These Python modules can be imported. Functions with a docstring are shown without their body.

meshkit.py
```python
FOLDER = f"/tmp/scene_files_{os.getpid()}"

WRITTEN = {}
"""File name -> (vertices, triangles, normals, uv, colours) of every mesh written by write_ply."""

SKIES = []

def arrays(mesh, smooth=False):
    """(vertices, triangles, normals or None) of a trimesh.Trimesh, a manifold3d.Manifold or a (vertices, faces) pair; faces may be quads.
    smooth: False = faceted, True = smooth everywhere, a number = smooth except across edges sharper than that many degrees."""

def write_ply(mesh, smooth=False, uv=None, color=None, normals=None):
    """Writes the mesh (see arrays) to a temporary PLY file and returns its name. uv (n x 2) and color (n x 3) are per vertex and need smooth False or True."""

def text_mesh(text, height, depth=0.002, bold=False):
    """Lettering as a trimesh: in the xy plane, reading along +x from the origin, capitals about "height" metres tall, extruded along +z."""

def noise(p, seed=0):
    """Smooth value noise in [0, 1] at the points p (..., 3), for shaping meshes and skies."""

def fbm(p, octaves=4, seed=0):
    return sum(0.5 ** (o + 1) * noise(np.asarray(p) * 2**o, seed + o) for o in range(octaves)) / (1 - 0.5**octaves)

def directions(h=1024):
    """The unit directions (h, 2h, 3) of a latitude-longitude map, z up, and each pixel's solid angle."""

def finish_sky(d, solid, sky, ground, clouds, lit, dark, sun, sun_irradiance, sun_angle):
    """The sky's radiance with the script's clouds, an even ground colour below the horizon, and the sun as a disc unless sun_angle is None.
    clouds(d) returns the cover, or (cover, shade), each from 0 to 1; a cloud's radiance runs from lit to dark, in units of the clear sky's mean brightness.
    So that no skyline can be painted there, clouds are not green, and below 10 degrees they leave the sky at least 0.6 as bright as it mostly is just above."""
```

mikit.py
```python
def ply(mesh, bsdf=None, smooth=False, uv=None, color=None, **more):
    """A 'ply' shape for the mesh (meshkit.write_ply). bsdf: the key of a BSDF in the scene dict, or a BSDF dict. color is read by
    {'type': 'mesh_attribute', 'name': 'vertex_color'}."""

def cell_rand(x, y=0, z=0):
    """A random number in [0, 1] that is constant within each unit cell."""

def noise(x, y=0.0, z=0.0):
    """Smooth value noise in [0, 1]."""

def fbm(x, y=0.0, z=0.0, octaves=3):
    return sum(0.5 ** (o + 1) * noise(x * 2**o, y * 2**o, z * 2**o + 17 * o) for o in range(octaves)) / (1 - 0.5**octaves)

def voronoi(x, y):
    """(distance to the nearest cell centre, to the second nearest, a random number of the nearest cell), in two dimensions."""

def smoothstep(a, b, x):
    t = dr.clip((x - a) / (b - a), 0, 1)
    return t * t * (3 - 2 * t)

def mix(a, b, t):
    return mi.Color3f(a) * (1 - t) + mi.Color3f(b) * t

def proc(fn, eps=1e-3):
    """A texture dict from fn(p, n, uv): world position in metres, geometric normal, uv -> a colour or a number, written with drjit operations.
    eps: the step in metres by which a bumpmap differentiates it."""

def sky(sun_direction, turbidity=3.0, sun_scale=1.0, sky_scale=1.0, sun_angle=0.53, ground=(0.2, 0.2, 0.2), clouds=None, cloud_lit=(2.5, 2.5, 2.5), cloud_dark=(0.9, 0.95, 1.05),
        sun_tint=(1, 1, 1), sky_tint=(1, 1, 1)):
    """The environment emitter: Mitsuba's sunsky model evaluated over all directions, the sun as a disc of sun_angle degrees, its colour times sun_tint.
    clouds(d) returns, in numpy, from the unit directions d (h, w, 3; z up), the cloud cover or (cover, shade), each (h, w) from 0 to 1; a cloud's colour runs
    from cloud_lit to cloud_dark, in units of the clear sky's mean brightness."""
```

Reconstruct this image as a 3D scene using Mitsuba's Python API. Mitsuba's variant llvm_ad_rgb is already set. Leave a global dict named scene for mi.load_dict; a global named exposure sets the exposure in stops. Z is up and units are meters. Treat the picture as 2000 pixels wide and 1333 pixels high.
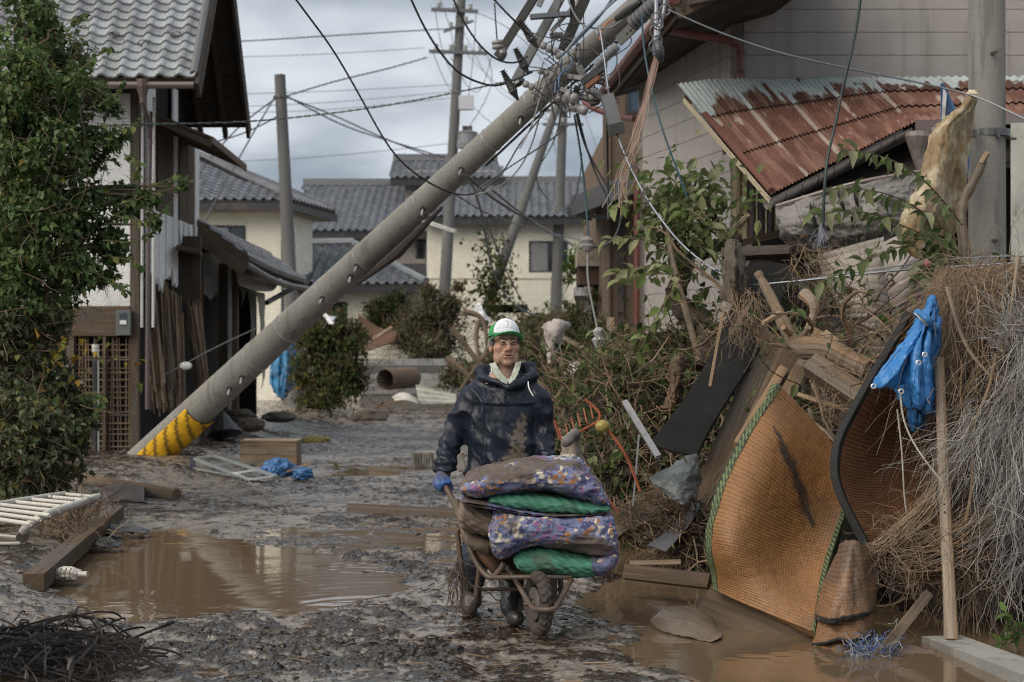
import math, random, numpy as np, trimesh, mitsuba as mi, drjit as dr, mikit, meshkit
from scipy.interpolate import RectBivariateSpline, CubicSpline
from mikit import noise, fbm, voronoi, cell_rand, smoothstep, mix, proc

T = mi.ScalarTransform4f
scene, labels = {}, {}
F, CX, HY, CH = 3300.0, 1000.0, 690.0, 1.5      # focal length and horizon of the photograph in its 2000-pixel frame, eye height

# ---------------------------------------------------------------- camera, sky, exposure
exposure = 2.55
scene['camera'] = {'type': 'thinlens', 'fov': math.degrees(2 * math.atan(1000 / F)), 'fov_axis': 'x', 'aperture_radius': 0.0085,
                   'focus_distance': 9.9, 'near_clip': 0.1, 'far_clip': 2000.0,
                   'to_world': T().look_at(origin=[0, 0, CH], target=[0, F, CH + 23.5], up=[0, 0, 1])}

def sstep(a, b, x):
    t = np.clip((x - a) / (b - a), 0, 1)
    return t * t * (3 - 2 * t)

def clouds(d):
    z = np.maximum(d[..., 2], 0.02)
    p = np.stack([d[..., 0] / (z + .22) * 1.7, d[..., 1] / (z + .22) * 1.7, d[..., 2] * 5.0], -1)
    n = meshkit.fbm(p * 1.5 + 4.3, 5, seed=5)
    m = meshkit.fbm(p * 4.2 + 9.1, 4, seed=11)
    s = sstep(.36, .62, n) * .7 + sstep(.33, .68, m) * .3
    return np.ones_like(n), 1 - s

scene['sky'] = mikit.sky((-0.55, -0.52, 0.65), turbidity=4, sun_scale=0.46, sun_angle=58, sun_tint=(.86, .96, 1.12), clouds=clouds,
                         cloud_lit=(1.36, 1.46, 1.57), cloud_dark=(0.56, 0.67, 0.79), ground=(.08, .075, .07))

# ---------------------------------------------------------------- helpers
def P(px, py, Y):
    return np.array([(px - CX) / F * Y, Y, CH - (py - HY) / F * Y])
def G(px, py, z=0.0):
    return P(px, py, (CH - z) * F / (py - HY))
def PL(*pts):
    return np.array([P(*p) for p in pts])
def crumple(V, amp, fr=9.0, seed=0, fine=.4, sc=(1, 1, 1)):
    """creases of crumpled cloth or sheet"""
    N = normals(V)
    W = V * np.asarray(sc)
    a = (1 - 2 * np.abs(meshkit.fbm(W * fr, 3, seed) - .5)) ** 3 - .5
    b = (1 - 2 * np.abs(meshkit.fbm(W * fr * 2.9 + 7, 3, seed + 1) - .5)) ** 3 - .5
    return V + N * ((a + fine * b) * amp)[..., None]
def rng(s):
    return np.random.default_rng(s)
def nrm(v):
    v = np.asarray(v, float)
    return v / (np.linalg.norm(v, axis=-1, keepdims=True) + 1e-12)

class M:
    """vertices, triangles, uv, colours, base colours (when c is base times a shade)"""
    def __init__(s, v, f, uv=None, c=None, b=None):
        s.v, s.f, s.uv, s.c, s.b = np.asarray(v, float), np.asarray(f, int), uv, c, b
        if s.f.ndim == 2 and s.f.shape[1] == 4:
            s.f = np.vstack([s.f[:, [0, 1, 2]], s.f[:, [0, 2, 3]]])
    def __add__(s, o):
        return cat([s, o])
    def move(s, d):
        return M(s.v + np.asarray(d), s.f, s.uv, s.c, s.b)
    def xf(s, R, t=(0, 0, 0)):
        return M(s.v @ np.asarray(R).T + np.asarray(t), s.f, s.uv, s.c, s.b)
    def col(s, rgb):
        c = np.broadcast_to(np.asarray(rgb, float), s.v.shape).copy()
        return M(s.v, s.f, s.uv, c, c)

def cat(ms):
    ms = list(ms)
    at = np.cumsum([0] + [len(m.v) for m in ms])
    j = lambda xs: np.vstack(xs) if all(x is not None for x in xs) else None
    return M(np.vstack([m.v for m in ms]), np.vstack([m.f + a for m, a in zip(ms, at)]), *[j([getattr(m, t) for m in ms]) for t in ('uv', 'c', 'b')])

def shade_uv(c, b):
    """a base colour and a shade per vertex, carried by uv: Mitsuba joins such meshes, which renders much faster than colour attributes"""
    q = np.round(np.sqrt(np.clip(b, 0, .999)) * 63)
    k = c.sum(1) / np.maximum(b.sum(1), 1e-6)
    return np.stack([k, q[:, 0] * 4096 + q[:, 1] * 64 + q[:, 2] + .5], 1)

def rot(ax, deg):
    return trimesh.transformations.rotation_matrix(math.radians(deg), ax)[:3, :3]

BOXQ = [((0, 0, 0), (1, 0, 0), (1, 0, 1), (0, 0, 1)), ((1, 1, 0), (0, 1, 0), (0, 1, 1), (1, 1, 1)), ((0, 1, 0), (0, 0, 0), (0, 0, 1), (0, 1, 1)),
        ((1, 0, 0), (1, 1, 0), (1, 1, 1), (1, 0, 1)), ((0, 0, 1), (1, 0, 1), (1, 1, 1), (0, 1, 1)), ((0, 1, 0), (1, 1, 0), (1, 0, 0), (0, 0, 0))]
_seed = [0]
def box(lo, hi, tone=None, n=1):
    """axis-aligned box, its uv running along the longest side for the wood grain"""
    lo, hi = np.minimum(lo, hi).astype(float), np.maximum(lo, hi).astype(float)
    s = hi - lo
    L = int(np.argmax(s))
    _seed[0] += 1
    off = (_seed[0] * 7.31) % 50
    V, U, Q = [], [], []
    for q in BOXQ:
        q = np.array(q, float)
        a = len(V)
        for c in q:
            V.append(lo + c * s)
            o = [k for k in range(3) if k != L]
            U.append([c[L] * s[L] + off, c[o[0]] * s[o[0]] + c[o[1]] * s[o[1]] * 1.37 + off])
        Q.append([a, a + 1, a + 2, a + 3])
    m = M(V, Q, np.array(U))
    return m if tone is None else tn(m, tone)

def tn(m, tone):
    """tone 0..19 of the wood material is carried by whole hundreds of v"""
    uv = m.uv.copy()
    uv[:, 1] = uv[:, 1] % 90 + 5 + 100 * tone
    return M(m.v, m.f, uv, m.c)

def beam(p, q, w, h, tone=None, up=(0, 0, 1), roll=0):
    p, q = np.asarray(p, float), np.asarray(q, float)
    d = q - p
    L = np.linalg.norm(d)
    d = d / L
    a = np.cross(d, up)
    if np.linalg.norm(a) < 1e-3:
        a = np.cross(d, [0, 1, 0])
    a = nrm(a)
    b = np.cross(a, d)
    if roll:
        c, s = math.cos(math.radians(roll)), math.sin(math.radians(roll))
        a, b = a * c + b * s, b * c - a * s
    m = box([0, -w / 2, -h / 2], [L, w / 2, h / 2])
    if tone is not None:
        m = tn(m, tone)
    return m.xf(np.stack([d, -a, b], 1), p)

def cr(pts, n):
    """smooth curve through points"""
    pts = np.asarray(pts, float)
    if len(pts) == 2:
        return pts[0] + (pts[1] - pts[0]) * np.linspace(0, 1, n)[:, None]
    t = np.concatenate([[0], np.cumsum(np.linalg.norm(np.diff(pts, axis=0), axis=1) ** .5)])
    return CubicSpline(t, pts, bc_type='natural')(np.linspace(0, t[-1], n))

def sag(p, q, drop, n=24):
    t = np.linspace(0, 1, n)[:, None]
    c = np.asarray(p) + (np.asarray(q) - p) * t
    c[:, 2] -= 4 * drop * (t * (1 - t))[:, 0]
    return c

def vtube(C, R, sides=3, caps=False):
    """many tubes at once: C (n, k, 3), R broadcast to (n, k)"""
    C = np.asarray(C, float)
    n, k = C.shape[:2]
    R = np.broadcast_to(R, (n, k))
    t = nrm(np.gradient(C, axis=1))
    m = nrm(t.mean(1) + 1e-9)
    ref = np.where(np.abs(m[:, 2:]) < .85, [0, 0, 1.], [1., .1, 0])[:, None]
    a = nrm(np.cross(t, ref))
    b = np.cross(t, a)
    w = np.arange(sides) * 2 * np.pi / sides
    V = C[:, :, None] + R[:, :, None, None] * (np.cos(w)[:, None] * a[:, :, None] + np.sin(w)[:, None] * b[:, :, None])
    I = (np.arange(n)[:, None, None] * k + np.arange(k - 1)[None, :, None]) * sides
    j = np.arange(sides)[None, None]
    f = np.stack([I + j, I + (j + 1) % sides, I + sides + (j + 1) % sides, I + sides + j], -1).reshape(-1, 4)[:, ::-1]
    s = np.concatenate([np.zeros((n, 1)), np.cumsum(np.linalg.norm(np.diff(C, axis=1), axis=2), 1)], 1)
    uv = np.stack([np.broadcast_to(s[:, :, None], (n, k, sides)) + np.arange(n)[:, None, None] * 3.7, np.broadcast_to(w / 6.2832 * .3, (n, k, sides)) + (np.arange(n) * 1.3 % 40)[:, None, None]], -1).reshape(-1, 2)
    f = np.vstack([f[:, [0, 1, 2]], f[:, [0, 2, 3]]])
    V = V.reshape(-1, 3)
    if caps:
        ring = np.arange(n)[:, None] * k * sides
        fan = np.array([[0, i, i + 1] for i in range(1, sides - 1)])
        f = np.vstack([f, (ring[:, :, None] + fan).reshape(-1, 3), (ring[:, :, None] + (k - 1) * sides + fan[:, ::-1]).reshape(-1, 3)])
    return M(V, f, uv)

def tube(pts, r, sides=8, caps=True, tone=None):
    pts = np.asarray(pts, float)
    m = vtube(pts[None], np.broadcast_to(r, len(pts))[None], sides, caps)
    return m if tone is None else tn(m, tone)

def lathe(p, d, prof, sides=14):
    """prof: list of (distance along d, radius)"""
    d = nrm(d)
    return tube(np.asarray(p) + np.outer([a for a, _ in prof], d) + np.outer(np.arange(len(prof)) * 1e-5, d), [r for _, r in prof], sides)

def gridm(V, uvs=(1, 1)):
    V = np.asarray(V, float)
    n, m = V.shape[:2]
    i, j = np.meshgrid(np.arange(n - 1), np.arange(m - 1), indexing='ij')
    a = i * m + j
    f = np.stack([a, a + 1, a + m + 1, a + m], -1).reshape(-1, 4)
    u = np.stack(np.meshgrid(np.linspace(0, uvs[0], n), np.linspace(0, uvs[1], m), indexing='ij'), -1).reshape(-1, 2)
    return M(V.reshape(-1, 3), f, u)

def normals(V):
    du, dv = np.gradient(V, axis=0), np.gradient(V, axis=1)
    return nrm(np.cross(du, dv))

def shell(V, t, uvs=(1, 1)):
    """a sheet with thickness t"""
    N = normals(V) * t / 2
    n, m = V.shape[:2]
    a, b = gridm(V + N, uvs), gridm(V - N, uvs)
    b.f = b.f[:, ::-1]
    e = np.concatenate([np.arange(m), np.arange(1, n) * m + m - 1, (n - 1) * m + np.arange(m - 2, -1, -1), np.arange(n - 2, 0, -1) * m])
    e2 = np.roll(e, -1)
    k = n * m
    side = np.stack([e, e + k, e2 + k, e2], -1)
    r = a + b
    r.f = np.vstack([r.f, side[:, [0, 1, 2]], side[:, [0, 2, 3]]])
    return r

def patch(rows, n=40, m=40, wr=0.0, ws=4.0, seed=0, linear=False):
    """smooth sheet through a lattice of points given as (px, py, depth) rows"""
    C = np.array([[P(*c) for c in r] for r in rows])
    u, v = np.linspace(0, 1, C.shape[0]), np.linspace(0, 1, C.shape[1])
    k = (1, 1) if linear else (min(3, C.shape[0] - 1), min(3, C.shape[1] - 1))
    V = np.stack([RectBivariateSpline(u, v, C[..., i], kx=k[0], ky=k[1])(np.linspace(0, 1, n), np.linspace(0, 1, m)) for i in range(3)], -1)
    if wr:
        V = V + normals(V) * ((meshkit.fbm(V * ws, 4, seed) - .5) * 2 * wr)[..., None]
    return V

def ico(c, r, sub=3, amp=.15, sc=2.0, seed=0, R=None):
    s = trimesh.creation.icosphere(subdivisions=sub)
    v = np.array(s.vertices)
    v = v * (1 + amp * 2 * (meshkit.fbm(v * sc + seed * 3.1, 3, seed) - .5))[:, None] * np.broadcast_to(r, 3)
    if R is not None:
        v = v @ np.asarray(R).T
    return M(v + np.asarray(c), np.array(s.faces), v[:, :2] * 1.0)

def wander(n, k, start, direc, length, curl, seed, gravity=0.0, spread=0.0):
    """n wandering strands of k points"""
    g = rng(seed)
    start = np.broadcast_to(start, (n, 3))
    d = nrm(np.broadcast_to(direc, (n, 3)) + g.normal(0, spread, (n, 3)))
    L = np.broadcast_to(length, (n,))[:, None] / (k - 1)
    C = [start.astype(float)]
    for i in range(k - 1):
        d = nrm(d + g.normal(0, curl, (n, 3)) + [0, 0, -gravity])
        C.append(C[-1] + d * L)
    return np.stack(C, 1)

LEAF = np.array([[0, 0, 0], [.28, .40, .08], [.28, -.40, .08], [.62, .36, .05], [.62, -.36, .05], [1, 0, -.16], [.3, 0, -.03], [.64, 0, -.05]])
LEAFF = np.array([[0, 6, 1], [0, 2, 6], [1, 6, 7], [1, 7, 3], [6, 2, 4], [6, 4, 7], [3, 7, 5], [7, 4, 5]])
def leaves(pos, direc, size, width, cols, seed, droop=.35, simple=False):
    """a mesh of leaf-sized folded blades; cols: list of (rgb, weight)"""
    g = rng(seed)
    n = len(pos)
    d = nrm(np.broadcast_to(direc, (n, 3)) + g.normal(0, .55, (n, 3)) + [0, 0, -droop])
    up = nrm(np.array([0, 0, 1.]) + g.normal(0, .55, (n, 3)))
    s = nrm(np.cross(up, d))
    u = np.cross(d, s)
    L = size * g.uniform(.6, 1.25, n)
    lf, ff = (LEAF[[0, 1, 2, 5]], np.array([[0, 2, 3], [0, 3, 1]])) if simple else (LEAF, LEAFF)
    lf = lf * [1, width, 1]
    V = pos[:, None] + L[:, None, None] * (lf[None, :, :1] * d[:, None] + lf[None, :, 1:2] * s[:, None] + lf[None, :, 2:] * u[:, None])
    k = len(lf)
    f = (np.arange(n)[:, None, None] * k + ff).reshape(-1, 3)
    w = np.array([c[1] for c in cols], float)
    idx = g.choice(len(cols), n, p=w / w.sum())
    c = np.array([c[0] for c in cols])[idx] * g.uniform(.65, 1.35, (n, 1)) * g.uniform(.93, 1.07, (n, 3))
    c = np.repeat(c, k, 0)
    return M(V.reshape(-1, 3), f, None, c, c)

MUD = np.array([.075, .061, .050])
def paint(m, rgb, amp=.2, sc=3.0, seed=0, mud=0.0, mudz=0.6, mudc=None):
    """vertex colours: base colour with mottling and splashes of dried mud"""
    v = m.v
    n = meshkit.fbm(v * sc + seed * 5.7, 4, seed)
    b = np.broadcast_to(np.asarray(rgb, float), v.shape)
    c = b * np.maximum(.1, 1 + amp * 2.5 * (n - .5))[:, None]
    if mud and mudc is not None:
        k = meshkit.fbm(v * sc * 1.7 + 31 + seed, 4, seed + 3) + np.clip((mudz - v[:, 2]) / max(mudz, .1), 0, 1) * .25
        k = np.clip((k - (.68 - .3 * mud)) / .12, 0, 1)[:, None] * min(1, mud + .3)
        c, b = c * (1 - k) + np.asarray(mudc) * k, None
    m.c, m.b = np.clip(c, .003, .95), b
    return m

def key(name, parent=None):
    base = name if parent is None else parent + '__' + name
    k, i = base, 0
    while k in scene or k in labels or k in _used:
        i += 1
        k = f'{base}_{i:03d}'
    _used.add(k)
    return k
_used, _mats = set(), set()

def thing(name, label, cat, group=None):
    k = key(name)
    labels[k] = {'label': label, 'category': cat}
    if group:
        labels[k]['group'] = group
    return k

def obj(name, m, mat, parent=None, smooth=False, label=None, cat=None, group=None, kind=None):
    k = key(name, parent)
    uv, col = m.uv, None
    if mat.startswith('vc'):
        if m.c is None:
            raise ValueError('no colours on ' + k)
        if m.b is not None:
            uv = shade_uv(m.c, m.b)
        else:
            uv, col, mat = None, m.c, mat + '_attr'
    if smooth not in (True, False):
        s2 = trimesh.graph.smooth_shade(trimesh.Trimesh(m.v, m.f, process=False), angle=math.radians(smooth), facet_minarea=None) if uv is None and col is None else None
        smooth = True if s2 is None else smooth
    d = mikit.ply((m.v, m.f), mat, smooth=smooth, uv=uv, color=col)
    _mats.add(mat)
    scene[k] = d
    t = {a: b for a, b in (('label', label), ('category', cat), ('group', group), ('kind', kind)) if b}
    if t:
        labels[k] = t
    return k

def piece(name, shape, mtx, parent, mat=None):
    """a copy of a shared ply dict under another matrix"""
    k = key(name, parent)
    d = dict(shape)
    if mat:
        d['bsdf'] = {'type': 'ref', 'id': mat}
    d['to_world'] = T(mtx)
    scene[k] = d
    return k

def mat4(R, t):
    A = np.eye(4)
    A[:3, :3], A[:3, 3] = R, t
    return A

# ---------------------------------------------------------------- materials
def shade_fn(p, n, uv):
    v = uv.y
    r = dr.floor(v / 4096)
    g = dr.floor((v - r * 4096) / 64)
    b = dr.floor(v - r * 4096 - g * 64)
    return mi.Color3f(dr.square(r / 63), dr.square(g / 63), dr.square(b / 63)) * uv.x
VC = proc(shade_fn)
VA = {'type': 'mesh_attribute', 'name': 'vertex_color'}
def pr(base, rough, **k):
    return {'type': 'twosided', 'b': {'type': 'principled', 'base_color': base if isinstance(base, dict) else {'type': 'rgb', 'value': list(base)}, 'roughness': rough, **k}}
def bump(b, fn, eps=1e-3, scale=1.0):
    return {'type': 'twosided', 'b': {'type': 'bumpmap', 'arbitrary': proc(fn, eps), 'scale': scale, 'b': b['b']}}

def dirt_mask(p, n, uv):
    a = fbm(p.x * 2.3, p.y * 2.3, p.z * 2.3, 3)
    b = noise(p.x * 31, p.y * 31, p.z * 13)
    low = dr.clip((1.1 - p.z) / 1.6, 0, 1) * .16
    return smoothstep(.52, .78, a * .72 + b * .28 + low) * .75
def fine(p, n, uv):
    return fbm(p.x * 90, p.y * 90, p.z * 90, 2) * .004
def coarse(p, n, uv):
    return fbm(p.x * 22, p.y * 22, p.z * 22, 3) * .012
for sf, C in (('', VC), ('_attr', VA)):
    for nm, ro, kw in (('vc_matte', .82, {'specular': .3}), ('vc_satin', .42, {}), ('vc_wet', .2, {})):
        scene[nm + sf] = {'type': 'blendbsdf', 'weight': proc(dirt_mask), 'a': pr(C, ro, **kw), 'b': pr(MUD * 1.15, .6)}
    scene['vc_clean' + sf] = pr(C, .6)
    scene['vc_skin' + sf] = pr(C, .42, specular=.45)
    scene['vc_metal' + sf] = pr(C, .38, metallic=.75)
    scene['vc_rough' + sf] = bump(pr(C, .8, specular=.22), coarse, .004)
    scene['vc_gloss' + sf] = bump(pr(C, .27), fine, .002)
    scene['vc_tile' + sf] = bump(pr(C, .36, specular=.6), fine, .002)
    scene['vc_leaf' + sf] = {'type': 'principledthin', 'base_color': C, 'roughness': .36, 'diff_trans': .7, 'spec_trans': 0.0, 'eta': 1.45}
scene['glass_dark'] = pr((.02, .025, .03), .06, specular=.7)
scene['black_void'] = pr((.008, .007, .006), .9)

def wood_fn(p, n, uv):
    tone = dr.floor(uv.y / 100) / 19
    v = uv.y - dr.floor(uv.y / 100) * 100
    g = fbm(uv.x * 3.1, v * 70, tone * 13, 3)
    k = noise(uv.x * .8, v * 9, 4.0)
    c = mix((.022, .015, .010), (.36, .24, .145), tone)
    grey = mix((.035, .032, .029), (.32, .30, .27), tone)
    c = mix(c, grey, smoothstep(.45, .8, k) * .55)
    d = smoothstep(.5, .85, fbm(p.x * 3, p.y * 3, p.z * 3, 3)) * .7
    return mix(c * (.45 + 1.1 * g), mi.Color3f(.075, .064, .054), d)
def wood_bump(p, n, uv):
    return fbm(uv.x * 4, uv.y * 80, 1.0, 2) * .005
scene['wood'] = bump(pr(proc(wood_fn), .72, specular=.35), wood_bump, .002)

def concrete_fn(p, n, uv):
    a = fbm(p.x * 3, p.y * 3, p.z * 1.2, 3)
    b = fbm(p.x * 70, p.y * 70, p.z * 40, 2)
    st = smoothstep(.58, .75, fbm(p.x * 14, p.y * 14, p.z * 1.1, 3))
    c = mix((.13, .125, .113), (.26, .25, .23), a * .6 + b * .4)
    return mix(c, mi.Color3f(.09, .083, .07), st * .5)
scene['concrete'] = bump(pr(proc(concrete_fn), .8), fine, .002)

def old_concrete_fn(p, n, uv):
    a = fbm(p.x * 2, p.y * 2, p.z * .8, 3)
    return mix((.085, .085, .085), (.16, .158, .155), a)
scene['old_concrete'] = pr(proc(old_concrete_fn), .8)

def plaster_fn(p, n, uv):
    a = fbm(p.x * 1.5, p.y * 1.5, p.z * .7, 3)
    c = mix((.60, .60, .60), (.74, .74, .735), a)
    s = smoothstep(.55, .8, fbm(p.x * 6, p.y * 6, p.z * .5, 3)) * .35
    low = smoothstep(2.6, 2.1, p.z + .25 * a) * .3
    return mix(c, mi.Color3f(.32, .28, .22), dr.clip(s + low, 0, 1))
scene['plaster'] = pr(proc(plaster_fn), .85)

def siding_fn(p, n, uv):
    a = fbm(p.x * 1.1, p.y * 1.1, p.z * 2, 3)
    g = noise(p.x * 60, p.y * 60, p.z * 220)
    c = mix((.27, .248, .235), (.335, .31, .295), a * .7 + g * .3)
    s = smoothstep(.55, .75, fbm(p.x * 9, p.y * 9, p.z * .6, 3)) * .4
    return mix(c, mi.Color3f(.15, .13, .115), s)
def siding_bump(p, n, uv):
    return noise(p.x * 50, p.y * 50, p.z * 260) * .0025
scene['siding'] = bump(pr(proc(siding_fn), .7), siding_bump, .002)

def cream_fn(p, n, uv):
    x = p.x + p.y * .6
    u, v = x / .30, p.z / .12
    e = dr.minimum(dr.abs(u - dr.round(u)) * .30, dr.abs(v - dr.round(v)) * .12)
    j = smoothstep(.004, .012, e)
    t = cell_rand(dr.floor(u + .5), dr.floor(v + .5), 3.0)
    c = mix((.72, .68, .56), (.78, .745, .63), t)
    s = smoothstep(.5, .8, fbm(p.x * 1.2, p.y, p.z * .35, 3)) * .28
    return mix(mix(c * .90, c, j), mi.Color3f(.42, .37, .28), s)
scene['cream'] = pr(proc(cream_fn), .7)

def mudflat_rough(p, n, uv):
    w = fbm(p.x * .9, p.y * .9, 2.0, 3)
    f = noise(p.x * 14, p.y * 14, 1.0)
    return dr.clip(.36 - smoothstep(.30, .55, w * .6 + f * .4) * .27, .08, .8)
def mud_bump(p, n, uv):
    return fbm(p.x * 30, p.y * 30, p.z * 30, 4) * .014
scene['vc_mud_attr'] = bump(pr(VA, proc(mudflat_rough), specular=.9), mud_bump, .003)

def ripple(p, n, uv):
    r = dr.sqrt(dr.square(p.x + .75) + dr.square(p.y - 10.1))
    w = dr.sin(r * 34 + 9 * fbm(p.x * 1.7, p.y * 1.7, 0.0, 2)) * .00018 * dr.exp(-dr.square(r - 1.1) * 1.2)
    return w + noise(p.x * 11, p.y * 19) * .0016 * smoothstep(.4, .7, fbm(p.x * 1.1, p.y * 1.4, 0.0, 2)) + noise(p.x * 2.2, p.y * 4) * .0016
scene['muddy_water'] = bump(pr((.105, .072, .045), .05, specular=.55), ripple, .004)

scene['vc_mat_attr'] = pr(VA, .5, specular=.45)

def cloth_wr(p, n, uv):
    return fbm(p.x * 26 + p.z * 9, p.y * 26, p.z * 15, 3) * .010
for sf, C in (('', VC), ('_attr', VA)):
    scene['vc_cloth' + sf] = bump(pr(C, .8, sheen=.3), cloth_wr, .003)
    scene['vc_nylon' + sf] = bump(pr(C, .40, specular=.36), cloth_wr, .003)
    scene['vc_tarp' + sf] = bump(pr(C, .33, specular=.55), cloth_wr, .003)
# ---------------------------------------------------------------- ground, water
def gpoly(pts):
    return np.array([G(*p)[:2] for p in pts])
PUD_L = gpoly([(85, 1130), (170, 1065), (250, 1032), (340, 1026), (450, 1062), (600, 1078), (690, 1098), (790, 1136), (700, 1160), (575, 1188), (420, 1182), (270, 1205), (160, 1185)])
PUD_R = gpoly([(1215, 1062), (1270, 1120), (1150, 1160), (1290, 1205), (1240, 1240), (1420, 1333), (1500, 1420), (2300, 1420), (2300, 1150), (1700, 1100), (1450, 1080)])

def sdpoly(x, y, poly):
    """signed distance to a polygon, positive inside"""
    p = np.stack([x, y], -1)
    d, ins = np.full(x.shape, 1e9), np.zeros(x.shape, bool)
    for a, b in zip(poly, np.roll(poly, -1, 0)):
        e, w = b - a, p - a
        t = np.clip((w @ e) / (e @ e), 0, 1)
        d = np.minimum(d, np.linalg.norm(w - t[..., None] * e, axis=-1))
        c = (a[1] > y) != (b[1] > y)
        ins ^= c & (x < e[0] * (y - a[1]) / (e[1] if abs(e[1]) > 1e-9 else 1e-9) + a[0])
    return np.where(ins, d, -d)

def ground_h(x, y):
    p = np.stack([x, y, x * 0], -1)
    wob = (meshkit.fbm(p * 3.1, 3, 3) - .5) * .5
    pud = np.maximum(sdpoly(x, y, PUD_L) + wob * .45, sdpoly(x, y, PUD_R) + wob * .8)
    k = sstep(-.35, .25, pud)
    big = (meshkit.fbm(p * .55, 3, 9) - .5) * .09
    q = p * [1, .8, 1]
    churn = sstep(.34, .58, meshkit.fbm(p * .8 + 3, 2, 21)) * (1 - .75 * sstep(.75, .3, np.abs(x - .30 - (8.4 - y) * .10)) * sstep(9.6, 8.6, y))
    lump = meshkit.fbm(q * 7.5, 4, 1) - .5
    ridge = 1 - 2 * np.abs(meshkit.fbm(q * 13 + 7, 3, 17) - .5)
    clod = np.clip(meshkit.noise(q * 17 + 11, 5) - .5, 0, 1) * meshkit.noise(q * 4.1 + 2, 6)
    fine_ = 1 - 2 * np.abs(meshkit.fbm(q * [19, 24, 1] + 31, 3, 27) - .5)
    rough = lump * .062 + (ridge - .75) * .030 + clod * .05 + (fine_ - .75) * .028
    street = sstep(-3.4, -2.2, x) * sstep(3.2, 2.0, x)
    bank = sstep(-2.0, -2.7, x - (y - 9) * -.19) * sstep(17, 12, y) * .07
    h = .008 - .034 * street * sstep(34, 26, y) + big * .75 + rough * (.40 + .75 * churn) * (1 - .75 * k) + bank
    h = h + .13 * sstep(-3.5, -4.5, x) * sstep(18, 21.5, y)
    h = h * (1 - k) + k * (-.075 + rough * .25)
    return h, k, lump * .8 + ridge * .3 + clod * .7 + (fine_ - .75) * .55 + .13, churn

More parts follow.
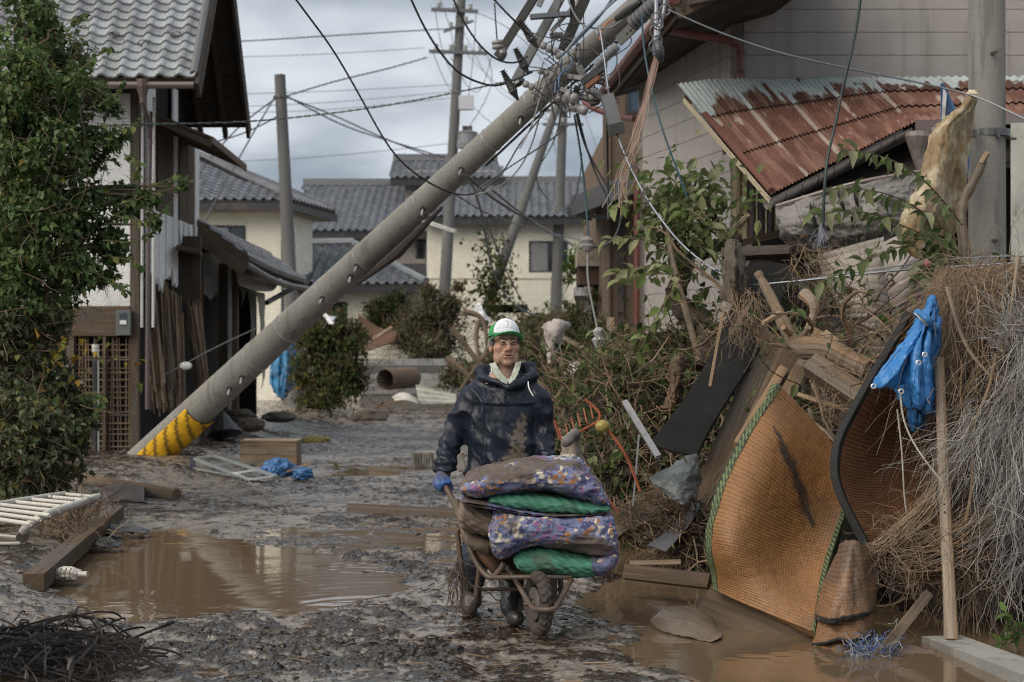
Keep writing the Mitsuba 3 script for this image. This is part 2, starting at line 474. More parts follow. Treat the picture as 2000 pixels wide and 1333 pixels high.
nY = 1.0
ys = [5.2]
while ys[-1] < 34:
    ys.append(ys[-1] * 1.0021)
while ys[-1] < 150:
    ys.append(ys[-1] * 1.014)
ys = np.array(ys)
us = np.linspace(-.42, .42, 800)
Yg, Ug = np.meshgrid(ys, us, indexing='ij')
Xg = Ug * Yg
H, Kp, Lm, Ch = ground_h(Xg, Yg)
edge = sstep(.40, .42, np.abs(Ug)) + sstep(5.5, 5.2, Yg)
gm = gridm(np.stack([Xg, Yg, H - .25 * edge], -1))
gm.f = gm.f[:, ::-1]
p_ = np.stack([Xg, Yg, Xg * 0], -1).reshape(-1, 3)
tone = meshkit.fbm(p_ * 1.3 + 50, 4, 2)
dk = sstep(.03, .12, (Lm.ravel() - .38) + (tone - .5) * .7)[:, None]
c = np.array([.165, .142, .122]) * (1 - dk) + np.array([.026, .018, .012]) * dk
c *= (.65 + .7 * meshkit.fbm(p_ * 9, 2, 31))[:, None]
gm.c, gm.uv = np.clip(c, .01, 1), None
obj('ground', gm, 'vc_mud', smooth=True, kind='structure')
g = rng(61)
yc = 1 / g.uniform(1 / 26, 1 / 6.6, 4200)
xc = g.uniform(-.33, .33, 4200) * yc
hc_, kc, _, _ = ground_h(xc, yc)
keep = (kc < .3) & (meshkit.fbm(np.stack([xc, yc, xc * 0], -1) * 1.1 + 5, 3, 8) > .46)
xc, yc, hc_ = xc[keep], yc[keep], hc_[keep]
ib = trimesh.creation.icosphere(subdivisions=1)
iv = np.array(ib.vertices)
sc_ = g.uniform(.005, .018, (len(xc), 1, 1)) * (1 + g.uniform(0, 1, (len(xc), 1, 1)) ** 6 * 1.5)
V = iv[None] * sc_ * g.uniform(.5, 1.4, (len(xc), 1, 3)) * [1.25, 1.1, .6] * g.uniform(.65, 1.35, (len(xc), len(iv), 1)) + np.stack([xc, yc, hc_ - .002], -1)[:, None]
cm = M(V.reshape(-1, 3), (np.array(ib.faces)[None] + np.arange(len(xc))[:, None, None] * len(iv)).reshape(-1, 3))
cc = np.repeat(np.array([[.024, .018, .013], [.038, .029, .022], [.06, .047, .036]])[g.integers(3, size=len(xc))] * g.uniform(.6, 1.2, (len(xc), 1)), len(iv), 0)
cm.c = cm.b = cc
obj('mud_clods', cm, 'vc_wet', label='small dark wet clods of mud scattered over the street', cat='mud clods', kind='stuff')
g = rng(62)
yc = 1 / g.uniform(1 / 24, 1 / 6.6, 1500)
xc = g.uniform(-.3, .33, 1500) * yc
W = wander(1500, 4, np.stack([xc, yc, ground_h(xc, yc)[0] + .008], -1), [0, 0, 0], g.uniform(.03, .22, 1500), .25, 63, 0, 1.0)
W[:, :, 2] = W[:, :1, 2] + (W[:, :, 2] - W[:, :1, 2]) * .12
m = vtube(W, .0035 * g.uniform(.5, 1.5, (1500, 1)) * np.ones(4), 3)
m.uv[:, 1] = m.uv[:, 1] % 90 + 100 * np.repeat(g.integers(1, 11, 1500), 12)
obj('straw_litter', m, 'wood', label='bits of straw and twig trodden into the mud of the street', cat='litter', kind='stuff')
farg = gridm(np.stack(list(np.meshgrid(np.linspace(-400, 400, 9), np.linspace(-60, 900, 9), indexing='ij')) + [np.full((9, 9), -.28)], -1))
farg.uv = None
obj('terrain', farg.col((.10, .087, .076)), 'vc_rough', kind='structure')
wm = gridm(np.stack(list(np.meshgrid(np.linspace(-6, 6, 3), np.linspace(5.6, 30, 3), indexing='ij')) + [np.full((3, 3), -.034)], -1))
wm.uv = None
obj('puddle_water', wm, 'muddy_water', kind='structure')

def gz(x, y):
    return float(ground_h(np.array([float(x)]), np.array([float(y)]))[0][0])

# ---------------------------------------------------------------- building helpers
from shapely.geometry import Polygon
def wallm(O, U, outer, holes=(), t=.12):
    m = trimesh.creation.extrude_polygon(Polygon(outer, holes), t, engine='earcut')
    U = nrm(U)
    N = np.cross(U, [0, 0, 1])
    v = np.asarray(m.vertices)
    V = np.asarray(O) + v[:, :1] * U + v[:, 1:2] * np.array([0, 0, 1.]) + (v[:, 2:] - t) * N
    return M(V, m.faces, np.stack([v[:, 0], v[:, 1]], -1))
def rect(a, b, c, d):
    return [(a, c), (b, c), (b, d), (a, d)]

def window(parent, O, U, r, frame=(.03, .028, .027), panes=2, curtain=None, name='window'):
    """a framed window set back in its opening; r = (u0, u1, z0, z1)"""
    U = nrm(U)
    N = np.cross(U, [0, 0, 1])
    R = np.stack([U, -N, [0, 0, 1]], 1)
    u0, u1, z0, z1 = r
    b = .05
    bars = [box([u0, -.02, z0], [u1, .08, z0 + b]), box([u0, -.02, z1 - b], [u1, .08, z1]), box([u0, -.02, z0 + b], [u0 + b, .08, z1 - b]), box([u1 - b, -.02, z0 + b], [u1, .08, z1 - b])]
    w = (u1 - u0 - 2 * b) / panes
    for i in range(1, panes):
        bars.append(box([u0 + b + w * i - .03, -.01, z0 + b], [u0 + b + w * i + .03, .07, z1 - b]))
    fm = cat(bars).xf(R, O)
    k = obj(name, paint(fm, frame, .1), 'vc_clean', parent)
    for i in range(panes):
        pm = box([u0 + b + w * i + .005, .03, z0 + b], [u0 + b + w * (i + 1) - .005, .045, z1 - b]).xf(R, O)
        if curtain and i in curtain:
            obj('pane', pm.col(curtain[i]), 'vc_gloss', k)
        else:
            obj('pane', pm, 'glass_dark', k)
    return k

def tile_shape(w, e, amp, rgb, lip=.035, seg=9):
    u = np.linspace(0, w, seg)
    z = amp * np.sin(2 * np.pi * u / w + .6) + amp * .25 * np.sin(4 * np.pi * u / w)
    rows = [(0, -.002), (-.004, lip * .85), (.012, lip), (e + .02, .006)]
    V = np.array([[[a, y, zz + dz] for a, zz in zip(u, z)] for y, dz in rows])
    m = gridm(V)
    m.f = m.f[:, ::-1]
    m.uv = None
    c = m.col(rgb)
    return mikit.ply((m.v, m.f), 'vc_tile', smooth=False, uv=shade_uv(c.c, c.b))

def tileroof(parent, O, U, V, ulen, vlen, w, e, rgb, poly=None, amp=.042, most=300, seed=0, lip=.052):
    U, V = nrm(U), nrm(V)
    N = np.cross(U, V)
    R = np.stack([U, V, N], 1)
    g = rng(seed)
    shapes = [tile_shape(w, e, amp, np.array(rgb) * f, lip) for f in (.8, .95, 1.08, 1.2)]
    pg = Polygon(poly) if poly is not None else None
    from shapely.geometry import Point
    cells = [(r, c) for r in range(int(vlen / e)) for c in range(int(ulen / w)) if pg is None or pg.contains(Point((c + .5) * w, (r + .5) * e))]
    n = 0
    for r, c in cells[:most]:
        Rj = R @ rot([0, 1, 0], g.normal(0, .6)) @ rot([0, 0, 1], g.normal(0, .35))
        piece('roof_tile', shapes[g.integers(4)], mat4(Rj, np.asarray(O) + U * c * w + V * r * e + N * .012), parent)
    rest = cells[most:]
    if rest:
        ms = []
        for r, c in rest:
            m = tile_mesh(w, e, amp, lip).xf(R, np.asarray(O) + U * c * w + V * r * e + N * .012)
            ms.append(m.col(np.array(rgb) * g.uniform(.8, 1.2)))
        obj('roof_tile', cat(ms), 'vc_tile', parent, kind='stuff')
def tile_mesh(w, e, amp, lip, seg=7):
    u = np.linspace(0, w, seg)
    z = amp * np.sin(2 * np.pi * u / w + .6)
    m = gridm(np.array([[[a, y, zz + dz] for a, zz in zip(u, z)] for y, dz in [(-.002, 0), (.01, lip), (e + .02, .006)]]))
    m.f, m.uv = m.f[:, ::-1], None
    return m
def polyslab(pts, t):
    """a flat polygon as a slab of thickness t, downwards from its points"""
    p = np.asarray(pts, float)
    n = nrm(np.cross(p[1] - p[0], p[2] - p[0]))
    n = n if n[2] > 0 else -n
    k = len(p)
    f = [[0, i, i + 1] for i in range(1, k - 1)] + [[k, k + i + 1, k + i] for i in range(1, k - 1)]
    for i in range(k):
        j = (i + 1) % k
        f += [[i, k + i, k + j], [i, k + j, j]]
    m = trimesh.Trimesh(np.vstack([p, p - n * t]), f, process=False)
    m.fix_normals()
    v = np.asarray(m.vertices)
    return M(v, m.faces, np.stack([v[:, 1] + v[:, 0] * .3, v[:, 0] * .2 + v[:, 2]], -1))

GREY_TILE = (.14, .147, .165)
# ---------------------------------------------------------------- left house: white plaster, steep tiled roof
lh = thing('plaster_house', 'old white plaster house with grey tiled roof and torn walls behind the leafy tree', 'house')
E1, E2, AP = np.array([-4.31, 23.0, 5.24]), np.array([-4.33, 27.6, 5.24]), np.array([-4.32, 25.25, 8.0])
Wd = np.array([-6.5, 0, 0])
rf = obj('roof', tn(polyslab([E1 + [0, 0, 0], E1 + Wd, AP + Wd, AP], .10), 1) + tn(polyslab([E2, E2 + Wd, AP + Wd, AP], .10), 1), 'wood', lh)
sl = AP - E1
sl[0] = 0
tileroof(rf, E1 + [-.265 * 17, 0, .01], [1, 0, 0], sl, .266 * 17, np.linalg.norm(sl), .2655, .172, (.26, .265, .28), amp=.034, most=300, seed=1, lip=.05)
for a, b in ((E1, AP), (E2, AP)):
    obj('barge_board', beam(a + [.03, 0, -.16], b + [.03, 0, -.16], .05, .26, 1), 'wood', rf)
    obj('verge_tile', paint(tube([a + [-.03, 0, .07], b + [-.03, 0, .07]], .055, 8), (.12, .12, .125), .1), 'vc_tile', rf)
for i in range(9):      # rafters and boards seen from below the verge
    t = (i + .5) / 9
    a = E2 + (AP - E2) * t
    obj('soffit_board', beam(a + [-.03, 0, -.14], a + [-1.0, 0, -.14], .05, .07, 1), 'wood', rf)
for xx in (-.35, -.75):
    obj('rafter', beam(E2 + [xx, 0, -.2], AP + [xx, 0, -.2], .07, .12, 2), 'wood', rf)
for i in range(5):      # round snow stops on the eave tiles
    q = E1 + sl * (.17 if i % 2 else .22) + [-.36 - .43 * i, -.05, .08]
    obj('snow_stop', paint(tube([q + [.07 * math.cos(a), 0, .045 * math.sin(a)] for a in np.linspace(0, 6.28, 13)], .012, 5, False), (.12, .12, .12), 0), 'vc_metal', rf)
gx = -5.24
Y1, Y2 = 23.75, 27.7
front = wallm([-12, Y1, 0], [1, 0, 0], rect(0, 12 + gx - .12, 2.16, 5.15))
obj('wall', front, 'plaster', lh)
obj('wall_plank', box([-12, Y1 - .05, 1.74], [gx - .13, Y1 + .08, 2.155], 4), 'wood', lh)
obj('wall_post', box([gx - .125, Y1 - .03, 0], [gx - .0, Y1 + .1, 5.2], 3), 'wood', lh)
for px, wpx in ((138, 15), (205, 5), (60, 12)):
    xa_, xb_ = P(px - wpx / 2, 0, Y1)[0], P(px + wpx / 2, 0, Y1)[0]
    obj('wall_post', box([xa_, Y1 - .04, 0], [xb_, Y1 + .09, 1.735], 5), 'wood', lh)
obj('back_wall', box([-12, Y1 + .35, 0], [gx - .2, Y1 + .42, 2.1]), 'black_void', lh)
g = rng(8)
lat = []
for x in np.arange(-11, gx - .1, .055):
    lat.append(beam([x + g.normal(0, .008), Y1 + .06, 0], [x + g.normal(0, .02), Y1 + .05, 1.72], .018, .014, g.integers(7, 13)))
obj('bamboo_lath', cat(lat), 'wood', lh, kind='stuff')
lat = [beam([-11, Y1 + .04, z], [gx - .13, Y1 + .04, z + g.normal(0, .02)], .012, .016, g.integers(6, 11)) for z in np.arange(.1, 1.7, .085)]
obj('bamboo_lath', cat(lat), 'wood', lh, kind='stuff')
mt = obj('electricity_meter', paint(box(P(226, 655, Y1 - .17), P(258, 606, Y1 - .05)), (.10, .115, .115), .1), 'vc_satin', lh, label='grey electricity meter box on the brown wall plank')
obj('meter_window', box(P(233, 636, Y1 - .18), P(248, 612, Y1 - .171)), 'glass_dark', mt)
obj('meter_label', box(P(234, 634, Y1 - .188), P(247, 626, Y1 - .181)).col((.6, .6, .6)), 'vc_clean', mt)
# gutter and downpipe under the eave
obj('gutter', paint(tube([[-12, 22.93, 5.14], [-4.32, 22.93, 5.14]], .05, 8), (.11, .08, .07), .15), 'vc_satin', lh)
obj('rain_head', paint(lathe(P(278, 155, 22.93), [0, 0, -1], [(0, .09), (.1, .085), (.25, .045), (.32, .04)], 8), (.10, .075, .068), .15), 'vc_satin', lh)
obj('downpipe', paint(tube(cr(PL((278, 195, 22.95), (283, 215, 23.3), (291, 245, 23.65), (291, 330, 23.7), (288, 800, 23.7)), 16), .035, 7), (.10, .085, .08), .15), 'vc_satin', lh)
for px in (278, 300):
    obj('conduit', paint(tube(PL((px, 190 if px > 290 else 205, 23.68), (px - 1, 640, 23.68)), .022, 6), (.5, .5, .5), .1), 'vc_satin', lh)
# side wall toward the street: posts, brown panels above, torn plaster strips below, bare lath
def sy(px):
    return -gx * F / (CX - px)
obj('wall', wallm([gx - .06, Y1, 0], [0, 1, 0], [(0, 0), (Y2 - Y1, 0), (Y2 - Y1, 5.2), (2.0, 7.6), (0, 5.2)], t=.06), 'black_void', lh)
def sideboard(a, b, z0, z1, tone=None, mat='wood', name='wall_plank', x=.03, jag=0, seed=0):
    ya, yb = sy(a), sy(b)
    if jag:
        g = rng(seed)
        k = 9
        bot = [(t * (yb - ya), z0 + g.uniform(0, jag) * (1 - .4 * math.sin(3.1 * t))) for t in np.linspace(1, 0, k)]
        m = wallm([gx + x, ya, 0], [0, 1, 0], [(0, z1)] + bot[::-1] + [(yb - ya, z1)], t=.03)
    else:
        m = box([gx, ya, z0], [gx + x, yb, z1], tone)
    return obj(name, m, mat, lh)
for a, b in ((304, 319), (320, 335), (347, 360), (361, 376)):
    sideboard(a, b, 3.6, 5.0, 4)
for a, b in ((283, 300), (335, 344), (378, 386)):
    sideboard(a, b, 2.6, 5.6, None, 'plaster', 'plaster_strip', .025, .2, a)
for i, (a, b, y1) in enumerate(((293, 304, 560), (305, 317, 575), (319, 331, 548), (332, 342, 570), (345, 352, 480), (354, 362, 480), (364, 371, 480), (376, 386, 590))):
    zb = CH + (690 - y1) / F * sy((a + b) / 2)
    sideboard(a, b, zb, 3.58, None, 'plaster', 'plaster_strip', .045, .28, i + 3)
obj('shelf_eave', tn(polyslab(PL((345, 478, 25.5), (345, 486, 27.2), (396, 497, 26.9), (392, 488, 25.6)), .05), 5), 'wood', lh)
obj('bracket_board', box([gx + .02, sy(352), 2.35], [gx + .32, sy(352) + .08, 3.35], 4), 'wood', lh)
obj('bracket_board', box([gx + .02, sy(376), 2.3], [gx + .06, sy(374) + .25, 3.3], 3), 'wood', lh)
g = rng(12)
for j, (a, w, top, bx, tilt) in enumerate(((292, 24, 555, 310, .12), (318, 20, 560, 326, .02), (334, 18, 575, 340, .0), (350, 14, 590, 352, .05), (372, 16, 600, 398, .3), (386, 10, 590, 404, .2))):
    ms = []
    for i in range(26):
        t = g.uniform(-.5, .5)
        p = P(a + t * w, top + g.uniform(-15, 30), sy(a) + g.uniform(-.1, .05) - .1)
        q = P(bx + t * w * 1.2 + g.normal(0, 2), 800 + g.uniform(-60, 15), sy(a) - .45 + g.uniform(-.1, .1))
        ms.append(beam(p, q, .022, .012, g.integers(8, 15), roll=g.uniform(0, 90)))
    obj('lath_bundle', cat(ms), 'wood', lh, kind='stuff')
# small canopy on rafters at the side wall
can = obj('canopy', tn(polyslab([[gx, 24.3, 5.0], [gx, 27.3, 5.0], [gx + .92, 27.3, 4.55], [gx + .92, 24.3, 4.62]], .035), 3), 'wood', lh)
for i in range(6):
    y = 24.4 + i * .55
    obj('rafter', beam([gx - .02, y, 4.92], [gx + .9, y, 4.52], .06, .09, 6), 'wood', can)
obj('fascia', beam([gx + .93, 24.25, 4.56], [gx + .93, 27.35, 4.5], .03, .10, 5), 'wood', can)
obj('gutter', paint(tube([[gx + .97, 27.2, 4.28], [gx + .72, 24.6, 4.33]], .03, 6), (.07, .06, .055), .1), 'vc_satin', can)

# ---------------------------------------------------------------- broken annex behind it
an = thing('house_annex', 'low broken annex with sagging tiled roof and dark torn open wall behind the leaning pole', 'house')
A, B, C_, D = np.array([-5.35, 28.0, 3.72]), P(474, 505, 28.0), P(590, 552, 33.5), np.array([-5.6, 33.5, 3.9])
ar = obj('roof', tn(polyslab([A, B, C_, D], .09), 2), 'wood', an)
U_, V_ = nrm(C_ - B), nrm(A - B)
tileroof(ar, B + [0, 0, .02], U_, V_, np.linalg.norm(C_ - B), np.linalg.norm(A - B) * 1.02, .27, .25, (.17, .17, .175), seed=4)
obj('verge_beam', beam(A + [0, -.06, -.16], B + [.05, -.06, -.18], .06, .24, 6), 'wood', ar)
obj('barge_board', beam(A + [0, -.03, .03], B + [.1, -.03, -.02], .05, .09, 7), 'wood', ar)
obj('eave_tile', paint(tube(cr([B + [0, 0, .06], (B + C_) / 2 + [0, 0, .02], C_ + [0, 0, .06]], 20), .09, 8), (.10, .10, .105), .4, 4), 'vc_tile', ar)
obj('gutter', paint(tube(cr([B + [.05, 0, -.1], (B + C_) / 2 + [.07, 0, -.2], C_ + [.1, 0, -.12]], 12), .06, 7), (.12, .10, .09), .2), 'vc_satin', ar)
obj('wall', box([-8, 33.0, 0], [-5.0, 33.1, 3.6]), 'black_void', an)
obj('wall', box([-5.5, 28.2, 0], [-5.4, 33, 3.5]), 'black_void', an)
yy = 29.5
m = wallm(P(388, 690, yy), [1, 0, 0], [(0, .9 + .1), (.12, 1.02), (.2, .93), (.3, 1.06), (.38, .97), (.47, .92), (.48, 1.75), (0, 1.75)], t=.06)
obj('plaster_panel', m, 'plaster', an, label='torn plaster panel high in the dark annex opening')
obj('post', paint(beam(P(448, 800, 29.2), P(449, 520, 29.2), .055, .055), (.35, .35, .33), .2, mud=.5), 'vc_matte', an)
obj('post', beam(P(459, 800, 29.6), P(458, 515, 29.6), .14, .12, 5), 'wood', an)
obj('post', beam(P(437, 800, 29.4), P(437, 515, 29.4), .16, .12, 2), 'wood', an)
obj('post', beam(P(394, 640, 28.9), P(394, 545, 28.9), .05, .05, 7), 'wood', an)
obj('broken_ceiling', paint(gridm(patch([[(455, 520, 29), (500, 530, 30), (548, 540, 31.5)], [(468, 556, 28.6), (510, 570, 29.6), (540, 565, 31)]], 10, 14, .05, 3)), (.20, .175, .14), .3, 2), 'vc_matte', an)
for i, (x0, x1, yt, yb) in enumerate(((466, 481, 560, 600), (483, 500, 566, 690), (500, 518, 570, 705), (505, 520, 690, 765))):
    V = patch([[(x0, yt, 30.5), (x1, yt + 3, 30.9)], [((x0 * 2 + x1) / 3 + 2, (yt + yb) / 2, 30.4), (x1 - 1, (yt + yb) / 2 - 8, 30.8)], [(x0 + 4, yb, 30.3), (x1 - 2, yb - 25, 30.7)]], 22, 6, .02, 3, i)
    V[:, :, 1] -= .03 * (np.arange(22) % 3 == 0)[:, None]
    obj('siding_sheet', paint(gridm(V), (.34, .32, .28), .15, mud=.3), 'vc_matte', an)
obj('waste_pipe', paint(tube(PL((578, 560, 33), (520, 592, 31)), .05, 6), (.03, .03, .03), .1), 'vc_satin', an)

# ---------------------------------------------------------------- background houses
ha = thing('cream_house', 'cream two storey house with hipped grey tile roof left of the slim upright pole', 'house')
Cc, Lc, Rc, Kc = P(566, 392, 48), P(330, 392, 48), P(656, 416, 51.8), P(386, 308, 51.5)
Kl = np.array([-16., 51.5, Kc[2]])
r1 = obj('roof', paint(polyslab([Lc + [-6, 0, 0], Cc, Kc, Kl], .12), (.05, .05, .055), .1), 'vc_matte', ha)
Vs = nrm(np.cross([1, 0, 0], np.cross(Kc - Cc, [1, 0, 0])))
Vs = nrm(np.array([0, Kc[1] - Cc[1], Kc[2] - Cc[2]]))
ul = Cc[0] + 11.5
tileroof(r1, [-11.5, Cc[1], Cc[2] + .02], [1, 0, 0], Vs, ul, np.linalg.norm(Kc - [Kc[0], Cc[1], Cc[2]]), .275, .26, GREY_TILE,
         [(0, 0), (ul + .1, 0), (ul - (Cc[0] - Kc[0]), 4.2), (0, 4.2)], seed=5)
r2 = obj('roof', paint(polyslab([Cc, Rc, Kc], .12), (.06, .06, .065), .1), 'vc_matte', ha)
Ur = nrm(Rc - Cc)
Nn = nrm(np.cross(Ur, Kc - Cc))
Vr = np.cross(Nn, Ur)
tileroof(r2, Cc + [0, 0, .03], Ur, Vr, np.linalg.norm(Rc - Cc), 4.0, .275, .26, GREY_TILE, [(0, 0), (np.linalg.norm(Rc - Cc), 0), ((Kc - Cc) @ Ur, (Kc - Cc) @ Vr)], seed=6)
for a, b in ((Cc, Kc), (Kc, Kl), (Rc, Kc)):
    obj('ridge_tile', paint(tube(cr([a + [0, 0, .10], (a + b) / 2 + [0, 0, .11], b + [0, 0, .12]], 14), .11, 8), (.10, .10, .11), .5, 6), 'vc_tile', r1)
for a, b in ((Lc + [-6, -.02, 0], Cc), (Cc, Rc)):
    obj('fascia', paint(beam(a + [0, -.02, -.17], b + [.02, -.02, -.17], .06, .2), (.035, .034, .036), .05), 'vc_satin', r1)
obj('wall', wallm([-14, 48.7, 0], [1, 0, 0], rect(0, 14 - 6.62, 0, 5.7), [rect(14 - 8.62, 14 - 7.68, 4.05, 5.1 + .08), rect(14 - 9.6, 14 - 8.95, 4.4, 5.2)]), 'cream', ha)
obj('room', box([-14, 49.2, 0], [-7, 49.3, 5.7]), 'black_void', ha)
window(ha, [-14, 48.7, 0], [1, 0, 0], (14 - 8.62, 14 - 7.68, 4.05, 5.18), curtain={0: (.28, .33, .36)})
window(ha, [-14, 48.7, 0], [1, 0, 0], (14 - 9.6, 14 - 8.95, 4.4, 5.2), panes=1)
sw = P(610, 690, 51.3)
obj('wall', wallm([-6.62, 48.7, 0], sw - [-6.62, 48.7, CH], rect(.002, np.linalg.norm((sw - [-6.62, 48.7, CH])[:2]), 0, 5.68)), 'cream', ha)
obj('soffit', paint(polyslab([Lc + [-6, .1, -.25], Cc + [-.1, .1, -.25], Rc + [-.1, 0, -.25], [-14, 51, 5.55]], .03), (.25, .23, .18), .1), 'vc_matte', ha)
obj('downpipe', paint(tube([[-6.6, 48.55, 5.6], [-6.6, 48.55, 0]], .045, 6), (.05, .05, .05), .1), 'vc_satin', ha)

hc = thing('low_tiled_house', 'single storey cream house with low hipped tile roof crossed by the leaning pole', 'house')
c1, c2, k1, k2 = P(420, 556, 50), P(832, 556, 50), P(480, 482, 54.2), P(690, 482, 54.2)
b1, b2 = P(420, 556, 50) + [0, 9, 0], P(832, 556, 50) + [0.3, 9, 0]
r1 = obj('roof', paint(polyslab([c1, c2, k2, k1], .12), (.05, .05, .055), .1) + paint(polyslab([c2, b2, k2], .12), (.05, .05, .055), .1), 'vc_matte', hc)
Vs = nrm(np.array([0, k1[1] - c1[1], k1[2] - c1[2]]))
vl = np.linalg.norm(np.array([0, k1[1] - c1[1], k1[2] - c1[2]]))
wdt = c2[0] - c1[0]
tileroof(r1, c1 + [0, 0, .02], [1, 0, 0], Vs, wdt, vl, .28, .27, (.13, .137, .155), [(0, 0), (wdt, 0), (k2[0] - c1[0], vl), (0, vl)], seed=7)
for a, b, rr in ((k1, k2, .16), (c2, k2, .12)):
    obj('ridge_tile', paint(tube(cr([a + [0, 0, .1], (a + b) / 2 + [0, 0, .1], b + [0, 0, .12]], 12), rr, 8), (.16, .165, .18), .4, 5), 'vc_tile', r1)
obj('fascia', paint(beam(c1 + [0, -.02, -.17], c2 + [0, -.02, -.17], .06, .2), (.03, .03, .032), .05), 'vc_satin', r1)
hol = [(P(a, 690, 50.6)[0] + 9, P(b, 690, 50.6)[0] + 9) for a, b in ((505, 532), (640, 678), (720, 772))]
obj('wall', wallm([-9, 50.6, 0], [1, 0, 0], rect(0, 6.25, 0, 3.4), [rect(a, b, 1.5 + (690 - 640) / F * 50.6, 1.5 + (690 - 590) / F * 50.6) for a, b in hol]), 'cream', hc)
for a, b in hol:
    window(hc, [-9, 50.6, 0], [1, 0, 0], (a, b, 1.5 + 50 / F * 50.6, 1.5 + 100 / F * 50.6), panes=1)
obj('room', box([-9, 51.2, 0], [-2.8, 51.3, 3.3]), 'black_void', hc)

hb = thing('large_tiled_house', 'large cream tiled house with wide grey tile roof and raised clerestory in the background', 'house')
Yb = 60.0
x = lambda px, Y=Yb: (px - CX) / F * Y
z = lambda py, Y=Yb: CH + (HY - py) / F * Y
def hband(name, parent, xl0, xr0, y0, Y0, xl1, xr1, y1, Y1, seed, most=300):
    a, b, c_, d = P(xl0, y0, Y0), P(xr0, y0, Y0), P(xr1, y1, Y1), P(xl1, y1, Y1)
    k = obj(name, paint(polyslab([a, b, c_, d], .14), (.05, .05, .055), .1), 'vc_matte', parent)
    Vd = np.array([0, d[1] - a[1], d[2] - a[2]])
    L = np.linalg.norm(Vd)
    x0 = min(a[0], d[0])
    tileroof(k, [x0, a[1], a[2] + .02], [1, 0, 0], Vd, max(b[0], c_[0]) - x0, L, .285, .29, GREY_TILE, [(a[0] - x0, -.1), (b[0] - x0, -.1), (c_[0] - x0, L), (d[0] - x0, L)], seed=seed, most=most)
    obj('ridge_tile', paint(beam(d + [0, 0, .12], c_ + [0, 0, .12], .22, .26), (.13, .135, .145), .4, 3), 'vc_tile', k)
    obj('fascia', paint(beam(a + [0, -.02, -.18], b + [0, -.02, -.18], .06, .2), (.03, .03, .032), .05), 'vc_satin', k)
    return k
hband('roof', hb, 606, 845, 452, 60.4, 592, 800, 362, 66, 8)
hband('roof', hb, 812, 1190, 424, 59.4, 850, 1140, 358, 63.5, 9)
hband('roof', hb, 762, 985, 348, 63, 768, 972, 314, 65.4, 10)
obj('clerestory_wall', wallm([x(790, 63.6), 63.6, z(400, 63.6)], [1, 0, 0], rect(0, x(970, 63.6) - x(790, 63.6), 0, 1.3)), 'siding', hb)
w0, w1 = x(834), x(1182)
op = [rect(x(1033) - w0, x(1109) - w0, z(532), z(471)), rect(x(956) - w0, x(1031) - w0, z(612), z(595))]
obj('wall', wallm([w0, Yb, 0], [1, 0, 0], rect(0, w1 - w0, 0, z(424)), op, .25), 'cream', hb)
window(hb, [w0, Yb, 0], [1, 0, 0], (x(1033) - w0, x(1109) - w0, z(532), z(471)), curtain={0: (.22, .23, .23)}, frame=(.05, .045, .04))
obj('room', box([w0 + .3, Yb + .6, 0], [w1, Yb + .7, 6]), 'black_void', hb)
obj('wall', box([w0, Yb + .26, 0], [w0 + .25, Yb + 4, z(424) - .05]), 'cream', hb)
vh = obj('vent_hood', paint(box([x(935), Yb - .3, z(467)], [x(951), Yb - .002, z(453)]), (.62, .6, .52), .1), 'vc_matte', hb)
obj('vent_grille', paint(box([x(936), Yb - .28, z(470)], [x(950), Yb - .02, z(467.2)]), (.12, .11, .1), .1), 'vc_matte', vh)
obj('wall_band', paint(box([w0, Yb - .04, z(545)], [w1, Yb - .002, z(543.5)]), (.48, .44, .34), .1), 'vc_matte', hb)
v0, v1 = x(610, 61), x(833, 61)
op = [rect(x(a, 61) - v0, x(b, 61) - v0, z(c0, 61), z(c1, 61)) for a, b, c0, c1 in ((750, 781, 506, 472), (812, 831, 506, 466))]
obj('wall', wallm([v0, 61, 0], [1, 0, 0], rect(0, v1 - v0, 0, z(450, 61)), op, .2), 'siding', hb)
for o in op:
    window(hb, [v0, 61, 0], [1, 0, 0], (o[0][0], o[1][0], o[0][1], o[2][1]), panes=1)
obj('balcony_rail', paint(box([v0, 60.6, z(538, 60.6)], [v1, 60.7, z(515, 60.6)]), (.05, .05, .055), .1), 'vc_satin', hb)

# ---------------------------------------------------------------- right house: greige siding
rh = thing('siding_house', 'large house with greige horizontal siding and dark eaves at the right edge', 'house')
cor = np.array([2.554, 19.6, 0])
sd = nrm(np.array([-.2216, .975, 0]))
Ls = 3.56
z0, bh = 5.23 - 20 * .2673, .2673
for i in range(27):
    za, zb = max(.0, z0 + bh * i), z0 + bh * (i + 1) - .007
    if zb > za:
        m = wallm(cor + [.14, 0, 0], [1, 0, 0], [(0, za), (5.4, za), (5.4, zb), (0, zb)], t=.03)
        obj('siding_board', m, 'siding', rh)
        hi = 3.9 + 1.5 if False else zb
        m = wallm(cor + sd * Ls, -sd, [(0, za), (Ls - .02, za), (Ls - .02, zb), (0, zb)], t=.03)
        obj('siding_board', m, 'siding', rh)
obj('wall', box(cor + [.02, .031, 0], cor + [5.5, .2, 7.2]), 'siding', rh)
obj('wall', wallm(cor + sd * Ls + [.033, .0, 0], -sd, rect(0, Ls, 0, 7.0), t=.1), 'siding', rh)
obj('corner_trim', paint(box(cor + [-.02, -.02, 0], cor + [.125, .03, 7.2]), (.25, .225, .205), .12), 'vc_matte', rh)
obj('corner_trim', paint(beam(cor + sd * Ls + [-.0, -.02, 0], cor + sd * Ls + [-.0, -.02, 5.2], .07, .07), (.25, .225, .205), .12), 'vc_matte', rh)
e1, e2 = P(1186, 172, 23.9), P(1330, -20, 17.6)
e1[2] = e2[2] = 5.26
inn = np.array([1.9, 0, .85])
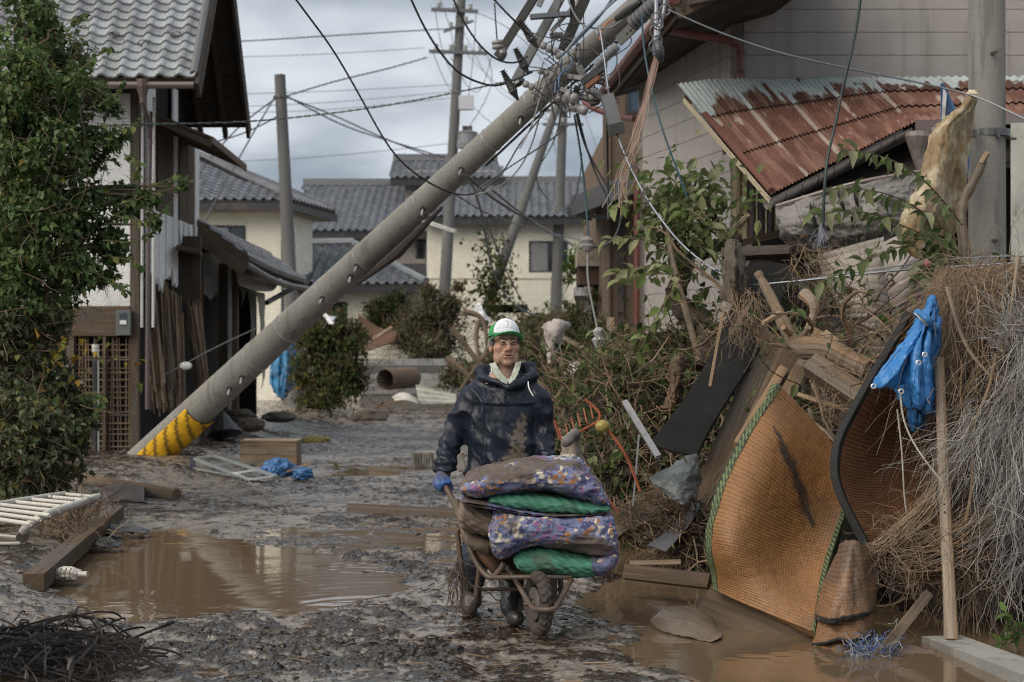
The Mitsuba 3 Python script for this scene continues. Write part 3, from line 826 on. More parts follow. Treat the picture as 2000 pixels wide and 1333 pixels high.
rr_ = obj('roof', tn(polyslab([e1, e2, e2 + inn, e1 + inn], .06), 1), 'wood', rh)
for i in range(9):
    a = e1 + (e2 - e1) * (i + .5) / 9
    obj('rafter', beam(a + [.02, 0, -.09], a + inn + [0, 0, -.09], .06, .09, 2), 'wood', rr_)
obj('fascia', beam(e1 + [.03, 0, -.1], e2 + [.03, 0, -.1], .03, .17, 3), 'wood', rr_)
obj('gutter', paint(tube([e1 + [-.06, 0, -.06], e2 + [-.06, 0, -.06]], .065, 10), (.13, .042, .033), .3, 2), 'vc_satin', rr_, label='reddish brown eaves gutter behind the leaning pole')
obj('barge_board', beam(P(1316, 10, 17.65), P(1460, -60, 17.75), .05, .3, 9), 'wood', rr_)
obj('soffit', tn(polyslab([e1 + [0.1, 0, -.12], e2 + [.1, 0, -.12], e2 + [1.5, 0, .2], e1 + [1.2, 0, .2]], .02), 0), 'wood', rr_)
obj('downpipe', paint(tube(cr(PL((1308, 58, 19.0), (1370, 70, 19.2), (1425, 80, 19.4), (1445, 92, 19.45), (1447, 110, 19.47), (1447, 156, 19.48)), 24), .045, 10), (.14, .045, .036), .25, 3), 'vc_satin', rh, label='short reddish brown downpipe elbow above the rusty roof')
for yv in (101, 140):
    obj('pipe_clip', paint(tube(PL((1447, yv - 1, 19.47), (1447, yv + 1, 19.47)), .053, 10), (.05, .03, .03), .1), 'vc_satin', rh)
obj('downpipe', paint(tube(PL((1244, 330, 22.9), (1243, 690, 22.9)), .042, 9), (.13, .042, .035), .25, 3), 'vc_satin', rh, label='tall reddish brown downpipe at the far corner of the siding wall')
obj('downpipe', paint(tube(cr(PL((1140, 195, 24.2), (1150, 206, 24.1), (1200, 225, 23.6), (1240, 232, 23.0)), 10), .045, 8), (.12, .045, .038), .25, 3), 'vc_satin', rh)

# ---------------------------------------------------------------- brown house behind, canopy, porch
nb = thing('brown_house', 'narrow brown rendered house with dark canopy roof between the siding house and the poles', 'house')
Yn = 27.0
n0, n1 = P(1178, 690, Yn)[0], P(1300, 690, Yn)[0]
op = [rect(P(1222, 0, Yn)[0] - n0, P(1254, 0, Yn)[0] - n0, CH + (690 - 222) / F * Yn, CH + (690 - 168) / F * Yn)]
obj('wall', wallm([n0, Yn, 0], [1, 0, 0], rect(0, n1 - n0, 0, 5.9), op), 'brown', nb)
window(nb, [n0, Yn, 0], [1, 0, 0], (op[0][0][0], op[0][1][0], op[0][0][1], op[0][2][1]), panes=1, curtain={0: (.05, .08, .12)})
obj('wall', wallm(P(1140, 690, 33) * [1, 1, 0], [n0 - P(1140, 690, 33)[0], Yn - 33, 0], rect(0, 6.05, 0, 5.0)), 'brown', nb)
scene['brown'] = pr((.11, .078, .055), .8)
for px in (1183, 1212):
    obj('wall_trim', paint(box([P(px, 0, Yn)[0] - .05, Yn - .06, 0], [P(px, 0, Yn)[0] + .05, Yn - .002, 4.2]), (.05, .045, .042) if px > 1200 else (.17, .135, .11), .1), 'vc_matte', nb)
c0 = [P(1118, 388, 26.5), P(1246, 338, 24.6), P(1246, 338, 24.6) + [.6, 2.4, .1], P(1118, 388, 26.5) + [.4, 2.4, .1]]
cn = obj('canopy_roof', paint(polyslab(c0, .16), (.045, .045, .05), .1), 'vc_satin', nb)
obj('canopy_fascia', paint(beam(c0[0] + [0, -.03, -.13], c0[1] + [0, -.03, -.13], .05, .3), (.055, .055, .062), .1), 'vc_satin', cn)
obj('canopy_gutter', paint(beam(c0[0] + [-.03, 0, -.2], c0[3] + [-.03, 0, -.2], .1, .12), (.04, .04, .043), .1), 'vc_satin', cn)
obj('canopy_arm', paint(beam(P(1128, 420, 26.5), P(1210, 428, 27), .05, .06), (.04, .04, .043), .1), 'vc_satin', cn)
obj('porch', paint(box(P(1128, 520, 28), P(1196, 498, 29.5)), (.27, .24, .20), .15), 'vc_matte', nb)
obj('porch_soffit', paint(box(P(1131, 556, 28.1), P(1196, 521, 29.4)), (.07, .048, .036), .15), 'vc_matte', nb)
obj('porch_box', paint(polyslab(PL((1120, 562, 27.8), (1152, 562, 27.8), (1152, 594, 28.4), (1128, 590, 28.4)), .15), (.35, .35, .36), .15), 'vc_matte', nb)
obj('porch_post', paint(beam(P(1148, 700, 28), P(1148, 560, 28), .11, .11), (.27, .26, .25), .15), 'vc_matte', nb)
obj('doorway', box(P(1155, 800, 28.6), P(1180, 556, 28.7)), 'black_void', nb)

# ---------------------------------------------------------------- utility poles
def pole(label, base, top, rb, rt, band=None, n=14, group=None, name='utility_pole', mat='old_concrete'):
    k = thing(name, label, 'utility pole', group)
    base, top = np.asarray(base), np.asarray(top)
    t = np.linspace(0, 1, n)
    C = base + (top - base) * t[:, None]
    obj('shaft', tube(C, rb + (rt - rb) * t, 20), mat, k)
    if band:
        p0, p1, col, r0, r1 = band
        obj('safety_band', paint(tube([p0, p1], [r0 + .012, r1 + .012], 20), col, .15, mud=.25), 'vc_satin', k)
    return k
pole('slim bare concrete pole standing before the cream house at the left', P(580, 812, 43), P(546, 146, 43), .19, .14,
     (P(577, 760, 43), P(576, 706, 43), (.62, .36, .02), .188, .186))
k = 'utility_pole'
obj('pole_clamp', paint(tube(PL((547, 192, 43), (547, 187, 43)), .18, 12), (.12, .12, .12), .1), 'vc_metal', k)
obj('pole_clamp', paint(beam(P(536, 189, 43), P(560, 188, 43), .06, .06), (.12, .12, .12), .1), 'vc_metal', k)
k2 = pole('crooked concrete pole with crossarms and yellow foot band behind the worker', P(856, 792, 50), P(902, -20, 50), .19, .13,
          (P(857, 737, 50), P(860, 693, 50), (.62, .36, .02), .19, .187))
def arm(k, p, q, s, ins=3, lab=None):
    a = obj('crossarm', paint(beam(p, q, s, s), (.16, .16, .165), .1), 'vc_metal', k)
    for i in range(ins):
        c = p + (q - p) * (i + .5) / ins
        obj('insulator', paint(lathe(c + [0, 0, s / 2], [0, 0, 1], [(0, .02), (.05, .07), (.09, .05), (.13, .075), (.18, .04)], 8), (.35, .34, .32), .1), 'vc_satin', a)
arm(k2, P(838, 100, 49.8), P(952, 104, 49.8), .1, 4)
arm(k2, P(842, 18, 49.8), P(934, 22, 49.8), .1, 3)
arm(k2, P(866, 62, 49.8), P(925, 40, 49.8), .07, 2)
tr = obj('transformer', paint(tube(PL((912, 290, 49.7), (913, 260, 49.7)), .3, 14), (.2, .21, .22), .1), 'vc_satin', k2)
obj('transformer_lid', paint(tube(PL((913, 260, 49.7), (913, 256, 49.7)), [.33, .2], 14), (.18, .19, .2), .1), 'vc_satin', tr)
for dx in (-6, 0, 7):
    obj('bushing', paint(tube(PL((912 + dx, 256, 49.6), (912 + dx, 246, 49.6)), .05, 7), (.05, .05, .05), .1), 'vc_satin', tr)
obj('switch_box', paint(box(P(896, 216, 49.8), P(925, 186, 49.5)), (.5, .52, .55), .1), 'vc_satin', k2)
k3 = pole('thin pole leaning to the left with vines round its foot before the cream wall', P(938, 640, 58), P(1092, 196, 58), .20, .13)
k4 = pole('upright grey pole just right of the vine wrapped leaning pole', P(1084, 640, 60), P(1101, 185, 60), .21, .15)
arm(k4, P(1052, 215, 59.7), P(1147, 217, 59.7), .1, 4)
arm(k4, P(1060, 243, 59.7), P(1140, 243, 59.7), .09, 3)
vine_pts = P(962, 560, 57.6) + rng(4).normal(0, [.38, .3, .9], (900, 3)) * 1.0
obj('vine', leaves(vine_pts, [0, 0, 0], .17, 1.0, [((.055, .075, .025), 3), ((.09, .10, .04), 1), ((.10, .075, .04), 1)], 5, simple=True), 'vc_leaf', k3, kind='stuff')

# the big leaning pole
lp = thing('utility_pole', 'big concrete utility pole toppled across the street and leaning on the siding house', 'utility pole')
pole_foot, pole_tip = P(293, 889, 23.1), P(1300, -42, 17.2)
Ax = pole_tip - pole_foot
Ld = np.linalg.norm(Ax)
ax = Ax / Ld
def on(t):
    """axis point of the leaning pole at picture x = t"""
    lo, hi = -.1, 1.2
    for _ in range(40):
        m = (lo + hi) / 2
        q = pole_foot + Ax * m
        if CX + q[0] / q[1] * F < t: lo = m
        else: hi = m
    return pole_foot + Ax * lo, .232 + (.105 - .232) * lo
def prad(t):
    return .232 + (.105 - .232) * t
tt = np.linspace(-.06, 1.12, 40)
obj('shaft', tube(pole_foot + Ax * tt[:, None], prad(tt), 28), 'concrete', lp)
sx = nrm(np.cross(ax, [0, 1, 0]))        # across the pole in the picture, pointing down right
sx = sx if sx[2] < 0 else -sx
fr = np.cross(ax, sx)
fr = fr if fr[1] < 0 else -fr
for i, X in enumerate((500, 560, 640, 710, 812, 826, 905, 958, 1040, 1060, 1110, 1128, 1180)):
    q, r = on(X)
    obj('steel_band', paint(tube([q, q + ax * .022], r + .006, 24), (.42, .43, .44), .2), 'vc_metal', lp)
for i, X in enumerate((456, 640, 480, 707, 690, 909, 1020, 1136, 830)):
    q, r = on(X)
    d_ = nrm(fr + sx * (.25 if i % 2 else .5))
    s = q + d_ * (r - .01)
    st = obj('step_bolt', paint(tube([s, s + d_ * .10 + [0, 0, -.02]], .014, 8), (.5, .5, .5), .1), 'vc_metal', lp)
    obj('bolt_socket', paint(tube([s + d_ * .004, s + d_ * .02], .034, 10), (.03, .03, .03), .1), 'vc_satin', st)
# yellow and black striped guard plate round the foot
q0, q1 = pole_foot - ax * .15, pole_foot + ax * 1.3
w = np.linspace(-.42, 1.75, 22)
W = []
for s in np.linspace(0, 1, 34):
    q = q0 + (q1 - q0) * s
    W.append([q + (fr * math.cos(a) + sx * math.sin(a)) * (.238 + .006) for a in w])
V = np.array(W)
gp = shell(V, .012)
s_, a_ = np.meshgrid(np.linspace(0, 1.27, 34), w * .25, indexing='ij')
st_ = ((s_ * 1.0 + a_ * .9) % .24 < .06)
cc = np.where(st_[..., None], np.array([.07, .05, .022]), np.array([.60, .34, .018])).reshape(-1, 3)
gp.b, gp.c = None, np.vstack([cc, cc]) * (.7 + .6 * meshkit.fbm(np.vstack([V.reshape(-1, 3)] * 2) * 5, 3, 1))[:, None]
obj('guard_plate', gp, 'vc_rough', lp, smooth=True, label='yellow and black striped guard plate round the foot of the toppled pole')
# spare conduit under the shaft
q, r = on(560)
qe, re_ = on(1180)
obj('cable_guard', paint(tube([on(690)[0] + sx * .20 + fr * .1, on(760)[0] + sx * .24 + fr * .1, on(850)[0] + sx * .2 + fr * .1], [.02, .07, .02], 8), (.05, .045, .04), .1), 'vc_matte', lp)
lamp = obj('lamp_tube', paint(beam(P(822, 430, 20.2), P(892, 453, 20.1), .055, .05), (.62, .62, .60), .1), 'vc_satin', lp)
obj('lamp_cap', paint(beam(P(888, 451.7, 20.1), P(893, 453.3, 20.1), .062, .058), (.4, .4, .4), .1), 'vc_satin', lamp)

rp = thing('utility_pole', 'thick weathered concrete pole standing upright at the right edge of the picture', 'utility pole')
obj('shaft', tube([[4.215 + .0016 * zz, 15.0, zz] for zz in np.linspace(-.2, 5.4, 12)], [.1685 - .0022 * zz for zz in np.linspace(-.2, 5.4, 12)], 36), 'concrete', rp)
for px, py in ((1938, 104), (1940, 470)):
    q = P(px, py, 14.84)
    sb = obj('step_bolt', paint(tube([q, q + [.02, -.12, 0]], .016, 10), (.2, .16, .13), .2), 'vc_metal', rp)
    obj('bolt_head', paint(tube([q + [.02, -.12, 0], q + [.023, -.14, 0]], .024, 6), (.22, .18, .15), .2), 'vc_metal', sb)
cl = obj('pole_clamp', paint(tube(PL((1934, 268, 15), (1934, 254, 15)), .178, 28), (.13, .13, .135), .3), 'vc_metal', rp)
for px in (1905, 1949):
    obj('clamp_lug', paint(box(P(px - 5, 270, 14.86), P(px + 5, 252, 14.78)), (.14, .14, .145), .2), 'vc_metal', cl)
obj('clamp_bolt', paint(tube(PL((1888, 266, 14.95), (1986, 271, 14.95)), .012, 7), (.15, .14, .13), .2), 'vc_metal', cl)
# ---------------------------------------------------------------- leaf and branch builders
def leaf_shape(L, width, rgb, mat='vc_leaf', curl=1.0):
    l = LEAF * [L, L * width, L * curl]
    m = M(l, LEAFF).col(rgb)
    return mikit.ply((m.v, m.f), mat, smooth=True, uv=shade_uv(m.c, m.b))
LSH = {}
def leaf_set(name, L, width, cols, curl=1.3):
    _mats.add('vc_leaf')
    LSH[name] = [leaf_shape(L * s, width, np.array(c) * k, curl=curl) for c in cols for s, k in ((1.0, 1.0), (.78, .75), (1.12, 1.2))]
def leaf_at(parent, kind, pos, d, g, droop=.3):
    d = nrm(np.asarray(d) + g.normal(0, .45, 3) + [0, 0, -droop])
    u = nrm(np.array([0, -.3, 1]) + g.normal(0, .5, 3))
    s = nrm(np.cross(u, d))
    piece('leaf', LSH[kind][g.integers(len(LSH[kind]))], mat4(np.stack([d, s, np.cross(d, s)], 1), pos), parent)
def spray(parent, kind, pts, n, seed, r=.008, side=.6, droop=.35):
    """a twig through points with leaves to both sides, each leaf a part"""
    g = rng(seed)
    C = cr(pts, 24)
    obj('twig', tube(C, np.linspace(r, r * .35, 24), 5, tone=7), 'wood', parent)
    for i in range(n):
        t = (i + .8) / (n + .3)
        j = min(22, int(t * 23))
        p = C[j] + (C[j + 1] - C[j]) * (t * 23 - j)
        d = nrm(C[j + 1] - C[j])
        s = nrm(np.cross(d, [0, -.6, .8])) * (1 if i % 2 else -1)
        leaf_at(parent, kind, p, d * .7 + s * side, g, droop)

# ---------------------------------------------------------------- shed with rusty roof
sh = thing('shed', 'shed with rusty corrugated iron roof sagging at its left corner before the siding house', 'shed')
topx = lambda u: np.interp(u, [0, .6, 1], [1322, 1705, 2160])
def roof_pt(u, v):
    a = P(topx(u), np.interp(u, [0, .1, 1], [166, 157, 150]), 19.42)
    b = P(np.interp(u, [0, .6, 1], [1504, 1792, 2170]), np.interp(u, [0, .6, 1], [380, 236, 222]), np.interp(u, [0, .6, 1], [16.5, 17.6, 17.8]))
    p = a + (b - a) * v
    p[2] -= .10 * v * (1 - v) * (1 - u)
    return p
roof = obj('roof', tn(beam(roof_pt(.0, .97) + [.05, .1, -.12], roof_pt(.6, .97) + [0, .1, -.12], .06, .09) + beam(roof_pt(0, .5) + [.05, .1, -.12], roof_pt(1, .5) + [0, .1, -.12], .06, .09) + beam(roof_pt(0, .05) + [.05, .05, -.10], roof_pt(1, .05) + [0, .05, -.1], .06, .09), 3), 'wood', sh)
NC, PITCH = 7, 10
for r in range(3):
    for c in range(NC):
        u = np.linspace(c / NC, (c + 1) / NC + .004, PITCH * 6 + 1)
        v = np.linspace(max(0, r / 3 - .02), (r + 1) / 3, 34)
        V = np.array([[roof_pt(a, b) for b in v] for a in u])
        N = normals(V)
        N = N * np.sign(N[:, :, 2:])
        k = np.cos((u * NC * PITCH) * 2 * np.pi) * .011
        V = V + N * (k[:, None] + (.010 * (1 - (v - v[0]) / (v[-1] - v[0])) * -1 + .012 * (2 - r))[None] + .003 * (c % 2))[..., None]
        U_, Vv = np.meshgrid(u, v, indexing='ij')
        q = np.stack([U_ * 60, Vv * 5, U_ * 0], -1)
        streak = meshkit.fbm(q * [1.0, 1, 1], 4, 40)
        blot = meshkit.fbm(np.stack([U_ * 16, Vv * 7, U_ * 0], -1), 4, 41)
        dist = (U_ * NC) % 1.0
        drip = np.exp(-((dist - .08) / .07) ** 2) * .34 * (.4 + meshkit.noise(np.stack([U_ * 9, Vv * 3, U_ * 0], -1), 9))
        zinc = sstep(.5, .60, streak * .62 + blot * .36 + drip * (1.1 if r < 2 else .75) + np.clip(.36 - Vv * 1.5, -.13, .36) - (.02 if r == 0 else .03 if r == 1 else .02) + np.clip(.10 - U_, 0, .1) * 4.5 * (Vv < .42))
        rust = np.array([.128, .062, .046]) * (.55 + .9 * blot)[..., None]
        rust = rust * (1 - .40 * ((r == 0) * sstep(.1, .2, Vv)))[..., None] + np.array([.07, .05, .04]) * (sstep(.5, .7, meshkit.fbm(q * .8 + 9, 3, 44)) * .9)[..., None]
        col = np.array([.36, .40, .40]) * (.75 + .4 * blot)[..., None] if r == 0 else np.array([.33, .27, .23]) * (.7 + .5 * blot)[..., None]
        cc = rust * (1 - zinc[..., None]) + col * zinc[..., None]
        ed = np.exp(-((Vv - v[0]) / .015) ** 2)[..., None] * (r > 0)
        m = gridm(V)
        m.uv, m.c = None, np.clip(cc * (1 - .55 * ed), .01, 1).reshape(-1, 3)
        obj('roof_sheet', m, 'vc_rough', roof, smooth=True)
obj('verge_strip', paint(beam(roof_pt(0, .12) + [-.03, 0, -.03], roof_pt(0, 1.03) + [-.03, 0, -.03], .015, .05), (.40, .34, .24), .4, 9), 'vc_matte', roof)
obj('verge_cap', paint(tube([roof_pt(.006, .32) + [0, 0, .04], roof_pt(.006, 1.0) + [0, 0, .03]], .035, 8), (.13, .055, .042), .4, 6), 'vc_matte', roof)
ga, gb = roof_pt(0, 1.0) + [-.03, -.07, -.09], roof_pt(.6, 1.0) + [-.12, -.07, -.10]
C = np.array([ga + (gb - ga) * t for t in np.linspace(0, 1, 20)])
w = np.linspace(-.2, 3.34, 9)
gd = nrm(gb - ga)
gn = nrm(np.cross(gd, [0, 0, 1]))
gut = shell(np.array([[c + gn * math.cos(a + .0) * .065 - np.array([0, 0, 1]) * math.sin(a) * .062 for a in w] for c in C]), .006)
gk = obj('gutter', paint(gut, (.20, .165, .155), .3, 4), 'vc_satin', sh, smooth=False, label='dented brown gutter along the tilted lower edge of the rusty roof')
for i in range(9):
    c = ga + gd * (.16 + i * .195) * np.linalg.norm(gb - ga) / 1.75
    obj('gutter_strap', paint(tube([c + gn * math.cos(a) * .07 - np.array([0, 0, 1]) * math.sin(a) * .067 for a in np.linspace(-.3, 3.4, 10)], .008, 5), (.05, .04, .04), .1), 'vc_satin', gk)
obj('rain_head', paint(tube(PL((1795, 258, 17.1), (1795, 268, 17.1), (1793, 292, 17.1), (1795, 312, 17.1), (1801, 328, 17.1), (1815, 334, 17.1)), [.13, .14, .085, .06, .06, .062], 12), (.17, .145, .135), .3, 4), 'vc_satin', sh)
obj('downpipe', paint(tube(cr(PL((1815, 334, 17.1), (1826, 325, 17.1), (1826, 250, 17.0)), 10), .03, 9), (.25, .24, .23), .2), 'vc_satin', sh)
obj('fascia', paint(box(P(1788, 262, 17.35), P(1850, 234, 17.3)), (.13, .10, .10), .2), 'vc_satin', sh)
obj('fascia', paint(box(P(1850, 244, 17.32), P(2170, 222, 17.27)), (.19, .155, .155), .2), 'vc_satin', sh)
for i, (a, b, cl_) in enumerate(((1432, 1450, (.22, .19, .12)), (1450, 1462, (.20, .17, .11)), (1463, 1476, (.05, .035, .04)), (1476, 1480, (.30, .27, .2)), (1480, 1494, (.045, .033, .04)), (1494, 1498, (.3, .27, .2)), (1498, 1512, (.05, .036, .045)), (1512, 1530, (.16, .12, .09)))):
    V = patch([[(a, 280 + (a - 1432) * .9, 18.2), (b, 280 + (b - 1432) * .9, 18.2)], [(a, 472 - (a - 1432) * .25, 18.2), (b, 472 - (b - 1432) * .25, 18.2)]], 14, 4)
    V[:, 1:3, 1] -= .03
    m = shell(V, .006)
    obj('wall_panel', paint(m, cl_, .5, 5, i), 'vc_matte', sh)
obj('sill_rail', beam(P(1436, 478, 18.1), P(1560, 448, 18.1), .08, .07, 1), 'wood', sh)
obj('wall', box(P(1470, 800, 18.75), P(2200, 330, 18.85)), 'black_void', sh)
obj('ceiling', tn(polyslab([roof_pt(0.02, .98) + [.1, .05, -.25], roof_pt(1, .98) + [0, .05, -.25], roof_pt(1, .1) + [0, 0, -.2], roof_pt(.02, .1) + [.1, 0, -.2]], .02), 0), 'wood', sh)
obj('wall_panel', paint(shell(patch([[(1975, 240, 17.2), (2080, 240, 17.2)], [(1975, 520, 17.2), (2080, 520, 17.2)]], 10, 40) + np.array([0, .0, 0]), .01), (.42, .42, .38), .25, 5), 'vc_matte', sh, label='pale corrugated wall panel behind the pole')
# crumpled fascia sheet hanging under the gutter
V = patch([[(1517, 402, 16.3), (1560, 388, 16.2), (1620, 372, 16.1), (1700, 352, 16.1), (1770, 338, 16.2), (1830, 330, 16.4)],
           [(1519, 430, 16.2), (1560, 425, 15.95), (1615, 412, 16.05), (1690, 395, 15.9), (1760, 380, 16.0), (1830, 375, 16.3)],
           [(1524, 455, 16.25), (1565, 462, 15.9), (1612, 455, 16.1), (1680, 440, 15.9), (1755, 430, 16.0), (1830, 425, 16.3)],
           [(1535, 470, 16.4), (1580, 496, 16.2), (1625, 484, 16.2), (1690, 480, 16.2), (1755, 470, 16.3), (1830, 460, 16.5)]], 80, 200, .035, 3.2, 5)
g_ = meshkit.fbm(V * [3, 3, 6], 4, 8)
V[:, :, 1] += (np.abs(g_ - .5) - .1) * .22
V = crumple(V, .035, 4.5, 6)
m = shell(V, .008)
cp = obj('crumpled_sheet', paint(m, (.20, .18, .172), .35, 5, 3), 'vc_clean', sh, smooth=True, label='crumpled greyish brown metal sheet hanging under the gutter')
obj('sheet_rim', paint(tube(cr(PL((1516, 403, 16.2), (1620, 371, 16.05), (1700, 351, 16.0), (1830, 330, 16.3)), 20), .018, 6), (.24, .20, .19), .2), 'vc_satin', cp)
for a, b, c_ in (((1582, 395), (1590, 430), (1605, 470)), ((1636, 372), (1645, 400), (1655, 425)), ((1672, 362), (1672, 390), (1680, 410))):
    obj('tear', tube(cr(PL((*a, 16.0), (*b, 15.86), (*c_, 15.9)), 12), [.004, .008, .014, .018, .02, .02, .02, .018, .014, .01, .008, .004], 5), 'black_void', cp)
def ribbed(rows, nr, rgb, seed, label):
    V = patch(rows, nr * 8 + 1, 40, .02, 2.0, seed)
    t = np.linspace(0, nr, nr * 8 + 1) % 1
    V = V + normals(V) * (np.where(t < .14, -.016 * np.sin(t / .14 * 3.1416), .004 * np.sin((t - .14) / .86 * 3.14)))[:, None, None]
    V = crumple(V, .007, 5, seed)
    return obj('bent_panel', paint(shell(V, .006), rgb, .3, 5, seed), 'vc_clean', sh, smooth=True, label=label)
ribbed([[(1598, 496, 15.7), (1660, 480, 15.6), (1726, 462, 15.7)], [(1612, 545, 15.7), (1668, 532, 15.45), (1730, 520, 15.5)], [(1636, 595, 15.6), (1688, 588, 15.3), (1736, 605, 15.4)], [(1660, 650, 15.6), (1702, 656, 15.3), (1742, 660, 15.4)], [(1688, 704, 15.6), (1716, 708, 15.4), (1746, 710, 15.4)]], 17, (.235, .21, .19), 4, 'left bent beige ribbed wall panel under the crumpled sheet')
ribbed([[(1724, 474, 15.3), (1765, 455, 15.2), (1830, 425, 15.3)], [(1734, 555, 15.2), (1772, 528, 15.0), (1830, 500, 15.2)], [(1744, 620, 15.2), (1772, 610, 15.1), (1815, 585, 15.2)], [(1748, 690, 15.2), (1765, 688, 15.2), (1790, 680, 15.2)]], 13, (.27, .245, .22), 6, 'right bent beige ribbed wall panel fanning out beside the sack')
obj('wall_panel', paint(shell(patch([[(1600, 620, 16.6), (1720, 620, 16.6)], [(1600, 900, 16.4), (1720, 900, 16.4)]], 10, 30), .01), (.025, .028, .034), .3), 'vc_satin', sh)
obj('post', beam(P(1612, 900, 15.9), P(1608, 560, 15.9), .12, .1, 2), 'wood', sh)
obj('post', beam(P(1590, 800, 15.5), P(1588, 575, 15.5), .05, .05, 5), 'wood', sh)

# ---------------------------------------------------------------- blue board behind the pole and the dirty sack on the cable
bd = [(1838, 163), (1843, 163), (1868, 215), (1896, 290), (1884, 398), (1872, 392), (1838, 240)]
p = PL(*[(a, b, 14.75) for a, b in bd])
bk = obj('sign_board', paint(polyslab(p[:, [0, 2, 1]], .02).xf([[1, 0, 0], [0, 0, 1], [0, 1, 0]]), (.06, .12, .26), .6, 8), 'vc_matte', label='narrow scuffed blue and white board wedged beside the thick pole', cat='board')
for (a, b, c_, d) in (((1894, 300), (1888, 318), (1884, 332), (1890, 316)), ((1888, 340), (1882, 352), (1880, 372), (1886, 358)), ((1843, 172), (1850, 182), (1846, 232), (1840, 234))):
    q = PL(*[(e[0], e[1], 14.70) for e in (a, b, c_, d)])
    obj('white_stripe', paint(polyslab(q[:, [0, 2, 1]], .004).xf([[1, 0, 0], [0, 0, 1], [0, 1, 0]]), (.5, .52, .52), .3), 'vc_matte', bk)
V = patch([[(1893, 183, 14.3), (1897, 180, 14.25), (1900, 182, 14.3), (1905, 187, 14.35)], [(1866, 222, 14.35), (1877, 220, 14.15), (1889, 218, 14.25), (1901, 215, 14.4)], [(1824, 262, 14.35), (1848, 258, 14.1), (1875, 254, 14.25), (1897, 250, 14.4)],
           [(1806, 330, 14.3), (1835, 332, 14.0), (1865, 326, 14.2), (1890, 318, 14.4)], [(1778, 395, 14.3), (1815, 402, 13.95), (1850, 402, 14.2), (1886, 390, 14.4)], [(1756, 440, 14.3), (1796, 452, 14.0), (1840, 450, 14.2), (1877, 432, 14.4)], [(1775, 488, 14.3), (1790, 505, 14.1), (1825, 500, 14.2), (1862, 470, 14.4)]], 110, 80, .03, 2.5, 3)
V = crumple(V, .035, 6, 3, .3, (1.5, 1.5, .4))
fold = np.sin(np.linspace(0, 1, 80)[None] * 17 + np.linspace(0, 3, 110)[:, None]) * .02 * np.exp(-np.linspace(0, 1, 110) * 2.2)[:, None]
V[:, :, 1] += fold + (meshkit.fbm(V * 6, 3, 4) - .5) * .03
m = shell(V, .004)
k = meshkit.fbm(m.v * [5, 5, 3.2], 5, 6)
k2 = meshkit.fbm(m.v * 28, 3, 7)
tt_ = sstep(.38, .60, k * .75 + k2 * .25 + sstep(3.6, 2.6, m.v[:, 2]) * .08)[:, None]
m.c, m.uv = (np.array([.46, .39, .28]) * (1 - tt_) + np.array([.21, .145, .075]) * tt_) * (.7 + .5 * k2)[:, None], None
sk = obj('cloth_sack', m, 'vc_cloth', smooth=True, label='stained cream cloth sack snagged on the cable beside the thick pole', cat='sack')
obj('knot', paint(ico(P(1899, 186, 14.25), (.05, .04, .04), 3, .5, 3, 2), (.55, .48, .36), .3), 'vc_cloth', sk)

# ---------------------------------------------------------------- persimmon tree with curved trunk, stake and sprays
leaf_set('persimmon', .15, .62, [(.12, .16, .06), (.16, .20, .085), (.22, .24, .12), (.27, .28, .17)])
pt = thing('persimmon_tree', 'uprooted fruit tree with a hooked dark trunk leaning on a stake before the siding wall', 'tree')
obj('trunk', tube(cr(PL((1440, 470, 16.0), (1414, 478, 15.9), (1372, 484, 15.7), (1344, 495, 15.6), (1335, 530, 15.55), (1320, 575, 15.5), (1336, 606, 15.4), (1372, 632, 15.3), (1385, 662, 15.2), (1370, 720, 15.1)), 40), np.array([.06, .07, .085, .09, .085, .09, .09, .085, .09, .1]).repeat(4) * (1 + .12 * rng(3).normal(size=40)), 12, tone=2), 'wood', pt)
obj('limb', tube(cr(PL((1344, 492, 15.6), (1330, 440, 15.7), (1345, 390, 15.8), (1362, 350, 15.8)), 20), np.linspace(.035, .012, 20), 7, tone=4), 'wood', pt)
obj('limb', tube(cr(PL((1414, 478, 15.9), (1400, 430, 15.6), (1385, 400, 15.4), (1372, 380, 15.3)), 20), np.linspace(.03, .012, 20), 7, tone=4), 'wood', pt)
obj('limb', tube(cr(PL((1340, 500, 15.6), (1310, 470, 15.2), (1290, 430, 15.0)), 20), np.linspace(.03, .01, 20), 7, tone=4), 'wood', pt)
obj('broken_limb', tube(cr(PL((1425, 470, 15.8), (1440, 445, 15.5), (1462, 420, 15.3)), 8), [.03] * 7 + [.015], 6, tone=16), 'wood', pt)
sprays = [(((1330, 470), (1280, 402), (1196, 408)), 15, 15.2), (((1320, 500), (1262, 470), (1182, 468)), 15, 15.1), (((1320, 520), (1270, 520), (1200, 533)), 13, 15.0), (((1335, 540), (1280, 535), (1205, 548)), 11, 14.9),
          (((1350, 430), (1325, 380), (1300, 335)), 16, 15.6), (((1360, 420), (1350, 370), (1345, 330)), 16, 15.5), (((1370, 420), (1375, 380), (1392, 352)), 14, 15.5), (((1350, 440), (1310, 410), (1280, 385)), 14, 15.3),
          (((1380, 440), (1395, 405), (1415, 385)), 13, 15.4), (((1345, 460), (1300, 440), (1268, 428)), 12, 15.2), (((1390, 450), (1350, 420), (1310, 360)), 16, 15.2), (((1400, 455), (1370, 410), (1350, 385)), 15, 15.1),
          (((1330, 545), (1300, 590), (1238, 705)), 20, 14.6), (((1400, 480), (1430, 440), (1478, 375)), 9, 15.5), (((1390, 560), (1370, 570), (1365, 600)), 9, 15.2), (((1350, 470), (1370, 450), (1400, 440)), 14, 15.0), (((1300, 430), (1280, 440), (1262, 470)), 9, 14.9), (((1360, 480), (1400, 500), (1420, 540)), 10, 15.0), (((1375, 430), (1340, 410), (1320, 430)), 12, 14.9)]
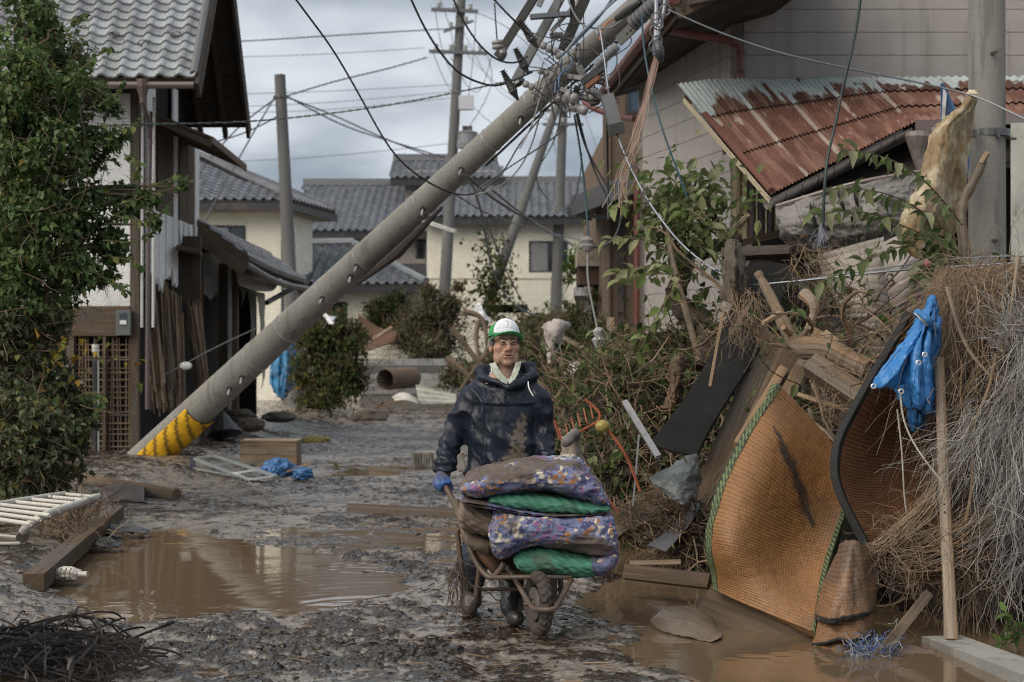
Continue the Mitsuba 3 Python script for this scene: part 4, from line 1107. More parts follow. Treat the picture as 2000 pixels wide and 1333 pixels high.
for i, (pp, n, Y) in enumerate(sprays):
    spray(pt, 'persimmon', PL(*[(*q, Y + .1 * j) for j, q in enumerate(pp)]), n, 100 + i)
stk = obj('support_stake', tube(PL((1300, 442, 15.1), (1318, 530, 15.0), (1366, 705, 14.8)), [.022, .028, .03], 9, tone=13), 'wood', label='weathered pale wooden stake tied to the hooked tree trunk', cat='stake')
obj('binding', paint(tube(cr(PL((1312, 556, 14.9), (1325, 551, 14.85), (1342, 553, 15.2), (1332, 560, 15.3)), 14), .012, 6), (.16, .13, .07), .3), 'vc_matte', stk)
fr_ = obj('persimmon', paint(ico(P(1444, 591, 13.9), (.028, .028, .045), 3, .06), (.42, .13, .06), .2), 'vc_satin', label='small orange red persimmon hanging in dry straw before the black board', cat='fruit')
obj('persimmon', paint(ico(P(1812, 516, 12.6), (.03, .03, .028), 3, .06, 2, 3), (.20, .05, .04), .2), 'vc_satin', label='red fruit stuck under the sack below the thick pole', cat='fruit')
obj('persimmon', paint(ico(P(1176, 833, 11.6), (.05, .05, .045), 3, .08, 2, 5), (.26, .20, .06), .2), 'vc_satin', label='yellowish round fruit on the orange tube frame', cat='fruit')

# leafy branches caught beside the sack
leaf_set('branch', .135, .56, [(.085, .125, .05), (.13, .165, .075), (.19, .205, .11), (.24, .24, .155)], curl=2.0)
lb = thing('fallen_branch', 'broken leafy branch reaching left from the sack across the gutter', 'branch')
obj('stem', tube(cr(PL((1926, 300, 13.6), (1908, 345, 13.6), (1886, 385, 13.6), (1878, 430, 13.55), (1884, 500, 13.5), (1870, 560, 13.4)), 30), np.linspace(.03, .055, 30) * (1 + .1 * rng(5).normal(size=30)), 9, tone=6), 'wood', lb)
obj('splinter', beam(P(1918, 318, 13.58), P(1930, 298, 13.55), .04, .03, 17), 'wood', lb)
for i, (pp, n) in enumerate(((((1880, 440), (1800, 348), (1720, 305), (1640, 290)), 34), (((1870, 470), (1780, 400), (1700, 372), (1622, 368)), 32), (((1868, 480), (1775, 446), (1690, 415), (1588, 420)), 32), (((1870, 500), (1790, 478), (1700, 505), (1592, 556)), 34),
                              (((1880, 500), (1830, 470), (1805, 410)), 14), (((1875, 510), (1815, 520), (1790, 560)), 20), (((1872, 520), (1850, 540), (1830, 590)), 16), (((1880, 520), (1840, 500), (1800, 530)), 16), (((1900, 530), (1940, 540), (2000, 520)), 10), (((1870, 530), (1845, 600), (1840, 640)), 12))):
    spray(lb, 'branch', PL(*[(*q, 13.3 - .25 * j) for j, q in enumerate(pp)]), n, 300 + i, droop=.55)
obj('sawn_log', tube(PL((1798, 478, 12.9), (1806, 482, 13.6)), .035, 12, tone=9), 'wood', label='cut log end with rings sticking out under the sack', cat='log')

# ---------------------------------------------------------------- heaps: what the flood piled up
def heap(name, label, cat_, blobs, seed, twig=900, leaf=900, size=.10, green=.4, rgb=(.075, .06, .045)):
    """a pile as one mass (soil and litter under tangled twigs and leaves)"""
    k = thing(name, label, cat_)
    labels[k]['kind'] = 'stuff'
    g = rng(seed)
    ms, pos = [], []
    for i, (px, py, Y, rx, rz) in enumerate(blobs):
        c = P(px, py, Y)
        ms.append(paint(ico(c, (rx, rx * .8, rz), 4, .35, 1.6, seed + i), rgb, .6, 5, i))
        d = nrm(g.normal(0, 1, (int(400 * rx * rz + 200), 3)) + [0, -.5, .3])
        pos.append(c + d * np.array([rx, rx * .8, rz]) * g.uniform(.85, 1.12, (len(d), 1)))
    obj('litter', cat(ms), 'vc_rough', k, smooth=True, kind='stuff')
    pos = np.vstack(pos)
    pk = pos[g.integers(len(pos), size=twig)]
    W = wander(twig, 6, pk, [0, -.3, .1], g.uniform(.2, .75, twig), .35, seed, .12, 1.0)
    m = vtube(W, np.array([1, .9, .8, .7, .5, .3]) * g.uniform(.003, .010, (twig, 1)), 3)
    m.uv[:, 1] = m.uv[:, 1] % 90 + 100 * np.repeat(g.integers(2, 15, twig), 18)
    obj('twigs', m, 'wood', k, kind='stuff')
    if leaf:
        pl = np.vstack([W[:, 3:].reshape(-1, 3)[g.integers(twig * 3, size=leaf // 2)], pos[g.integers(len(pos), size=leaf - leaf // 2)]]) + g.normal(0, .03, (leaf, 3))
        obj('leaves', leaves(pl, [0, -.4, 0], size, .6, [((.05, .072, .028), 2.5 * green), ((.10, .125, .055), 2.5 * green), ((.17, .19, .10), 2 * green), ((.10, .075, .045), 2 * (1 - green)), ((.16, .13, .09), 2 * (1 - green))], seed + 1), 'vc_leaf', k, kind='stuff')
    return k
heap('debris_heap', 'dark tangled heap of roots and litter filling the right side under the mats', 'debris', [(1560, 980, 12.9, .6, .5), (1720, 930, 12.9, .6, .6), (1850, 850, 11.6, .6, .8), (1960, 900, 11.0, .8, 1.0), (2080, 900, 11, .9, 1.1), (1500, 1030, 12.9, .5, .35), (1800, 1080, 10.8, .8, .5), (1950, 1120, 10.2, .7, .55), (1680, 1100, 11.0, .7, .4)], 20, 1200, 300, .08, .25, (.015, .012, .009))
heap('debris_heap', 'pile of green branches and flood litter right behind the worker', 'debris', [(1090, 800, 19, .42, .30), (1160, 800, 17, .48, .42), (1230, 830, 15, .45, .45), (1290, 780, 16, .42, .55), (1345, 790, 15.5, .40, .5), (1150, 890, 15, .45, .28), (1235, 930, 13.5, .45, .28), (1360, 720, 16, .32, .35), (1200, 760, 19, .45, .35), (1120, 850, 16, .4, .3)], 21, 4200, 10000, .105, .85, (.030, .025, .018))
heap('debris_heap', 'far mound of dark brush and rubble before the cream tiled wall', 'debris', [(1030, 690, 40, .7, .6), (1060, 655, 38, .7, .5), (1110, 670, 34, .65, .55), (985, 720, 40, .6, .4), (1160, 690, 30, .65, .6), (1205, 720, 27, .55, .5), (1090, 720, 28, .65, .5), (910, 735, 44, .6, .3), (1050, 730, 31, .6, .45), (1240, 730, 24, .45, .5)], 22, 4200, 8000, .15, .6, (.034, .027, .02))
heap('debris_heap', 'matted root ball with straw lying in water at the foot of the planks', 'debris', [(1352, 1035, 12.0, .17, .2), (1370, 1062, 11.9, .14, .12), (1325, 1050, 12.2, .12, .1)], 24, 500, 120, .05, .3, (.06, .047, .034))

# ---------------------------------------------------------------- boards, planks, sheets, logs on the heap
V = patch([[(1266, 870, 12.5), (1384, 703, 13.2), (1432, 590, 13.8), (1470, 505, 14.1)], [(1362, 893, 12.3), (1430, 770, 12.8), (1500, 655, 13.4), (1545, 520, 13.9)]], 24, 40, .012, 2, 3)
obj('black_board', paint(shell(V, .02), (.009, .0085, .0085), .7, 5), 'vc_rough', smooth=True, label='large black board leaning on the heap behind the planks', cat='board')
for i, (a, b, w, h, tone, lab) in enumerate((
        ((1372, 985, 12.3), (1512, 655, 13.4), .20, .04, 4, 'dark brown plank leaning close to the right edge of the black board'),
        ((1392, 1000, 12.0), (1535, 690, 13.0), .12, .05, 7, 'second dark plank from the black board, leaning to the right'),
        ((1415, 985, 11.8), (1560, 660, 12.9), .16, .04, 5, 'wide dark plank leaning just left of the green edged mat'),
        ((1432, 965, 11.6), (1600, 650, 12.7), .10, .06, 10, 'reddish brown plank leaning behind the green edged mat'),
        ((1584, 712, 11.5), (1690, 782, 11.2), .14, .13, 6, 'short split timber beam above the dark mat'),
        ((1552, 770, 12.0), (1668, 808, 11.8), .03, .05, 12, 'thin pale batten under the split timber beam'),
        ((1560, 730, 12.4), (1625, 655, 12.6), .12, .03, 17, 'fresh splintered tan board rising behind the log'),
        ((1412, 498, 14.2), (1545, 492, 14.0), .08, .13, 1, 'charred black beam end above the black board'),
        ((1440, 870, 12.0), (1530, 720, 12.6), .07, .04, 15, 'pale split edge strip between the dark planks'),
        ((1190, 1035, 11.8), (1312, 966, 12.6), .16, .14, 8, None),
        ((1222, 1117, 10.6), (1388, 1136, 10.2), .09, .06, 5, 'dark squared timber lying in the puddle left of the mat'),
        ((1230, 1100, 10.9), (1330, 1098, 10.8), .03, .03, 12, 'thin stick in the water above the squared timber'),
        ((1385, 720, 13.3), (1470, 585, 13.6), .025, .025, 11, 'thin stick leaning on the black board'),
        ((1386, 755, 12.6), (1412, 610, 12.8), .02, .016, 13, 'pale straight stick hanging in front of the black board'),
        ((1700, 1300, 8.45), (1812, 1160, 9.1), .05, .03, 6, 'thin brown stick leaning from the water to the straw bundle'),
        ((1655, 1118, 9.3), (1712, 1118, 9.3), .10, .02, 5, 'small dark shelf board under the dark mat'),
        ((1375, 1172, 9.6), (1590, 1262, 9.1), .30, .02, 3, 'dark board lying in water under the green edged mat'))):
    k = obj('log' if lab is None else ('timber_beam' if h > .07 else 'plank' if w > .06 else 'stick'), beam(P(*a), P(*b), w, h, tone, up=(0, -1, .3)), 'wood',
            label=lab or 'rough fibrous log lying across the litter right of the wheelbarrow', cat='log' if lab is None else ('beam' if h > .07 else 'plank' if w > .06 else 'stick'))
    if lab is None:
        g = rng(77)
        st = P(1190, 1035, 11.8) + (P(1312, 966, 12.6) - P(1190, 1035, 11.8)) * g.uniform(0, 1, (420, 1)) + g.normal(0, .06, (420, 3))
        m = vtube(wander(420, 5, st, [0, -.5, -.4], g.uniform(.08, .3, 420), .4, 9, .2, .8), np.array([1, .9, .7, .5, .3]) * .004, 3)
        m.uv[:, 1] = m.uv[:, 1] % 90 + 100 * np.repeat(g.integers(5, 14, 420), 15)
        obj('fibres', m, 'wood', k, kind='stuff')
V = patch([[(1266, 936, 11.7), (1310, 912, 11.8), (1350, 892, 12.0)], [(1298, 962, 11.6), (1330, 940, 11.6), (1366, 896, 12.0)], [(1333, 987, 11.5), (1350, 972, 11.6), (1362, 955, 11.8)]], 24, 24, .012, 4, 2)
obj('metal_sheet', paint(shell(crumple(V, .03, 5, 2), .006), (.065, .072, .077), .8, 7), 'vc_satin', smooth=False, label='bent bluish grey metal sheet below the black board', cat='sheet')
V = patch([[(1264, 1066, 11.7), (1318, 1022, 11.9), (1338, 978, 12.0)], [(1300, 1078, 11.5), (1345, 1030, 11.7), (1368, 985, 11.9)]], 16, 16, .02, 3, 4)
obj('metal_sheet', paint(shell(V, .008), (.075, .075, .08), .5, 5), 'vc_satin', smooth=True, label='dark grey sheet standing in the water under the metal sheet', cat='sheet')
obj('bare_log', tube(cr(PL((1480, 533, 12.7), (1500, 570, 12.6), (1522, 614, 12.4), (1546, 662, 12.2), (1572, 680, 12.0), (1618, 682, 11.8), (1650, 700, 11.7), (1695, 722, 11.6)), 48), np.interp(np.linspace(0, 1, 48), [0, .5, .6, 1], [.03, .052, .08, .075]) * (1 + .07 * rng(6).normal(size=48)), 12, tone=8), 'wood', label='bare grey barked log bent across the heap above the black board', cat='log')
kk = 'bare_log'
for a, b in (((1522, 614), (1490, 632)), ((1546, 655), (1530, 640)), ((1560, 668), (1580, 640))):
    obj('stub', tube(PL((*a, 12.2), (*b, 12.05)), [.025, .018], 7, tone=15), 'wood', kk)
obj('bare_log', tube(cr(PL((1570, 575, 12.8), (1590, 596, 12.7), (1588, 618, 12.7), (1575, 645, 12.7)), 14), [.05, .05, .045, .045, .045, .04, .04, .035, .03, .03, .028, .025, .022, .02], 9, tone=14), 'wood', label='short splintered reddish branch stub hanging behind the bare log', cat='log')
def pleats(rows, n, m_, amp, f, seed):
    V = patch(rows, n, m_, .012, 6, seed)
    s = np.linspace(0, 1, m_)[None]
    t = np.linspace(0, 1, n)[:, None]
    a = np.sin(s * f + 1.2 * np.sin(t * 3 + seed)) * amp * np.sin(np.clip(t * 1.3, 0, 1) * 2.6) + np.sin(s * f * 2.3 + t * 4) * amp * .35
    V[:, :, 1] += a
    return crumple(V, amp * .8, 7, seed, .35, (1.4, 1.4, .5))
V = pleats([[(1418, 474, 13.9), (1432, 470, 13.75), (1446, 476, 13.9)], [(1414, 530, 13.75), (1434, 522, 13.5), (1456, 530, 13.75)], [(1408, 585, 13.75), (1438, 592, 13.6), (1466, 580, 13.8)]], 60, 60, .04, 13, 4)
obj('brown_cloth', paint(shell(V, .006), (.085, .064, .052), .4, 9), 'vc_cloth', smooth=True, label='folded brown cloth hanging over the charred beam', cat='cloth')
V = patch([[(1300, 700, 14.6), (1320, 690, 14.4), (1336, 705, 14.6)], [(1308, 735, 14.5), (1322, 730, 14.2), (1332, 740, 14.5)], [(1296, 800, 14.4), (1312, 795, 14.2), (1330, 780, 14.5)]], 40, 30, .06, 4, 6)
obj('brown_cloth', paint(shell(crumple(V, .08, 7, 5, .3, (1.5, 1.5, .5)), .006), (.10, .066, .045), .4, 5), 'vc_cloth', smooth=True, label='twisted reddish brown rag in the branches left of the black board', cat='cloth')

# ---------------------------------------------------------------- tatami mats
def mat_colours(m, base, seed, stain=.35):
    k = meshkit.fbm(m.v * [4, 4, 4], 4, seed)
    f = meshkit.fbm(m.v * 55, 2, seed + 1)
    c = np.asarray(base) * (.62 + .45 * k + .32 * f)[:, None]
    s = sstep(.58, .72, meshkit.fbm(m.v * 2.2 + 9, 4, seed + 2))[:, None] * stain
    return np.clip(c * (1 - s) + np.array([.085, .065, .05]) * s, .005, 1)
def tatami(label, cols, rgb, nu, nv, seed, t=.05, wr=.012, crm=0.0):
    """returns the sheet, its outward normals, the woven front and the plain back"""
    k = thing('tatami_mat', label, 'tatami mat')
    n, mm = nu * 6 + 1, nv * 4 + 1
    V = patch(cols, mm, n, wr, 3, seed)
    if crm:
        V = crumple(V, crm, 6, seed, .3)
    N = normals(V)
    N = N if N[:, :, 1].mean() < 0 else -N
    gu, gv = np.abs(((np.arange(n) / 6) % 1) - .5) * 2, np.abs(((np.arange(mm) / 4) % 1) - .5) * 2
    gu, gv = sstep(.55, 1, gu)[None, :], sstep(.5, 1, gv)[:, None] * .6
    gr = np.maximum(gu, gv) * (.55 + .6 * meshkit.noise(V * 40, seed))
    front = gridm(V + N * (t / 2 - .0035 * gr)[..., None])
    front.uv = None
    front.c = mat_colours(front, rgb, seed) * (1 - .52 * gr.reshape(-1, 1))
    if np.einsum('ij,ij->i', vn_(front), N.reshape(-1, 3)).mean() < 0:
        front.f = front.f[:, ::-1]
    Vb = V[::4, ::6] - N[::4, ::6] * .004
    back = shell(Vb, t - .010)
    back.uv = None
    back.c = mat_colours(back, np.array(rgb) * .8, seed)
    return k, V, N, front, back
def vn_(m):
    n = np.zeros_like(m.v)
    fc = np.cross(m.v[m.f[:, 1]] - m.v[m.f[:, 0]], m.v[m.f[:, 2]] - m.v[m.f[:, 0]])
    for k in range(3):
        np.add.at(n, m.f[:, k], fc)
    return nrm(n)

k, V, N, m, bk2 = tatami('orange brown woven mat with green patterned edge standing in the puddle', [
    [(1511, 752, 10.4), (1468, 832, 10.1), (1421, 930, 9.8), (1389, 1035, 9.55), (1390, 1095, 9.5), (1396, 1152, 9.5)],
    [(1556, 796, 10.5), (1518, 872, 10.0), (1478, 962, 9.62), (1452, 1052, 9.38), (1450, 1112, 9.36), (1457, 1180, 9.36)],
    [(1606, 853, 10.55), (1573, 922, 10.12), (1545, 1002, 9.85), (1522, 1080, 9.6), (1520, 1142, 9.38), (1524, 1210, 9.2)],
    [(1656, 912, 10.5), (1652, 980, 10.2), (1642, 1035, 9.95), (1622, 1102, 9.6), (1606, 1165, 9.3), (1594, 1242, 9.02)]], (.245, .118, .042), 66, 46, 4, crm=.005)
# the dark split stain down the crease
q = np.array([P(*c) for c in ((1512, 835, 10.05), (1540, 900, 10.0), (1575, 985, 9.9), (1592, 1030, 9.8))])
qq = cr(q, 30)
dd = np.min(np.linalg.norm(m.v[:, None, [0, 2]] - qq[None, :, [0, 2]], axis=2) / np.interp(np.arange(30), [0, 6, 18, 29], [.008, .03, .032, .012]), 1)
st_ = np.clip(1.5 - dd + (meshkit.fbm(m.v * [22, 22, 9], 4, 3) - .5) * 2.6, 0, 1)[:, None]
m.c = m.c * (1 - st_) + np.array([.045, .032, .024]) * st_
obj('woven_face', m, 'vc_mat', k, smooth=True)
obj('mat_back', bk2, 'vc_mat', k)
for side, (a, b) in (('left', (0, 11)), ('right', (179, 184))):
    B_ = V[a:b + 1, ::2] + N[a:b + 1, ::2] * .001
    if side == 'left':
        B_[0] += (B_[0] - B_[2]) * .25
    else:
        B_[-1] += (B_[-1] - B_[-3]) * .25
    b_m = shell(B_, .058)
    n1, n2 = B_.shape[:2]
    ii, jj = np.meshgrid(np.arange(n1), np.arange(n2), indexing='ij')
    dm = (np.cos(ii * 1.7) * np.cos(jj * 1.25 + (ii // 3) * 1.57)) > .0
    cc = np.where(dm[..., None], np.array([.022, .034, .024]), np.array([.135, .165, .065])).reshape(-1, 3)
    b_m.c, b_m.uv = np.vstack([cc, cc]) * (.5 + .9 * meshkit.fbm(b_m.v * 9, 3, 3))[:, None], None
    obj('cloth_edge', b_m, 'vc_cloth', k, smooth=True, label='green patterned cloth edging' if side == 'left' else None)
g = rng(3)
fray = wander(160, 4, V[0][g.integers(0, V.shape[1], 160)] + [0, 0, 0], [-1, -.2, .2], .02, .5, 4, 0, .4)
fm = vtube(fray, .0012, 3)
obj('frayed_straw', tn(fm, 14), 'wood', k, kind='stuff')

k, V, N, m, bk2 = tatami('dark brown woven mat with black edge curled under the blue tarp', [
    [(1776, 610, 9.95), (1706, 726, 9.75), (1643, 846, 9.6), (1630, 935, 9.5), (1659, 1010, 9.45), (1693, 1074, 9.4)],
    [(1800, 640, 10.3), (1755, 765, 10.2), (1712, 870, 10.05), (1695, 950, 9.9), (1712, 1010, 9.8), (1735, 1062, 9.7)],
    [(1835, 690, 10.6), (1815, 790, 10.7), (1790, 880, 10.5), (1775, 950, 10.2), (1775, 1000, 10.0), (1780, 1045, 9.8)],
    [(1880, 720, 10.5), (1880, 800, 10.6), (1872, 890, 10.4), (1860, 960, 10.1), (1850, 1000, 9.9), (1845, 1030, 9.75)]], (.20, .088, .042), 62, 46, 7, .035)
obj('woven_face', m, 'vc_mat', k, smooth=True)
obj('mat_back', bk2, 'vc_mat', k)
B_ = V[0:7, ::2].copy()
B_[0] += (B_[0] - B_[2]) * .35
b_m = shell(B_, .042)
b_m.uv = None
obj('cloth_edge', paint(b_m, (.012, .012, .014), .3), 'vc_cloth', k, smooth=True, label='black cloth edging')
k = thing('tatami_mat', 'crumpled brown mat folded into a bundle at the water beside the green edged mat', 'tatami mat')
for i, (rows, nu) in enumerate((
        ([[(1640, 1064, 9.28), (1655, 1056, 9.15), (1672, 1056, 9.1), (1692, 1072, 9.2)], [(1618, 1120, 9.22), (1640, 1126, 9.02), (1668, 1124, 9.0), (1700, 1112, 9.2)], [(1600, 1168, 9.15), (1630, 1182, 8.92), (1668, 1180, 8.92), (1708, 1160, 9.2)], [(1593, 1206, 9.08), (1626, 1214, 8.82), (1668, 1206, 8.86), (1704, 1194, 9.15)]], 20),
        ([[(1606, 1192, 9.1), (1634, 1188, 8.96), (1668, 1190, 8.96), (1706, 1184, 9.2)], [(1597, 1222, 9.02), (1630, 1232, 8.84), (1668, 1230, 8.86), (1702, 1216, 9.1)], [(1584, 1256, 8.95), (1622, 1252, 8.74), (1664, 1248, 8.76), (1698, 1244, 9.05)]], 11),
        ([[(1600, 1236, 9.0), (1628, 1236, 8.88), (1660, 1234, 8.88), (1686, 1232, 9.0)], [(1586, 1268, 8.86), (1620, 1276, 8.72), (1652, 1276, 8.72), (1676, 1264, 8.9)]], 7))):
    n, mm = nu * 6 + 1, 24 * 4 + 1
    V = patch(rows, n, mm, .010, 5, 20 + i)
    t_ = np.linspace(0, 1, n)[:, None]
    u_ = np.linspace(0, 1, mm)[None]
    V[:, :, 1] += (np.sin(u_ * 11 + 2 * t_ + i * 1.7) * .018 + np.sin(u_ * 23 - 3 * t_ + i) * .008) * (.25 + t_)
    V = crumple(V, .012, 7, 4 + i, .4, (1.3, 1.3, .6))
    gu, gv = np.abs(((np.arange(n) / 6) % 1) - .5) * 2, np.abs(((np.arange(mm) / 4) % 1) - .5) * 2
    gr = np.maximum(sstep(.55, 1, gu)[:, None], sstep(.5, 1, gv)[None, :] * .6)
    m = shell(V, .012)
    m.uv = None
    m.c = mat_colours(m, (.20, .105, .052), 11 + i, .65) * (1 - .45 * np.tile(gr.reshape(-1, 1), (2, 1)))
    obj('woven_face', m, 'vc_mat', k, smooth=True)
    for dz in (0, .016)[:1 + (i == 0)]:
        e = V[-1 if dz == 0 else -4, 1:-1:3] + [0, -.006 - dz * .4, dz * .6]
        obj('cloth_edge', paint(tube(e, .008, 6), (.014, .013, .013), .2), 'vc_cloth', k, label='black cloth edging')

# ---------------------------------------------------------------- blue tarpaulin, post, straw, net
bt = thing('blue_tarpaulin', 'bright blue tarpaulin bunched and hanging over the dark mat at the right', 'tarpaulin')
V = pleats([[(1814, 582, 9.55), (1818, 578, 9.5), (1822, 577, 9.5), (1827, 581, 9.55)], [(1792, 630, 9.6), (1806, 624, 9.4), (1820, 622, 9.42), (1831, 632, 9.6)], [(1765, 685, 9.6), (1785, 680, 9.35), (1810, 678, 9.33), (1831, 690, 9.6)], [(1748, 735, 9.6), (1778, 732, 9.3), (1806, 732, 9.3), (1832, 745, 9.6)], [(1752, 768, 9.6), (1780, 776, 9.32), (1806, 782, 9.32), (1830, 790, 9.6)], [(1768, 790, 9.62), (1784, 800, 9.4), (1806, 803, 9.4), (1826, 800, 9.62)]], 90, 80, .035, 24, 1)
BLUE = (.03, .16, .40)
b1 = obj('sheet', paint(shell(V, .004), BLUE, .22, 6), 'vc_tarp', bt, smooth=True)
V2 = pleats([[(1800, 632, 9.45), (1806, 640, 9.4), (1812, 650, 9.5)], [(1760, 672, 9.4), (1772, 690, 9.3), (1785, 706, 9.45)], [(1722, 718, 9.35), (1742, 735, 9.25), (1762, 748, 9.4)], [(1697, 756, 9.4), (1718, 758, 9.3), (1740, 752, 9.4)]], 60, 40, .02, 12, 3)
obj('sheet', paint(shell(V2, .004), BLUE, .22, 6, 2), 'vc_tarp', bt, smooth=True, label='blue flap of the tarpaulin with an eyelet pointing left')
V3 = pleats([[(1775, 780, 9.62), (1790, 785, 9.5), (1812, 790, 9.6)], [(1776, 815, 9.65), (1790, 820, 9.5), (1812, 815, 9.62)], [(1782, 840, 9.68), (1792, 843, 9.6), (1806, 836, 9.68)]], 30, 30, .02, 14, 5)
obj('sheet', paint(shell(V3, .004), np.array(BLUE) * .7, .22, 6, 4), 'vc_tarp', bt, smooth=True)
obj('collar', paint(tube(cr(PL((1790, 612, 9.4), (1808, 622, 9.3), (1826, 640, 9.35), (1830, 622, 9.5), (1815, 605, 9.6)), 30), .022 + .006 * np.sin(np.arange(30)), 8), np.array(BLUE) * .8, .3, 9), 'vc_tarp', bt, smooth=True)
for px, py in ((1706, 755), (1806, 693), (1794, 709), (1760, 765)):
    c = P(px, py, 9.18 if px > 1750 else 9.27)
    obj('eyelet', paint(tube([c + [.013 * math.cos(a), 0, .012 * math.sin(a)] for a in np.linspace(0, 6.4, 14)], .0045, 5, False), (.6, .6, .58), .1), 'vc_metal', bt)
for pp in (((1758, 768, 9.3), (1768, 830, 9.2), (1800, 890, 9.1), (1838, 940, 9.05)), ((1752, 800, 9.35), (1762, 900, 9.3), (1770, 1000, 9.3), (1788, 1052, 9.3)), ((1786, 612, 9.3), (1800, 625, 9.25), (1812, 636, 9.3))):
    obj('cord', paint(tube(cr(PL(*pp), 30), .005, 5), (.33, .30, .26), .3, 30), 'vc_matte', bt)

obj('wooden_post', tube(cr(PL((1834, 700, 9.5), (1840, 850, 9.35), (1846, 1000, 9.2), (1853, 1150, 9.0), (1857, 1252, 8.85)), 24), np.linspace(.028, .036, 24) * (1 + .04 * rng(1).normal(size=24)), 10, tone=14), 'wood', label='pale weathered upright post with nail holes standing in front of the straw', cat='post')
for i, yv in enumerate((985, 1000, 1012, 1045)):
    c = P(1843 + (yv - 985) * .04, yv, 9.165)
    obj('nail_hole', tube([c, c + [0, -.006, 0]], .0045, 6), 'black_void', 'wooden_post')

def straw(name, label, n, starts, dirs, lengths, curl, seed, tones, r=.0022, k=9, grav=.12, spread=.3):
    g = rng(seed)
    W = wander(n, k, starts(g, n), dirs, g.uniform(*lengths, n), curl, seed, grav, spread)
    m = vtube(W, r * g.uniform(.6, 1.5, (n, 1)) * np.linspace(1, .5, k), 3)
    m.uv[:, 1] = m.uv[:, 1] % 90 + 100 * np.repeat(g.integers(*tones, n), k * 3)
    return m
def area(x0, x1, y0, y1, Y0, Y1):
    def f(g, n):
        Y = g.uniform(Y0, Y1, n)
        x, y = g.uniform(x0, x1, n), g.uniform(y0, y1, n)
        return np.stack([(x - CX) / F * Y, Y, CH - (y - HY) / F * Y], 1)
    return f
hs = thing('straw_bundle', 'dry reed and straw thatch hanging from the top of the heap below the thick pole', 'straw')
labels[hs]['kind'] = 'stuff'
obj('straw', cat([straw('', '', 190, area(1850, 1975, 520, 700, 9.45, 9.9), [-.18, -.03, -1], (.3, 1.1), .2, 39, (6, 17), .0026, spread=.32), straw('', '', 120, area(1860, 1950, 700, 980, 9.4, 9.7), [-.25, -.05, -.8], (.2, .7), .22, 40, (6, 17), .0025, spread=.4), straw('', '', 900, area(1830, 1990, 515, 575, 9.6, 11.5), [-.45, -.1, -1], (.3, 1.1), .2, 31, (5, 14)),
                  straw('', '', 700, area(1850, 2010, 520, 700, 9.6, 11), [-.2, -.1, -1], (.3, 1.3), .24, 32, (3, 12)),
                  straw('', '', 160, area(1835, 2010, 530, 560, 9.6, 10.8), [-.2, -.2, .8], (.08, .42), .35, 38, (5, 15), spread=.6), straw('', '', 300, area(1880, 2000, 520, 640, 9.5, 10.5), [.4, -.2, -.4], (.2, .7), .3, 33, (6, 16), spread=.8),
                  straw('', '', 130, area(1845, 1990, 560, 950, 9.4, 10.4), [-.3, -.2, -.8], (.2, .8), .25, 34, (4, 14), .0028, spread=.9)]), 'wood', hs, kind='stuff')
for i, pp in enumerate((((1958, 505), (1962, 560), (1955, 640), (1950, 760), (1940, 830)), ((1905, 720), (1870, 650), (1920, 640), (1990, 660)), ((1865, 820), (1900, 740), (1960, 690), (2010, 560)), ((1990, 500), (1975, 600), (1960, 700)), ((1850, 560), (1890, 680), (1940, 740), (1990, 790)), ((1880, 870), (1930, 760), (1945, 690)), ((1850, 1110), (1890, 1000), (1900, 880)))):
    obj('reed', tube(cr(PL(*[(*q, 9.7 - .08 * i) for q in pp]), 24), np.linspace(.012, .007, 24), 6, tone=11 + i % 5), 'wood', hs)
sb = thing('straw_rope', 'brown bundle of loosened straw rope sagging in front of the wooden post', 'straw')
labels[sb]['kind'] = 'stuff'
g = rng(41)
n = 520
t = np.linspace(0, 1, 14)
a, c_, b = area(1690, 1725, 1062, 1092, 9.3, 9.5)(g, n), area(1730, 1860, 1080, 1190, 9.0, 9.3)(g, n), area(1880, 1955, 990, 1090, 9.1, 9.5)(g, n)
W = (a[:, None] * ((1 - t) ** 2)[:, None] + 2 * c_[:, None] * (t * (1 - t))[:, None] + b[:, None] * (t ** 2)[:, None]) + np.cumsum(g.normal(0, .006, (n, 14, 3)), 1)
m1 = vtube(W, .0026 * g.uniform(.6, 1.4, (n, 1)) * np.ones(14), 3)
m1.uv[:, 1] = m1.uv[:, 1] % 90 + 100 * np.repeat(g.integers(6, 14, n), 14 * 3)
n = 260
a, c_, b = area(1700, 1740, 1060, 1085, 9.2, 9.4)(g, n), area(1790, 1850, 970, 1060, 9.2, 9.5)(g, n), area(1830, 1860, 930, 960, 9.3, 9.6)(g, n)
W = (a[:, None] * ((1 - t) ** 2)[:, None] + 2 * c_[:, None] * (t * (1 - t))[:, None] + b[:, None] * (t ** 2)[:, None]) + np.cumsum(g.normal(0, .005, (n, 14, 3)), 1)
m2 = vtube(W, .0024 * g.uniform(.6, 1.4, (n, 1)) * np.ones(14), 3)
m2.uv[:, 1] = m2.uv[:, 1] % 90 + 100 * np.repeat(g.integers(8, 15, n), 14 * 3)
obj('straw', cat([m1, m2, straw('', '', 420, area(1720, 1930, 1040, 1110, 9.1, 9.5), [0, -.1, .1], (.15, .5), .5, 43, (6, 13), spread=1.2), straw('', '', 260, area(1850, 1950, 1060, 1110, 9.2, 9.5), [0, -.05, -1], (.2, .5), .12, 44, (7, 14))]), 'wood', sb, kind='stuff')
nt = thing('fishing_net', 'grey fibrous netting hanging down the right edge over the heap', 'net')
labels[nt]['kind'] = 'stuff'
ms = []
